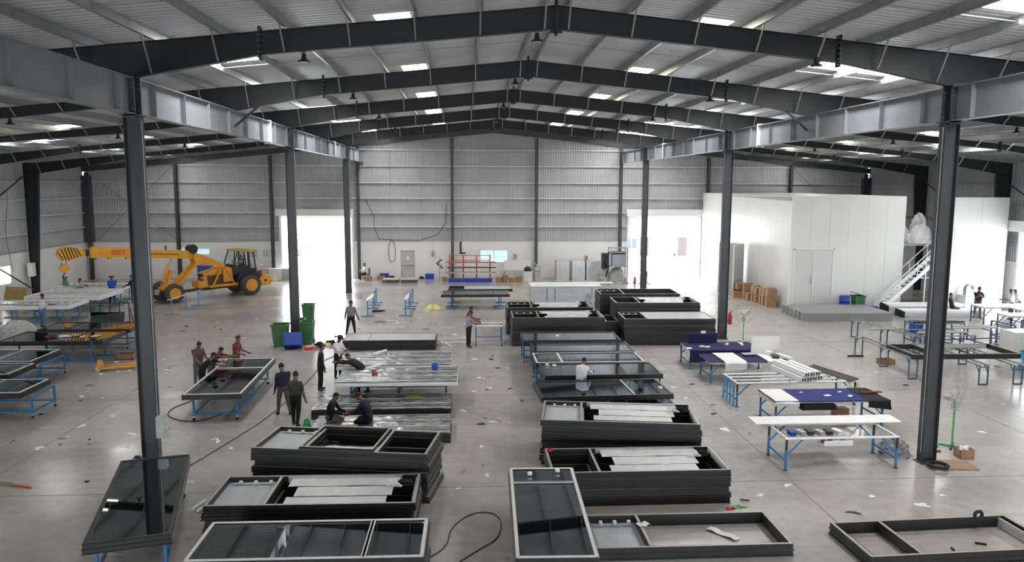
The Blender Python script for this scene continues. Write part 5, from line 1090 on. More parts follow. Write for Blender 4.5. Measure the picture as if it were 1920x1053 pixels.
# T5 nearest: table with a long white sheet
worktable('blue-legged table with film-wrapped rails under a long white sheet', 10.08, 20.22, 0.0, 3.05, 1.2, 0.90, 'blue-legged work tables', rungs=0)
m_ = MB(); m_.prism([(-0.32, 0), (0.30, 0.0), (0.32, 0.03), (0.05, 0.035), (-0.30, 0.02)], 'x', -2.1, 2.1, FILMW)
tag(m_.build('white_sheet_strip', None, (10.2, 20.98, 0.945), -0.0), 'long white strip lying along the rear of the nearest work table', 'sheet')
t = thing('under_tray', 'clear plastic tray of tools slung under the nearest work table', 'tray', (10.1, 19.95, 0.60)); MB().span((-0.45, -0.2, 0), (0.35, 0.2, 0.02), PLASTIC).build('tray_base', t); MB().span((-0.45, -0.2, 0.02), (0.35, -0.18, 0.14), PLASTIC).build('tray_side', t)
for k in range(4): MB().span((-0.4 + 0.18 * k, -0.1, 0.02), (-0.3 + 0.18 * k, 0.1, 0.09), (RED, FRAME, PAPER, SILVER)[k]).build('tool', t)
for k, (x, m) in enumerate(((9.1, BLUEP), (9.35, MACHINE), (9.75, FRAME), (10.4, SILVER))):
    pass
t = thing('tool_shelf', 'silver shelf of small tools inside the nearest table frame', 'shelf', (9.6, 20.25, 0.76)); MB().span((-0.8, -0.3, 0), (0.9, 0.3, 0.02), GALV).build('shelf_board', t)
for k in range(6): MB().box((-0.65 + 0.26 * k, 0.02 * (k % 3), 0.07), (0.15, 0.3, 0.1), (BLUEP, MACHINE, FRAME, SILVER, FRAME, PAPER)[k], 0.3 * (k % 2)).build('tool', t)
# T4: navy cloth table
worktable('table with a navy top, white and black cloths, behind the white-sheet table', 11.45, 23.85, 0.0, 3.45, 1.25, 0.84, 'blue-legged work tables', m=BLUE)
tag(MB().span((-1.85, -0.72, 0), (1.85, 0.72, 0.03), mat('royal_blue_cloth', (0.012, 0.02, 0.16), 0.8, 0, 0.1, 5)).build('blue_table_top', None, (11.5, 23.85, 0.845)), 'royal blue covered board on the table behind the white-sheet table', 'table top')
cloth('white cloth over the left end of the royal blue board', 10.05, 23.85, 0.885, 0.0, 0.75, 1.46, 0.22, WCLOTH, dropsides=(1, 0, 0, 1), seed=1)
cloth('black cloth over the right end of the royal blue board', 13.0, 23.85, 0.885, 0.0, 0.7, 1.46, 0.32, BLKCLOTH, dropsides=(0, 1, 0, 1), seed=2)
tag(MB().bar((-0.3, 0, 0), (0.4, 0, 0), 0.12, 0.03, mat('dark_red_cloth', (0.2, 0.01, 0.02), 0.8)).build('red_strip', None, (13.1, 23.9, 0.92), 0.1), 'dark red strip lying on the black cloth', 'strip')
for k, (x, y, s_) in enumerate(((10.9, 24.1, .06), (11.6, 23.7, .13), (12.2, 24.1, .08), (12.3, 23.6, .12))):
    tag(MB().box((0, 0, 0.012), (s_ * 1.6, s_, 0.02), PAPER).build('white_part', None, (x, y, 0.878), 0.3 * k), ['tiny white part at the left of the blue board', 'white part in the middle of the blue board', 'white part at the rear of the blue board', 'white part at the front right of the blue board'][k], 'part')
t = thing('under_shelf', 'black tray slung under the royal blue board', 'tray', (11.1, 23.35, 0.6)); MB().span((-0.6, -0.3, 0), (0.6, 0.3, 0.02), FRAME).build('tray_base', t); MB().span((-0.55, -0.28, 0.02), (0.5, 0.2, 0.16), BLKCLOTH).build('contents', t)
tag(MB().box((0, 0, 0.15), (0.45, 0.35, 0.3), CARD).build('cardboard_box', None, (12.35, 24.3, 0.0)), 'cardboard box on the floor beneath the royal blue board', 'box')
# rack with profiles
worktable('blue four-legged rack carrying white and brown profiles', 11.4, 26.25, 0.02, 4.2, 1.3, 0.86, 'blue-legged work tables', rungs=2)
t2 = thing('leg_frame', 'row of four bright blue legs at the left end of the profile rack', 'frame', (9.25, 26.25, 0))
for k in range(4): MB().span((-0.03, -0.55 + 0.34 * k, 0), (0.03, -0.49 + 0.34 * k, 0.84), LBLUE).build('leg', t2)
k = 0
for row, n in ((0, 4), (1, 3)):
    for i in range(n):
        t = MB(); w_ = 0.20; x = -0.42 + i * 0.24 + row * 0.12; z = 0.0 + row * 0.17; L2 = 1.0 - 0.05 * i
        for a, b in (((x, -L2, z), (x + .01, L2, z + 0.15)), ((x + w_ - .01, -L2, z), (x + w_, L2, z + 0.15)), ((x, -L2, z), (x + w_, L2, z + .01)), ((x, -L2, z + 0.14), (x + w_, L2, z + 0.15)), ((x + .1, -L2, z), (x + .108, L2, z + .15))): t.span(a, b, WHITEF)
        t.span((x + .012, -L2 + 0.06, z + .012), (x + w_ - .012, -L2 + 0.08, z + .138), RUBBER)
        tag(t.build('white_profile', None, (11.75, 26.45, 0.88), 0.16), f'white hollow profile on the rack, {["lower","upper"][row]} layer, {ordn[i]} from the left', 'profile', 'white profiles on the rack'); k += 1
for i in range(3): tag(MB().bar((0, -1.15, 0.04), (0, 1.05, 0.04), 0.07, 0.07, mat('brown_anodised', (0.16, 0.14, 0.12), 0.45)).build('brown_profile', None, (12.95 + 0.1 * i, 26.5, 0.87 + 0.03 * i), 0.28), ['brown profile right of the white ones, left of three', 'brown profile right of the white ones, middle of three', 'brown profile right of the white ones, right of three'][i], 'profile', 'brown profiles on the rack')
for i, (x, m) in enumerate(((13.25, WCLOTH), (13.55, CARDT))): tag(MB().blob((0, 0, -0.35), (0.10, 0.08, 0.36), m, 120 + i, 0.3).build('hanging_bag', None, (x, 25.52, 0.8)), ['white bag hanging on the right end of the profile rack', 'tan bag hanging on the right end of the profile rack'][i], 'bag')
# T2 / T1 navy tables
worktable('navy-topped table with white cloths before the upright white board', 11.0, 29.5, 0.0, 3.1, 1.35, 0.80, 'blue-legged work tables', m=BLUE)
cloth('navy cloth over the table before the upright white board', 11.0, 29.5, 0.82, 0.0, 3.3, 1.5, 0.28, NAVY, dropsides=(0, 1, 0, 0), seed=5)
cloth('white cloth across the middle of the navy table, hanging down its front', 10.35, 29.45, 0.86, 0.0, 0.85, 1.6, 0.42, WCLOTH, dropsides=(0, 0, 0, 1), seed=6)
cloth('second white cloth near the right end of the navy table', 12.0, 29.5, 0.85, 0.0, 0.7, 1.45, 0.35, WCLOTH, dropsides=(0, 0, 0, 1), seed=7)
tag(MB().span((-0.6, -0.01, -0.6), (0.5, 0.01, 0.12), BRIGHT).build('hanging_sheet', None, (11.95, 28.62, 0.62)), 'pale grey sheet hanging in front of the navy table', 'sheet')
t = thing('upright_board', 'white board standing upright between the two navy tables', 'board', (12.05, 30.12, 0.83)); m_ = MB(); m_.span((-0.58, -0.02, 0), (0.58, 0.0, 0.72), WPANEL); m_.build('board_sheet', t)
for i, (x, y, rz, s_, m) in enumerate(((12.45, 29.2, 0.3, (0.18, 0.9, 0.1), WHITEF), (12.15, 29.35, -0.2, (0.25, 0.5, 0.08), FRAME), (12.1, 29.9, 0.5, (0.2, 0.3, 0.12), PAPER), (11.3, 29.9, 0.1, (0.5, 0.35, 0.03), SILVER))):
    tag(MB().box((0, 0, s_[2] / 2), s_, m).build('offcut', None, (x, y, 0.87), rz), ['white profile offcut at the right end of the navy table', 'dark offcut at the right end of the navy table', 'white scrap behind the offcuts on the navy table', 'flat metal sheet on the navy table'][i], 'offcut')
worktable('rear navy-draped table at the foot of the second right column', 10.75, 31.8, 0.0, 2.9, 1.4, 0.80, 'blue-legged work tables', m=BLUE)
cloth('navy cloth draped over the rear table by the second right column', 10.75, 31.8, 0.825, 0.0, 3.0, 1.5, 0.55, NAVY, dropsides=(0, 0, 0, 1), seed=8)
t = thing('navy_backboard', 'navy covered board standing on the rear draped table', 'board', (10.2, 32.4, 0.83)); MB().span((-0.62, -0.05, 0), (0.62, 0.05, 0.42), NAVY).build('board', t); MB().span((-0.1, -0.06, 0.42), (0.1, 0.0, 0.52), PAPER).build('paper_tag', t)
cloth('white rag hanging off the left corner of the rear draped table', 9.3, 31.3, 0.84, 0.0, 0.15, 0.3, 0.55, WCLOTH, dropsides=(1, 0, 0, 0), seed=9)
for i, (x, y) in enumerate(((9.9, 31.5), (10.1, 31.4), (11.1, 31.9), (11.7, 31.8), (11.75, 32.1))):
    tag(MB().box((0, 0, 0.03), (0.22, 0.10, 0.05), PAPER).build('white_part', None, (x, y, 0.835), 0.5 * i), ['white part at the left on the rear draped table', 'second white part at the left on the rear draped table', 'white part in the middle of the rear draped table', 'white part at the right of the rear draped table', 'rearmost white part on the rear draped table'][i], 'part')
tag(MB().box((0, 0, 0.25), (0.9, 0.7, 0.5), GREYPL).build('grey_block', None, (13.0, 34.2, 0)), 'grey block on the floor behind the second right column', 'block')
extinguisher('red fire extinguisher hung on the second right column', 13.04, 37.15, 0.75)
# pedestal fans
def fan(label, x, y, zc, r, rz, base=True):
    t = thing('pedestal_fan', label, 'fan', (x, y, 0), rz, 'pedestal fans')
    MB().cyl((0, 0, 0.04), (0, 0, zc - 0.05), 0.028, GREENP, 10).build('pole', t)
    for k in range(4): a = k * PI / 2 + 0.4; MB().bar((0, 0, 0.03), (0.35 * math.cos(a), 0.35 * math.sin(a), 0.03), 0.05, 0.05, GREENP if k % 2 else FRAME).build('foot', t)
    MB().cyl((0, 0.05, zc), (0, 0.28, zc), 0.09, MACHINE, 14).build('motor', t)
    m_ = MB()
    for rr in (r, r * 0.78, r * 0.56, r * 0.34): m_.torus((0, -0.06 + 0.0 * rr, zc), rr, 0.009, SILVER, (0, 1, 0), 26, 4)
    m_.torus((0, 0.05, zc), r, 0.007, SILVER, (0, 1, 0), 26, 4)
    for k in range(20):
        a = k * PI / 10; m_.bar((0.05 * math.cos(a), -0.07, zc + 0.05 * math.sin(a)), (r * math.cos(a), -0.05, zc + r * math.sin(a)), 0.007, 0.007, SILVER)
    o = m_.build('guard_grille', t); o['kind'] = 'stuff'
    MB().cyl((0, -0.02, zc), (0, 0.06, zc), 0.055, SILVER, 12).build('hub', t)
    for k in range(3):
        a = k * 2 * PI / 3 + 0.5; d = Vector((math.cos(a), 0, math.sin(a))); n = Vector((-math.sin(a), 0, math.cos(a))); y0 = Vector((0, 0.02, zc))
        P = [y0 + d * 0.05 - n * 0.03, y0 + d * r * 0.5 - n * 0.11 + Vector((0, 0.03, 0)), y0 + d * r * 0.88 - n * 0.07 + Vector((0, 0.03, 0)), y0 + d * r * 0.88 + n * 0.07 - Vector((0, 0.03, 0)), y0 + d * r * 0.5 + n * 0.08 - Vector((0, 0.03, 0)), y0 + d * 0.05 + n * 0.03]
        m_ = MB(); m_.add([p for p in P] + [p + Vector((0, 0.006, 0)) for p in P], [(0, 1, 2, 3, 4, 5), (11, 10, 9, 8, 7, 6)] + [(i, (i + 1) % 6, 6 + (i + 1) % 6, 6 + i) for i in range(6)], MACHINE); m_.build('blade', t)
    return t
fan('green pedestal fan with round guard beside the nearest right column', 14.2, 21.2, 1.45, 0.36, 0.5)
fan('smaller-looking grey-green pedestal fan beyond the navy tables', 13.3, 36.0, 1.40, 0.38, -0.3)
t = thing('cardboard_box', 'open cardboard box with white scraps at the foot of the near fan', 'box', (14.0, 20.35, 0)); m_ = MB()
for a, b in (((-0.2, -0.16, 0), (0.2, 0.16, 0.01)), ((-0.2, -0.16, 0), (-0.19, 0.16, 0.26)), ((0.19, -0.16, 0), (0.2, 0.16, 0.26)), ((-0.2, -0.16, 0), (0.2, -0.15, 0.26)), ((-0.2, 0.15, 0), (0.2, 0.16, 0.26))): m_.span(a, b, CARD)
m_.build('carton', t); MB().blob((0, 0, 0.12), (0.15, 0.12, 0.2), PAPER, 6, 0.5).build('paper_scraps', t)
tag(MB().add([(-0.62, -0.3, 0.005), (0.62, -0.42, 0.005), (0.72, 0.30, 0.005), (-0.55, 0.44, 0.005), (-0.62, -0.3, 0.025), (0.62, -0.42, 0.03), (0.72, 0.30, 0.025), (-0.55, 0.44, 0.02)], [(3, 2, 1, 0), (4, 5, 6, 7), (0, 1, 5, 4), (1, 2, 6, 5), (2, 3, 7, 6), (3, 0, 4, 7)], PLY).build('cardboard_sheet', None, (13.15, 19.75, 0)), 'brown stained sheet on the floor at the foot of the nearest right column', 'sheet')
tag(MB().torus((0, 0, 0.05), 0.24, 0.045, RUBBER, (0, 0, 1), 18, 6).build('black_ring', None, (12.75, 19.55, 0.04)), 'black coil ring at the foot of the nearest right column', 'ring')
tag(MB().blob((0, 0, 0), (0.42, 0.3, 0.5), mat('dark_clear_bag', (0.22, 0.23, 0.24), 0.2, 0, 0.3, 8, bump=0.8, bscale=12), 130, 0.35, 20, 10).build('plastic_bag', None, (12.1, 20.6, 0)), 'crumpled grey plastic bag leaning by the nearest right column', 'bag')
for i in range(3): tag(MB().bar((0, 0, 0.03), (0.5, -0.12 + 0.1 * i, 0.03 + 0.03 * i), 0.04, 0.04, FRAME).build('metal_offcut', None, (13.1 + 0.1 * i, 20.9 + 0.2 * i, 0)), ['first', 'second', 'third'][i] + ' dark offcut between the nearest right column and the fan', 'offcut')
# far right trestles and benches
def bench(label, pts, h, w=0.34, nleg=3, grp='narrow blue trestles', m=None):
    m = m or mat('slate_blue_steel', (0.09, 0.14, 0.22), 0.5, 0, 0.15, 4)
    a = Vector((pts[0][0], pts[0][1], 0)); b = Vector((pts[1][0], pts[1][1], 0)); d = (b - a).normalized(); n = Vector((-d.y, d.x, 0)) * w / 2; L = (b - a).length
    t = thing('long_trestle', label, 'trestle', (a.x, a.y, 0), math.atan2(d.y, d.x), grp)
    for s in (-1, 1): MB().bar((0, s * w / 2, h - 0.03), (L, s * w / 2, h - 0.03), 0.05, 0.05, GALV).build('top_rail', t)
    for k in range(nleg):
        x = 0.03 + (L - 0.06) * k / (nleg - 1)
        for s in (-1, 1):
            MB().bar((x, s * w / 2, 0), (x, s * w / 2, h - 0.055), 0.045, 0.045, m, (0, 1, 0)).build('leg', t)
            MB().bar((x, s * w / 2, h - 0.3), (x + (0.22 if k < nleg - 1 else -0.22), s * w / 2, h - 0.06), 0.03, 0.03, m, (0, 1, 0)).build('knee_brace', t)
        MB().bar((x, -w / 2, h - 0.08), (x, w / 2, h - 0.08), 0.04, 0.04, m).build('cross_rail', t)
        MB().bar((x, -w / 2, 0.02), (x, w / 2, 0.02), 0.04, 0.04, FRAME).build('foot_rail', t)
    return t
bench('long slate blue trestle starting at the grey slab stack', ((19.55, 37.5), (20.15, 33.0)), 0.92)
bench('long slate blue trestle left of the big framed table, nearer', ((17.55, 33.2), (17.62, 29.0)), 0.90)
bench('slate blue trestle under the middle of the large open frame', ((19.85, 31.4), (19.82, 28.0)), 0.78, nleg=2)
bench('slate blue trestle under the right half of the large open frame', ((21.2, 31.4), (21.2, 28.0)), 0.78, nleg=2)
window_unit('large open charcoal frame lying on trestles behind the nearest right column', 'window frame', (19.75, 29.95, 0.80), -0.01, 4.4, 2.0, 0.2, (1.1,), ('open', 'open'), None)
tag(MB().bar((-1.5, 0, 0), (1.5, 0, 0), 0.02, 0.17, FILM).build('film_strip', None, (20.3, 30.82, 0.91), -0.01), 'pale strip along the rear rail of the large frame on trestles', 'film strip')
for i, (x, y, L, z) in enumerate(((18.9, 34.9, 1.6, 0.895), (21.0, 33.9, 2.4, 0.90), (23.2, 34.9, 2.2, 0.92), (22.5, 36.6, 2.6, 0.895))):
    t = thing('profile_bundle', ['grey profiles lying across the trestle behind the large frame', 'grey profiles behind the nearest right column', 'pale profiles on the wheeled bench to the right', 'dark profiles on the farther bench, right side'][i], 'profiles', (x + 0.7, y, z), 0.02, 'profiles on the right benches')
    for k in range(4): MB().bar((-L / 2 + 0.1 * k, -0.25 + 0.14 * k, 0.03), (L / 2 - 0.08 * k, -0.25 + 0.14 * k, 0.03), 0.09, 0.07, (SILVER, FILM, FRAME, SILVER)[k] if i != 3 else (FRAME, GALV)[k % 2]).build('profile', t)
bench('slate blue bench carrying grey profiles behind the nearest right column', ((20.5, 33.9), (22.9, 33.9)), 0.92, 1.6, 2)
bench('slate blue bench carrying dark profiles, farther right', ((21.9, 36.6), (24.4, 36.6)), 0.92, 1.0, 2)
trolley('wheeled slate blue bench in front of the man with folded arms', (24.3, 34.9, 0), 0.1, 3.2, 1.5, 0.92, 'wheeled benches at the right', m=mat('slate_blue_steel', (0.09, 0.14, 0.22)), braces=True)
trolley('wheeled slate blue bench at the right edge of the picture', (27.9, 36.1, 0), 0.1, 3.4, 1.5, 0.95, 'wheeled benches at the right', m=mat('slate_blue_steel', (0.09, 0.14, 0.22)), braces=True)
for i, (x, y, L, W, z) in enumerate(((28.6, 38.2, 2.6, 1.0, 0.0), (29.6, 41.2, 3.4, 1.1, 0.0), (30.6, 39.9, 2.6, 0.9, 0.0))):
    t = worktable(['white-topped table near the two men at the right edge', 'white-topped table in front of the man with folded arms', 'white-topped table farthest right'][i], x + 0.6, y, 0.0, L, W, 0.93, 'white-topped tables at the right edge', m=mat('slate_blue_steel', (0.09, 0.14, 0.22)))
    MB().span((-L / 2 - 0.1, -W / 2 - 0.05, 0.935), (L / 2 + 0.1, W / 2 + 0.05, 0.965), WHITEF).build('table_top', t)
t = thing('storage_drum', 'blue drum behind the nearest right column', 'drum', (23.15, 38.1, 0)); MB().lathe((0, 0, 0), [(0.36, 0), (0.37, 0.02), (0.36, 0.3), (0.375, 0.31), (0.36, 0.33), (0.36, 0.62)], BLUEP, 20).build('drum_shell', t); MB().torus((0, 0, 0.63), 0.35, 0.015, FRAME, (0, 0, 1), 20, 5).build('rim', t)
t = thing('cardboard_tray', 'small open cardboard tray on the floor under the long trestle', 'box', (18.0, 31.7, 0), 0.1); m_ = MB()
for a, b in (((-0.3, -0.22, 0), (0.3, 0.22, 0.01)), ((-0.3, -0.22, 0), (-0.29, 0.22, 0.2)), ((0.29, -0.22, 0), (0.3, 0.22, 0.2)), ((-0.3, -0.22, 0), (0.3, -0.21, 0.2)), ((-0.3, 0.21, 0), (0.3, 0.22, 0.2))): m_.span(a, b, CARD)
m_.build('carton', t)
tag(MB().tube([(0, 0, 0.03), (0.2, 0.1, 0.03), (0.45, 0, 0.05), (0.7, 0.02, 0.03)], 0.05, FRAME, 6).build('bent_strip', None, (17.0, 33.0, 0)), 'dark bent strip on the floor left of the trestles', 'strip')
for i, (x, y, sx, sy, h, m) in enumerate(((23.0, 30.8, 0.55, 0.5, 0.5, WCLOTH), (23.6, 30.9, 0.5, 0.5, 0.65, mat('teal_plastic', (0.06, 0.30, 0.42), 0.45, 0, 0.2, 6)), (23.9, 30.4, 0.4, 0.35, 0.4, FILMW), (23.1, 30.4, 0.35, 0.3, 0.3, mat('teal_plastic', (0.06, 0.30, 0.42))))):
    tag(MB().blob((0, 0, 0), (sx, sy, h), m, 140 + i, 0.3).build('plastic_bag', None, (x, y, 0)), ['white bag in the heap at the right edge, leftmost', 'teal bag in the heap at the right edge', 'white bag at the front of the right edge heap', 'small teal bag at the front of the right edge heap'][i], 'bag', 'bags at the right edge')
t = thing('white_pallet_box', 'white ribbed crate at the right edge above the bag heap', 'crate', (25.35, 33.4, 0)); MB().span((-0.75, -0.5, 0), (0.75, 0.5, 1.05), WPANEL).build('crate_shell', t)
for k in range(8): MB().span((-0.7 + 0.19 * k, -0.53, 0.05), (-0.64 + 0.19 * k, -0.5, 1.0), WPANEL).build('rib', t)
# slab stack and profile piles before the enclosure
t = thing('slab_stack', 'low wide stack of grey slabs on the floor before the double doors', 'slab stack', (21.65, 43.4, 0), -0.02)
for k in range(11): MB().span((-2.75 + 0.05 * (k % 2), -1.55 + 0.29 * k, 0), (2.35, -1.27 + 0.29 * k, 0.46), GREYPL).build('slab', t)
for j, (x, y, L, h, n) in enumerate(((27.3, 44.4, 4.7, 0.62, 4), (27.75, 43.3, 4.9, 0.42, 3))):
    t = thing('profile_bundle', ['stack of long white and grey profiles with black ends, taller rear one', 'stack of long white and grey profiles with black ends, lower front one'][j], 'profiles', (x, y, 0), -0.02, 'long profile stacks before the stair')
    for k in range(n): 
        MB().span((-L / 2, -0.5 + 0.02 * k, k * h / n), (L / 2 - 0.1 * (n - k), 0.45, (k + 0.92) * h / n), (MACHINE, FILM)[k % 2] if k < n - 1 else WHITEF).build('profile', t)
    for k in range(3): MB().span((-L / 2 - 0.06, -0.52 + 0.34 * k, 0.02), (-L / 2 - 0.001, -0.22 + 0.34 * k, h * (0.85 + 0.07 * k)), RUBBER).build('end_cap', t)
# drum, bin, tray before the enclosure
t = thing('storage_drum', 'blue drum beside the green bin at the enclosure wall', 'drum', (22.95, 45.4, 0)); MB().lathe((0, 0, 0), [(0.3, 0), (0.3, 0.3), (0.315, 0.31), (0.3, 0.32), (0.3, 0.62), (0.315, 0.63), (0.3, 0.64), (0.3, 0.92)], BLUEP, 18).build('drum_shell', t); MB().torus((0, 0, 0.92), 0.29, 0.015, FRAME, (0, 0, 1), 18, 5).build('rim', t)
wheelie('green wheelie bin with lifted lid beside the blue drum at the enclosure', 23.75, 45.3, 0.0, 0.95, False, 0.62, True)
tag(MB().box((0, 0, 0.14), (0.75, 0.5, 0.28), BLUEP).build('blue_tray', None, (24.6, 45.4, 0)), 'low blue crate right of the green bin at the enclosure', 'crate')
# cardboard boxes along the left face of the enclosure
bl = [(18.75, 52.2, 0, .7, .5, .5), (18.9, 51.6, 0.5, .7, .5, .45), (18.55, 51.3, 0, .65, .45, .4), (19.1, 50.9, 0, .6, .5, .55), (19.1, 50.9, .55, .6, .5, .5), (19.0, 50.2, 0, .5, .5, .45), (19.15, 49.6, 0, .5, .5, .55), (19.15, 49.6, .55, .5, .5, .5), (19.1, 49.0, 0, .45, .45, .5), (19.1, 49.0, .5, .45, .45, .5),
      (19.2, 48.45, 0, .45, .45, .5), (19.2, 48.45, .5, .45, .45, .5), (19.2, 47.9, 0, .5, .45, .55), (19.2, 47.9, .55, .5, .45, .45), (19.25, 47.3, 0, .6, .55, .6), (19.25, 47.3, .6, .6, .55, .55), (18.85, 51.95, .5, .6, .45, .4)]
for k, (x, y, z, sx, sy, h) in enumerate(bl):
    t = thing('cardboard_box', ['taped cardboard box, far end of the row along the enclosure, bottom', 'taped cardboard box on top near the far end of the enclosure row', 'low cardboard box pulled out from the far end of the enclosure row', 'lower cardboard box, second pile of the enclosure row', 'upper cardboard box, second pile of the enclosure row', 'single low cardboard box, third in the enclosure row', 'lower cardboard box, fourth pile of the enclosure row', 'upper cardboard box, fourth pile of the enclosure row', 'lower cardboard box, fifth pile of the enclosure row', 'upper cardboard box, fifth pile of the enclosure row',
        'lower cardboard box, sixth pile of the enclosure row', 'upper cardboard box, sixth pile of the enclosure row', 'lower cardboard box, seventh pile of the enclosure row', 'upper cardboard box, seventh pile of the enclosure row', 'lower large cardboard box, near end of the enclosure row', 'upper large cardboard box, near end of the enclosure row', 'slumped cardboard box topping the far end of the enclosure row'][k], 'box', (x - 0.12, y, z), 0.1 * math.sin(k * 3), 'cardboard boxes along the enclosure')
    MB().box((0, 0, h / 2 - 0.002), (sx - .02, sy - .02, h - 0.004), CARD).build('carton', t); m_ = MB(); m_.box((-sx / 2 + .006, 0, h * 0.5), (0.01, 0.09, h * 0.9), CARDT); m_.build('tape', t); MB().box((0, 0, h), (sx * .9, 0.06, 0.006), CARDT).build('tape', t)
tag(MB().box((0, 0, 0.05), (0.4, 0.3, 0.08), mat('blue_white_pack', (0.35, 0.45, 0.6), 0.5)).build('small_pack', None, (19.15, 47.35, 1.15)), 'flat blue and white pack on the nearest cardboard box', 'pack')
t = thing('dust_extractor', 'grey curved pipes on a white tank behind the sitting man, right of the stair', 'machine', (30.5, 44.8, 0)); MB().span((-0.6, -0.4, 0), (0.7, 0.4, 0.95), WPANEL).build('tank', t); MB().span((-0.65, -0.42, 0.95), (0.75, 0.42, 1.0), MACHINE).build('lid', t)
for k in range(2): MB().tube([(-0.1 + 0.5 * math.cos(a) * 0.5, 0.15 * k, 1.35 + 0.3 * math.sin(a)) for a in [PI * j / 8 for j in range(9)]] + [(-0.35, 0.15 * k, 1.0)], 0.06, GALV, 8).build('pipe', t)
# ------- hanging lamps under the rafters
def lamp(x, y, z, label):
    t = thing('highbay_lamp', label, 'lamp', (x, y, z), 0, 'unlit high bay lamps'); MB().cyl((0, 0, 0.2), (0, 0, 0.30), 0.012, FRAME, 6).build('hook_rod', t); MB().cyl((0, 0, 0.06), (0, 0, 0.22), 0.07, RUBBER, 12, 0.05).build('driver', t)
    MB().lathe((0, 0, 0), [(0.15, 0), (0.15, 0.025), (0.08, 0.07), (0.05, 0.07)], RUBBER, 18).build('housing', t); MB().cyl((0, 0, -0.006), (0, 0, 0.0), 0.12, MACHINE, 16).build('lens', t)
nmn = ['nearest', 'second', 'third', 'fourth', 'fifth']
for i in range(5):
    y = Y1 + BAY * i
    lamp(XC - 0.45, y + 0.3, 11.18, f'unlit round lamp under the ridge at the {nmn[i]} roof frame')
    if i < 4:
        lamp(-4.0, y + 0.25, rafter_bottom(6.3) - 0.22, f'unlit round lamp on the left slope at the {nmn[i]} roof frame')
        lamp(8.9, y - 0.3, rafter_bottom(6.6) - 0.22, f'unlit round lamp on the right slope at the {nmn[i]} roof frame')
        lamp(-16.0, y + 0.25, rafter_bottom(18.3) - 0.22, f'unlit round lamp in the left aisle at the {nmn[i]} roof frame')
        lamp(21.0, y + 0.25, rafter_bottom(18.7) - 0.22, f'unlit round lamp in the right aisle at the {nmn[i]} roof frame')

# ================================================================= THE CRANE
# heading along local -x; rear axle at x=0, front axle at x=-5.2
CA = math.atan2(53.9 - 50.4, 18.6 - 14.8)     # heading angle against world -x
cr = thing('mobile_crane', 'orange yellow pick-and-carry crane with a striped boom head and black cab', 'crane', (-14.8 - 0.55, 53.9 + 0.65, 0), CA)
def C(name, mb, parent=None): return mb.build(name, parent or cr)
def wheel(x, y, r, wd, front):
    s = 1 if y > 0 else -1; m_ = MB(); M_ = Matrix.Rotation(PI / 2, 3, 'X')
    prof = [(r * 0.62, -wd / 2), (r * 0.90, -wd / 2), (r * 0.99, -wd * 0.36), (r, 0), (r * 0.99, wd * 0.36), (r * 0.90, wd / 2), (r * 0.62, wd / 2)]
    m_.lathe((x, y, r), prof, TYRE, 26, M_); o = C('wheel', m_)
    k = MB()
    for i in range(22):
        a = i * 2 * PI / 22; k.box((x + r * math.cos(a), y, r + r * math.sin(a)), (0.05, wd * 0.9, 0.05), TYRE, M=Matrix.Rotation(-a, 3, 'Y'))
    o2 = C('tread_lug', k, o); o2['kind'] = 'stuff'
    h = MB(); h.lathe((x, y, r), [(r * 0.60, -wd / 2 - 0.01), (r * 0.5, -wd / 2 + 0.05), (r * 0.2, -wd / 2 + 0.03), (r * 0.2, wd / 2 - 0.03), (r * 0.5, wd / 2 - 0.05), (r * 0.60, wd / 2 + 0.01)], YELLOW, 22, M_); C('rim', h, o)
for y in (-1.0, 1.0): wheel(0, y, 0.70, 0.42, False); wheel(-5.2, y, 0.60, 0.36, True)
C('rear_axle', MB().cyl((0, -0.9, 0.7), (0, 0.9, 0.7), 0.14, YDARK, 12)); C('front_axle', MB().cyl((-5.2, -0.9, 0.6), (-5.2, 0.9, 0.6), 0.16, YDARK, 12))
C('counterweight', MB().prism([(0.75, 0.55), (1.55, 0.55), (1.55, 1.25), (0.75, 1.25)], 'y', -0.95, 0.95, YELLOW))
C('weight_emblem', MB().span((1.05, -0.962, 0.85), (1.25, -0.95, 0.98), YDARK))
C('rear_chassis', MB().span((-0.7, -0.55, 0.45), (0.9, 0.55, 1.15), YDARK))
C('mudguard', MB().prism([(-0.85, 1.15), (-0.75, 1.55), (0.75, 1.55), (0.95, 1.15)], 'y', -0.95, 0.95, CABBLK))
C('cab_base', MB().prism([(-1.05, 1.45), (0.55, 1.45), (0.62, 1.75), (-1.1, 1.98)], 'y', -0.72, 0.72, CABBLK))
C('cab_roof', MB().prism([(-0.75, 3.0), (0.62, 2.92), (0.66, 3.0), (0.2, 3.1), (-0.78, 3.1)], 'y', -0.80, 0.80, CANOPY))
for y in (-0.70, 0.70):
    for a, b, w_ in (((-1.05, y, 1.95), (-0.68, y * .96, 3.0), .06), ((-0.28, y, 1.9), (-0.22, y * .96, 3.0), .06), ((0.12, y, 1.8), (0.08, y * .96, 3.0), 0.16), ((0.62, y, 1.6), (0.45, y * .96, 2.95), .07)): C('cab_pillar', MB().bar(a, b, w_, 0.06, CABBLK, (0, 1, 0)))
    C('side_window', MB().add([(-1.0, y * 0.98, 1.98), (-0.3, y * 0.98, 1.93), (-0.25, y * 0.95, 2.95), (-0.66, y * 0.95, 2.95)], [(0, 1, 2, 3)], CLEAR)); C('side_window', MB().add([(0.2, y * 0.98, 1.8), (0.58, y * 0.98, 1.72), (0.43, y * 0.95, 2.9), (0.16, y * .95, 2.92)], [(0, 1, 2, 3)], CLEAR))
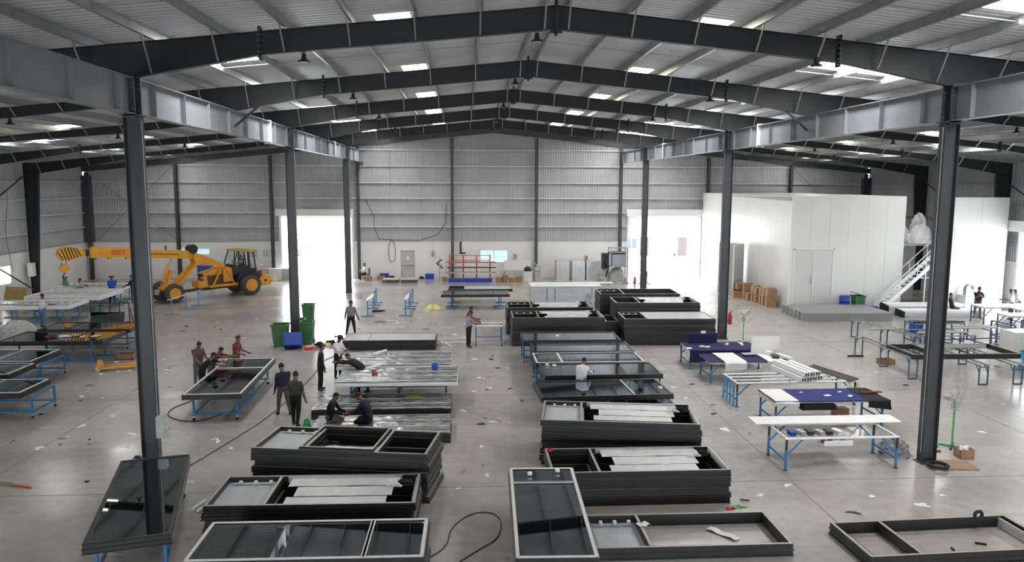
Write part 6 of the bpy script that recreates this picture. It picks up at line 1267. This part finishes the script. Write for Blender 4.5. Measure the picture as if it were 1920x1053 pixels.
C('steering_wheel', MB().torus((-0.62, 0, 2.18), 0.2, 0.018, RUBBER, (0.8, 0, 0.6), 18, 6)); C('dashboard', MB().span((-1.0, -0.55, 1.85), (-0.75, 0.55, 2.08), CABBLK)); C('driver_seat', MB().span((-0.1, -0.28, 1.6), (0.25, 0.28, 1.88), CABBLK))
C('rear_lamp', MB().span((0.75, -0.98, 1.3), (0.9, -0.86, 1.6), RED)); C('side_mirror', MB().bar((0.6, -0.85, 2.1), (0.95, -0.95, 2.0), 0.05, 0.12, SILVER))
C('bonnet', MB().prism([(-3.0, 1.15), (-1.1, 1.15), (-1.1, 1.95), (-1.75, 1.95), (-3.0, 1.65)], 'y', -0.45, 0.45, YELLOW))
C('engine', MB().span((-2.75, -0.52, 0.85), (-1.7, 0.52, 1.5), YDARK)); C('side_panel', MB().span((-1.7, -0.62, 1.0), (-1.05, 0.62, 1.9), YELLOW))
C('front_bumper', MB().span((-3.4, -0.5, 0.72), (-2.6, 0.5, 1.15), YELLOW)); C('radiator_grille', MB().span((-3.04, -0.35, 1.2), (-3.0, 0.35, 1.6), CABBLK)); 
for y in (-0.3, 0.3): C('head_lamp', MB().cyl((-3.08, y, 1.35), (-3.02, y, 1.35), 0.07, PAPER, 12))
for y in (-0.62, 0.62): C('side_beam', MB().bar((-2.7, y, 0.78), (-0.7, y, 0.8), 0.12, 0.16, YELLOW)); C('support_strut', MB().bar((-2.5, y, 0.75), (-1.85, y, 1.95), 0.09, 0.12, YELLOW, (0, 1, 0))); C('support_strut', MB().bar((-0.95, y, 0.85), (-1.55, y, 1.9), 0.08, 0.1, YELLOW, (0, 1, 0)))
# articulated front frame
C('front_frame', MB().span((-5.6, -0.6, 0.5), (-4.5, 0.6, 0.85), YELLOW)); C('front_skirt', MB().prism([(-6.15, 0.25), (-5.7, 0.2), (-5.55, 0.7), (-6.0, 0.85)], 'y', -0.9, 0.9, RUBBER)); C('front_plate', MB().span((-6.12, -0.75, 0.55), (-5.98, -0.2, 0.85), MACHINE))
C('link_bar', MB().bar((-4.6, 0, 0.55), (-1.0, 0, 0.62), 0.35, 0.16, YDARK))
for y in (-0.32, 0.32):
    C('front_strut', MB().bar((-5.0, y, 0.7), (-3.15, y * .9, 2.55), 0.16, 0.30, YELLOW, (0, 1, 0)))
    C('rear_tie', MB().prism([(-3.6, 2.85), (-3.1, 2.95), (-1.5, 2.2), (-1.5, 1.98), (-3.1, 2.25), (-3.45, 2.3)], 'y', y - 0.07, y + 0.07, YELLOW))
    C('lift_cylinder', MB().cyl((-5.35, y * .6, 0.75), (-4.98, y * .6, 2.0), 0.11, YELLOW, 12)); C('piston_rod', MB().cyl((-4.98, y * .6, 2.0), (-4.78, y * .6, 2.72), 0.06, SILVER, 10))
C('ladder', MB().bar((-5.75, -0.45, 0.8), (-5.25, -0.45, 2.5), 0.04, 0.05, YELLOW, (0, 1, 0))); C('ladder', MB().bar((-5.75, -0.15, 0.8), (-5.25, -0.15, 2.5), 0.04, 0.05, YELLOW, (0, 1, 0)))
for k in range(5): C('rung', MB().bar((-5.68 + 0.1 * k, -0.45, 1.05 + 0.33 * k), (-5.68 + 0.1 * k, -0.15, 1.05 + 0.33 * k), 0.03, 0.03, YELLOW))
# boom
bx0, bz0 = -3.3, 2.9; bx1, bz1 = -9.6, 3.42
def bp(f, dz=0): return (bx0 + (bx1 - bx0) * f, 0, bz0 + (bz1 - bz0) * f + dz)
C('inner_boom', MB().bar(bp(0), bp(0.62), 0.46, 0.52, YELLOW)); C('outer_boom', MB().bar(bp(0.5, 0.02), bp(1.0, -0.0), 0.36, 0.50, YELLOW)); C('boom_rail', MB().bar(bp(0.45, 0.35), bp(1.0, 0.30), 0.08, 0.07, YELLOW))
C('boom_collar', MB().bar(bp(0.96, 0), bp(1.01, 0), 0.48, 0.62, YELLOW)); C('boom_collar', MB().bar(bp(0.985, 0.4), bp(0.99, 0.56), 0.1, 0.1, YDARK))
C('boom_pivot', MB().cyl((-3.35, -0.36, 2.85), (-3.35, 0.36, 2.85), 0.18, YELLOW, 14)); C('winch_drum', MB().cyl((-3.55, -0.3, 3.3), (-3.55, 0.3, 3.3), 0.27, RUBBER, 18)); C('winch_plate', MB().cyl((-3.55, -0.34, 3.3), (-3.55, -0.3, 3.3), 0.31, CABBLK, 18))
for f in (0.3,): C('boom_bracket', MB().bar(bp(f, 0.26), bp(f, 0.55), 0.06, 0.1, YDARK, (1, 0, 0)))
for f in (0.68, 0.84, 0.98): C('boom_roller', MB().cyl((bp(f)[0], -0.2, bp(f)[2] - 0.3), (bp(f)[0], 0.2, bp(f)[2] - 0.3), 0.09, YELLOW if f < .9 else YDARK, 12))
C('neck', MB().bar((-9.6, 0, 3.42), (-10.15, 0, 3.42), 0.30, 0.34, YELLOW)); C('neck_band', MB().bar((-9.75, 0, 3.42), (-9.98, 0, 3.42), 0.32, 0.37, CABBLK))
hp = [(-10.05, 3.32), (-10.35, 3.18), (-10.9, 3.02), (-11.3, 3.08), (-11.5, 3.4), (-11.4, 3.68), (-11.05, 3.86), (-10.6, 3.80), (-10.1, 3.62)]
hd = C('boom_head', MB().prism(hp, 'y', -0.2, 0.2, YELLOW))
for s in (-1, 1):
    for k in range(7):
        x = -10.35 - 0.16 * k
        def zr(xx, top):
            L_ = [(p, q) for p, q in zip(hp, hp[1:] + hp[:1])]; zs = [p[1] + (q[1] - p[1]) * (xx - p[0]) / (q[0] - p[0]) for p, q in L_ if min(p[0], q[0]) <= xx <= max(p[0], q[0]) and abs(p[0] - q[0]) > 1e-6]
            return max(zs) if top else min(zs)
        xa, xb = x + 0.14, x - 0.14
        if xb < -11.45: continue
        za, zb = zr(xa, False) + 0.02, zr(xb, True) - 0.02; yy = s * 0.203
        C('black_stripe', MB().add([(xa, yy, za), (xa - 0.075, yy, za), (xb - 0.02, yy, zb), (xb + 0.055, yy, zb), (xa, yy - s * .01, za), (xa - 0.075, yy - s * .01, za), (xb - 0.02, yy - s * .01, zb), (xb + 0.055, yy - s * .01, zb)], [(0, 1, 2, 3), (7, 6, 5, 4), (0, 4, 5, 1), (2, 6, 7, 3), (1, 5, 6, 2), (3, 7, 4, 0)], CABBLK), hd)
for y in (-0.1, 0.1): C('hoist_rope', MB().cyl((-11.25, y, 3.1), (-11.25, y, 2.75), 0.012, FRAME, 6)); C('hoist_rope', MB().cyl((-11.0, y, 3.05), (-11.0, y, 2.75), 0.012, FRAME, 6))
hk = C('hook_block', MB().cyl((-11.12, -0.12, 2.58), (-11.12, 0.12, 2.58), 0.25, YELLOW, 18)); C('hook', MB().torus((-11.12, 0, 2.1), 0.12, 0.035, FRAME, (0, 1, 0), 14, 6, 0, 4.5), hk); C('shank', MB().cyl((-11.12, 0, 2.22), (-11.12, 0, 2.4), 0.04, FRAME, 8), hk)
tag(MB().blob((0, 0, -0.4), (0.16, 0.12, 0.5), mat('green_sling', (0.10, 0.22, 0.12), 0.9), 7, 0.4).build('lifting_sling', None, tuple((cr.matrix_basis @ Vector((-11.12, 0, 1.95))).to_3d()) if False else (-15.35 - 11.12 * math.cos(CA), 54.55 - 11.12 * math.sin(CA), 1.95)), 'green sling hanging from the crane hook', 'sling')
m_ = MB(); rnd = random.Random(3)
for r_ in range(3):
    x = -8.55
    while x < -7.75: wd = rnd.uniform(0.04, 0.1); m_.span((x, -0.19, 3.22 + 0.11 * r_), (x + wd, -0.183, 3.28 + 0.11 * r_), RED); x += wd + 0.03
o = C('red_lettering', m_); o['kind'] = 'stuff'
m_ = MB(); x = -6.3
while x < -4.5: wd = rnd.uniform(0.05, 0.12); zc = 2.9 + 0.52 * (-3.3 - x) / 6.3; m_.span((x, -0.24, zc - 0.03), (x + wd, -0.233, zc + 0.04), YDARK); x += wd + 0.035
o = C('dark_lettering', m_); o['kind'] = 'stuff'; 
# drums, green tub and boxes behind the crane
t = thing('storage_drum', 'blue drum against the back wall behind the crane front', 'drum', (-20.2, 61.6, 0)); MB().lathe((0, 0, 0), [(0.6, 0), (0.62, 0.5), (0.6, 0.52), (0.6, 1.25)], mat('dark_blue_drum', (0.03, 0.09, 0.25), 0.5), 18).build('drum_shell', t)
t = thing('green_tank', 'green tank against the back wall behind the crane strut', 'tank', (-17.4, 61.6, 0)); MB().lathe((0, 0, 0), [(0.75, 0), (0.8, 0.6), (0.78, 1.2)], GREENB, 18).build('tank_shell', t)
for i in range(3): tag(MB().box((0, 0, 0.45), (1.0, 0.5, 0.9), (MACHINE, WPANEL, MACHINE)[i]).build('wall_cabinet', None, (-16.0 + 1.15 * i * 0.9, 62.3, 0)), ['grey cabinet behind the crane, leftmost of three', 'white cabinet behind the crane, middle of three', 'grey cabinet behind the crane, rightmost of three'][i], 'cabinet')
tag(MB().blob((0, 0, 0), (0.2, 0.2, 0.35), YPLAST, 3, 0.3).build('yellow_bag', None, (-14.95, 61.6, 0)), 'small yellow bag at the left jamb of the left doorway', 'bag')
t = thing('paper_notice', 'grey notice sheet on the white wall behind the crane', 'notice', (-16.9, YW - 0.02, 2.0)); MB().span((-0.25, -0.02, -0.3), (0.25, 0, 0.3), MACHINE).build('sheet', t)
for i in range(4): tag(MB().span((-0.06, -0.02, -0.25), (0.06, 0, 0.25), MACHINE).build('paper_notice', None, (-16.1 + 0.25 * i + (0.12 if i > 1 else 0), YW - 0.02, 2.0)), f'narrow grey notice strip on the wall behind the crane, {ordn[i]} from the left', 'notice', 'narrow notices behind the crane')
t = thing('window_strip', 'narrow pale window high behind the crane boom', 'window', (-21.7, YW - 0.02, 2.15)); MB().span((-1.0, -0.03, -0.2), (1.3, 0, 0.2), WINDOWM).build('pane', t)
for i, (x, y) in enumerate(((-17.0, 45.7), (-16.85, 47.6), (-16.65, 49.2), (-18.2, 45.9))): tstand(f'pale blue stand in front of the crane wheel, {ordn[i]} from the front' if i < 3 else 'pale blue stand left of the ones before the crane wheel', x, y, 0.9, 0.9, 0.1, LBLUE, 'stands before the crane')
tag(MB().bar((0, 0, 0), (0.45, 4.6, 0), 0.06, 0.04, SILVER).build('silver_profile', None, (-17.05, 45.2, 0.92)), 'long silver profile lying across the stands before the crane', 'profile')
# ================================================================= PEOPLE
TONES = {}
def fabric(name, c): return mat(name, c, 0.9, 0, 0.12, 6, bump=0.2, bscale=20)
def figure(label, loc, face, shirt, pants, pose, sleeve=0.55, shoes=None, hat=None, h=1.70, skin=None, seat=False, group=None, long_shirt=False):
    """one continuous skinned body; face = heading angle of the chest (0 = +x); pose = joint angles in degrees"""
    p = dict(lean=4, neck=5, hipL=0, hipR=0, kneeL=4, kneeR=4, spreadL=4, spreadR=4, shL=5, shR=5, abL=5, abR=5, elL=12, elR=12, inL=0, inR=0, twist=0, z=None); p.update(pose)
    k = h / 1.70; V = Vector
    # local frame: +x forward, +y left, +z up
    def rot(v, ax, deg): return Matrix.Rotation(R(deg), 3, ax) @ v
    pel = V((0, 0, 0)); verts = []; edges = []; rad = []; part = []
    def add(pos, r, par=None, tagp='t'):
        verts.append(pos.copy()); rad.append(r); part.append(tagp)
        if par is not None: edges.append((par, len(verts) - 1))
        return len(verts) - 1
    up = rot(V((0, 0, 1)), 'Y', p['lean'])
    iP = add(pel, (0.145, 0.115)); iW = add(pel + up * 0.17, (0.135, 0.10), iP); iC = add(pel + up * 0.36, (0.165, 0.115), iW); iN0 = add(pel + up * 0.48, (0.085, 0.075), iC)
    hu = rot(V((0, 0, 1)), 'Y', p['lean'] * 0.75 + p['neck']); nb = verts[iN0]
    iN = add(nb + hu * 0.075, (0.053, 0.053), iN0, 'n'); fwd = rot(V((1, 0, 0)), 'Y', p['lean'] * 0.75 + p['neck'])
    iH1 = add(nb + hu * 0.15 + fwd * 0.018, (0.072, 0.085), iN, 'h'); iH2 = add(nb + hu * 0.235 + fwd * 0.012, (0.078, 0.094), iH1, 'h'); headc = nb + hu * 0.20 + fwd * 0.012
    hands = []
    for s, S_ in ((1, 'L'), (-1, 'R')):
        sh = verts[iC] + up * 0.075 + V((0, s * 0.185, 0)); iS = add(sh, (0.062, 0.062), iC, 's')
        d = V((0, 0, -1)); d = rot(d, 'Y', -p['sh' + S_] + 0); d = rot(d, 'X', s * p['ab' + S_] * 1.0)
        el = sh + d * 0.29; iE = add(el, (0.041, 0.041), iS, 'a')
        d2 = rot(V((0, 0, -1)), 'Y', -(p['sh' + S_] + p['el' + S_])); d2 = rot(d2, 'X', s * p['ab' + S_]); d2 = rot(d2, 'Z', -s * p['in' + S_])
        wr = el + d2 * 0.255; iWr = add(wr, (0.027, 0.030), iE, 'f'); pm = wr + d2 * 0.075; iPm = add(pm, (0.022, 0.040), iWr, 'p'); hands.append((s, wr, d2))
        side = d2.cross(V((0, 1, 0))).normalized() if abs(d2.y) < 0.95 else V((1, 0, 0)); pal = d2.cross(side).normalized(); curl = -0.35
        for q, ln in ((-1.5, 0.062), (-0.5, 0.072), (0.5, 0.068), (1.5, 0.05)):
            b0 = pm + side * (q * 0.019) + d2 * 0.02; b1 = b0 + (d2 + pal * s * curl).normalized() * ln * 0.55; b2 = b1 + (d2 + pal * s * curl * 2.4).normalized() * ln * 0.5
            i1 = add(b0, (0.010, 0.010), iPm, 'g'); i2 = add(b1, (0.009, 0.009), i1, 'g'); add(b2, (0.007, 0.007), i2, 'g')
        th0 = wr + d2 * 0.03 - side * 0.03; i1 = add(th0, (0.011, 0.011), iWr, 'g'); add(th0 + (d2 * 0.8 - side * 0.6 ).normalized() * 0.05, (0.009, 0.009), i1, 'g')
    lows = []
    for s, S_ in ((1, 'L'), (-1, 'R')):
        hp_ = pel + V((0, s * 0.095, -0.05)); iHp = add(hp_, (0.092, 0.092), iP, 'l')
        d = rot(V((0, 0, -1)), 'Y', -p['hip' + S_]); d = rot(d, 'X', s * p['spread' + S_]); kn = hp_ + d * 0.41; iK = add(kn, (0.060, 0.060), iHp, 'l')
        d2 = rot(V((0, 0, -1)), 'Y', -(p['hip' + S_] - p['knee' + S_])); d2 = rot(d2, 'X', s * p['spread' + S_] * p.get('shinf', 0.6)); an = kn + d2 * 0.40
        iCf = add(kn + d2 * 0.13, (0.056, 0.056), iK, 'l'); iA = add(an, (0.038, 0.038), iCf, 'l')
        fd = V((1, 0, 0)) if abs(p['hip' + S_] - p['knee' + S_]) < 40 and not seat else (V((1, 0, 0)) * 0.75 + d2 * 0.5).normalized(); fd = rot(fd, 'Z', s * 8)
        he = add(an + V((0, 0, -0.055)) - fd * 0.03, (0.040, 0.040), iA, 'o'); to = add(an + V((0, 0, -0.065)) + fd * 0.15, (0.042, 0.030), he, 'o'); lows += [verts[he].z - 0.035, verts[to].z - 0.028]
    zoff = -min(lows) if p['z'] is None else p['z'] / k
    me = bpy.data.meshes.new('body_skeleton'); me.from_pydata([tuple(v) for v in verts], edges, []); ob = bpy.data.objects.new('body_skeleton', me); col.objects.link(ob)
    md = ob.modifiers.new('skin', 'SKIN'); md.use_smooth_shade = True; sv = me.skin_vertices[0].data if me.skin_vertices else None
    if sv is None: raise RuntimeError('no skin layer')
    for i, r in enumerate(rad): sv[i].radius = (r[0] * 1.32, r[1] * 1.32) if part[i] in 'tslaf' else (r[0] * 1.1, r[1] * 1.1); sv[i].use_root = (i == 0)
    sd = ob.modifiers.new('subdivision', 'SUBSURF'); sd.levels = 1; sd.render_levels = 1
    bpy.context.view_layer.update()
    dg = bpy.context.evaluated_depsgraph_get(); m2 = bpy.data.meshes.new_from_object(ob.evaluated_get(dg)); bpy.data.objects.remove(ob)
    sk = skin or SKIN; sho = shoes or RUBBER; m2.materials.clear()
    for mm in (shirt, pants, sk, sho): m2.materials.append(mm)
    bones = []
    for a, b in edges: bones.append((verts[a], verts[b], part[b], b))
    for f in m2.polygons:
        c = f.center; best = 1e9; bt = None
        for a, b, tg, bi in bones:
            ab = b - a; L2 = ab.length_squared or 1e-9; t = max(0, min(1, (c - a).dot(ab) / L2)); dd = (c - (a + ab * t)).length - (0.5 * (rad[bi][0]) if tg not in 'g' else 0)
            if dd < best: best = dd; bt = (tg, t, bi)
        tg, t, bi = bt
        if tg == 't': f.material_index = 1 if (c - pel).dot(up) < (0.0 if not long_shirt else -0.1) else 0
        elif tg in 'nhgp': f.material_index = 2
        elif tg == 's': f.material_index = 0
        elif tg == 'a': f.material_index = 0 if t < sleeve * 1.6 or sleeve > 0.9 else 2
        elif tg == 'f': f.material_index = 0 if sleeve > 0.9 and t < 0.9 else 2
        elif tg == 'l': f.material_index = 1
        else: f.material_index = 3
        f.use_smooth = True
    root = thing('person', label, 'person', loc, face, group); root.scale = (k, k, k)
    body = bpy.data.objects.new('body', m2); col.objects.link(body); body.parent = root; body.location = (0, 0, zoff)
    # head details
    hm = Matrix((fwd, V((0, 1, 0)), hu)).transposed()
    def hb(name, mb): o = mb.build(name, root, (0, 0, zoff)); return o
    def hpnt(x, y, z): return headc + hm @ V((x, y, z))
    m_ = MB(); nu, nv = 14, 8; vs = []; rnd = random.Random(int(abs(loc[0] * 97 + loc[1] * 13)))
    for j in range(nv + 1):
        ph = PI * 0.62 * j / nv
        for i in range(nu):
            t = 2 * PI * i / nu; cut = 0.0
            x = 0.100 * math.sin(ph) * math.cos(t); y = 0.086 * math.sin(ph) * math.sin(t); z = 0.03 + 0.105 * math.cos(ph)
            if z < 0.06 and x > 0: x = min(x, 0.02); z = max(z, 0.0)
            jt = rnd.uniform(0.97, 1.04); vs.append(hpnt(x * jt - 0.006, y * jt, z * jt))
    m_.add(vs, [(j * nu + i, j * nu + (i + 1) % nu, (j + 1) * nu + (i + 1) % nu, (j + 1) * nu + i) for j in range(nv) for i in range(nu)], HAIR, True); hb('hair', m_)
    m_ = MB(); m_.add([hpnt(0.088, 0.012, -0.02), hpnt(0.088, -0.012, -0.02), hpnt(0.084, 0, 0.025), hpnt(0.112, 0, -0.022), hpnt(0.085, 0, -0.032)], [(0, 3, 2), (1, 2, 3), (0, 4, 3), (1, 3, 4), (0, 2, 1), (0, 1, 4)], sk); hb('nose', m_)
    for s in (-1, 1):
        m_ = MB(); m_.lathe(hpnt(0.082, s * 0.03, 0.018), [(0.002, -0.008), (0.011, -0.004), (0.011, 0.004), (0.002, 0.008)], RUBBER, 8); hb('eye', m_)
        m_ = MB(); m_.lathe(hpnt(0.0, s * 0.082, 0.0), [(0.006, -0.028), (0.016, -0.012), (0.018, 0.012), (0.006, 0.03)], sk, 8); hb('ear', m_)
    m_ = MB(); m_.bar(hpnt(0.084, -0.022, -0.05), hpnt(0.084, 0.022, -0.05), 0.012, 0.008, mat('lips', (0.11, 0.04, 0.035), 0.6)); hb('mouth', m_)
    if hat:
        m_ = MB(); mh = hm; m_.lathe(hpnt(0, 0, 0.06), [(0.108, 0.0), (0.112, 0.03), (0.10, 0.07), (0.05, 0.092), (0.01, 0.096)], hat[0], 16, hm)
        if hat[1] == 'brim': m_.lathe(hpnt(0, 0, 0.06), [(0.20, -0.006), (0.20, 0.004), (0.10, 0.012)], hat[0], 18, hm)
        else: m_.bar(hpnt(0.09, 0, 0.072), hpnt(0.19, 0, 0.062), 0.14, 0.012, hat[0], tuple(hu))
        hb('cap' if hat[1] != 'brim' else 'sun_hat', m_)
    return root
navyS = fabric('navy_shirt', (0.015, 0.02, 0.045)); blkS = fabric('black_shirt', (0.012, 0.012, 0.014)); greyS = fabric('charcoal_tee', (0.045, 0.045, 0.047)); marS = fabric('maroon_shirt', (0.17, 0.035, 0.04)); whtS = fabric('white_shirt', (0.72, 0.72, 0.74)); mauS = fabric('mauve_shirt', (0.28, 0.19, 0.21))
bluS = fabric('blue_shirt', (0.02, 0.09, 0.55)); brnS = fabric('brown_shirt', (0.10, 0.07, 0.065)); lilS = fabric('lilac_shirt', (0.33, 0.29, 0.34)); grnS = fabric('pale_green_shirt', (0.45, 0.58, 0.52)); blkP = fabric('black_trousers', (0.012, 0.012, 0.013)); gryP = fabric('grey_trousers', (0.14, 0.135, 0.14)); jean = fabric('blue_jeans', (0.12, 0.20, 0.36)); jeanL = fabric('pale_jeans', (0.40, 0.42, 0.46)); khk = fabric('olive_trousers', (0.10, 0.09, 0.08)); walk = dict(hipL=22, kneeL=8, hipR=-14, kneeR=22, shL=-18, shR=20, elL=15, elR=15)
A = lambda d: R(d)
figure('man in charcoal T-shirt and black trousers walking, seen from behind', (-5.35, 24.2, 0), A(75), greyS, blkP, dict(hipL=10, kneeL=4, hipR=-8, kneeR=12, abL=9, abR=9, elL=10, elR=10), 0.55)
figure('man in navy shirt and olive trousers walking beside the one in charcoal', (-6.0, 25.4, 0), A(125), navyS, khk, dict(hipL=12, kneeL=5, hipR=-8, kneeR=14, neck=10), 1.0)
figure('man in black standing by the wrapped units, facing right', (-5.35, 28.5, 0), A(10), blkS, blkP, dict(hipL=3, hipR=-3, neck=4), 1.0, h=1.66)
figure('man in white shirt and black cap looking at his hands', (-5.0, 30.3, 0), A(-30), whtS, blkP, dict(shL=30, shR=30, elL=70, elR=70, inL=25, inR=25, neck=18), 1.0, hat=(BLKCLOTH, 'peak'), h=1.66)
figure('man in black bending over the wrapped unit, reaching down', (-3.75, 27.95, 0), A(160), blkS, blkP, dict(lean=62, neck=-5, shL=80, shR=75, elL=15, elR=20, hipL=8, hipR=-8), 1.0, h=1.72)
figure('man in black sitting on the nearest wrapped unit, left one', (-4.2, 23.6, 0), A(-10), blkS, gryP, dict(lean=14, neck=18, hipL=78, kneeL=125, hipR=82, kneeR=128, spreadL=30, spreadR=28, shL=30, shR=30, elL=50, elR=50, inL=15, inR=15, z=0.47), 1.0, seat=True)
figure('man in navy sitting on the nearest wrapped unit, right one', (-2.95, 23.35, 0), A(165), navyS, blkP, dict(lean=22, neck=25, hipL=76, kneeL=120, hipR=80, kneeR=125, spreadL=30, spreadR=28, shL=35, shR=35, elL=40, elR=40, inL=15, inR=15, z=0.52), 1.0, seat=True, h=1.78)
figure('man in maroon T-shirt standing behind the four-men trolley', (-8.95, 30.45, 0), A(-10), marS, gryP, dict(shL=20, shR=15, elL=50, elR=60, neck=12), 0.55, h=1.66)
figure('man in brown standing at the left of the four-men trolley', (-10.05, 29.35, 0), A(-40), brnS, gryP, dict(shL=30, shR=25, elL=30, elR=40, neck=20), 0.6, h=1.68)
figure('man in black leaning over the glazed unit from its left side', (-9.45, 27.9, 0), A(5), blkS, blkP, dict(lean=40, neck=5, shL=75, shR=70, elL=15, elR=15), 0.6, h=1.68)
figure('man in maroon stretching his arm across the glazed unit', (-9.45, 28.95, 0), A(-8), marS, gryP, dict(lean=38, neck=5, shL=80, shR=85, elL=8, elR=5), 0.7, h=1.66)
figure('man in grey tee and black trousers walking away past the bins', (-5.75, 39.0, 0), A(80), fabric('grey_tee', (0.22, 0.21, 0.23)), blkP, dict(hipL=-14, kneeL=16, hipR=16, kneeR=4, abL=16, abR=16), 0.55, h=1.74)
figure('man in lilac shirt standing in front at the small blue trolley', (0.15, 35.9, 0), A(20), lilS, blkP, dict(shL=35, shR=35, elL=45, elR=50, inL=15, inR=15, neck=22), 0.6, h=1.68)
figure('man in maroon standing behind the one in lilac', (0.15, 36.9, 0), A(0), marS, gryP, dict(shL=30, shR=30, elL=50, elR=45, neck=20), 0.8, h=1.74)
figure('man in white crouching forward at the dark glazed units', (3.95, 25.98, 0), A(60), whtS, jean, dict(lean=24, neck=15, shL=45, shR=40, elL=40, elR=50), 1.0, h=1.66)
figure('man in white T-shirt and blue jeans, seen from behind, at the foil-wrapped unit', (-22.3, 42.0, 0), A(70), whtS, jean, dict(shL=15, shR=40, elL=30, elR=45, hipL=4, hipR=-5, kneeR=8), 0.55, h=1.72)
figure('man in bright blue shirt and straw hat at the white wrapped unit', (-22.3, 50.2, 0), A(110), bluS, blkP, dict(shL=40, shR=40, elL=40, elR=40, neck=15, lean=10), 0.7, hat=(mat('straw_hat', (0.30, 0.18, 0.12), 0.9), 'brim'), h=1.72)
figure('man in mauve shirt standing at the back of the wrapped units', (-22.1, 53.8, 0), A(-70), mauS, gryP, dict(shL=15, shR=15, elL=60, elR=60), 0.8, h=1.72)
figure('man in long black coat at the right end of the wrapped units', (-21.1, 50.5, 0), A(170), blkS, blkP, dict(shL=35, shR=30, elL=35, elR=45, neck=8), 1.0, long_shirt=True, h=1.74)
figure('man in pale green shirt bending beneath the crane hook', (-24.6, 50.4, 0), A(-20), grnS, gryP, dict(lean=32, neck=5, shL=60, shR=50, elL=20, elR=30), 0.9, h=1.66)
figure('man in white sitting on a chair by the left doorway', (-7.95, 62.0, 0), A(200), whtS, blkP, dict(lean=-2, hipL=85, kneeL=88, hipR=85, kneeR=88, shL=35, shR=30, elL=60, elR=65, neck=12, z=0.53), 1.0, seat=True, h=1.7)
t = thing('plastic_chair', 'black chair under the man sitting by the left doorway', 'chair', (-7.85, 62.05, 0), A(200)); MB().span((-0.22, -0.22, 0.38), (0.24, 0.22, 0.42), RUBBER).build('seat', t); MB().span((-0.26, -0.22, 0.42), (-0.22, 0.22, 0.9), RUBBER).build('backrest', t)
for x in (-0.2, 0.2):
    for y in (-0.2, 0.2): MB().bar((x, y, 0), (x, y, 0.38), 0.035, 0.035, RUBBER).build('leg', t)
cw = Matrix.Translation((-15.35, 54.55, 0)) @ Matrix.Rotation(CA, 4, 'Z'); dv = cw @ Vector((0.0, 0.0, 0))
figure('driver in dark shirt sitting in the crane cab', (dv.x, dv.y, 0), CA + PI, blkS, blkP, dict(lean=6, hipL=80, kneeL=70, hipR=80, kneeR=70, shL=55, shR=50, elL=25, elR=30, z=1.98), 0.8, seat=True, h=1.5)
figure('person in white walking in the yard beyond the right doorway', (18.1, 66.3, -0.05), A(-80), whtS, jeanL, walk, 1.0, h=1.7)
figure('man in black shirt and pale trousers with folded arms at the right', (29.55, 42.75, 0), A(-100), blkS, gryP, dict(shL=35, shR=35, elL=85, elR=85, inL=75, inR=75, hipL=4, hipR=-2), 0.6, h=1.76)
figure('man in white T-shirt standing at the table on the right edge', (30.95, 41.9, 0), A(170), whtS, gryP, dict(shL=35, shR=30, elL=55, elR=60), 0.55, h=1.72)
figure('second man in white, bending, at the right edge', (31.9, 42.6, 0), A(190), whtS, gryP, dict(lean=25, shL=45, shR=45, elL=40, elR=40), 0.55, h=1.68)
figure('man in black sitting on the profile stack right of the stair', (28.55, 43.55, 0), A(-35), blkS, blkP, dict(lean=-14, neck=14, hipL=74, kneeL=28, hipR=70, kneeR=30, shL=10, shR=15, elL=35, elR=35, z=0.53), 1.0, seat=True, h=1.72)
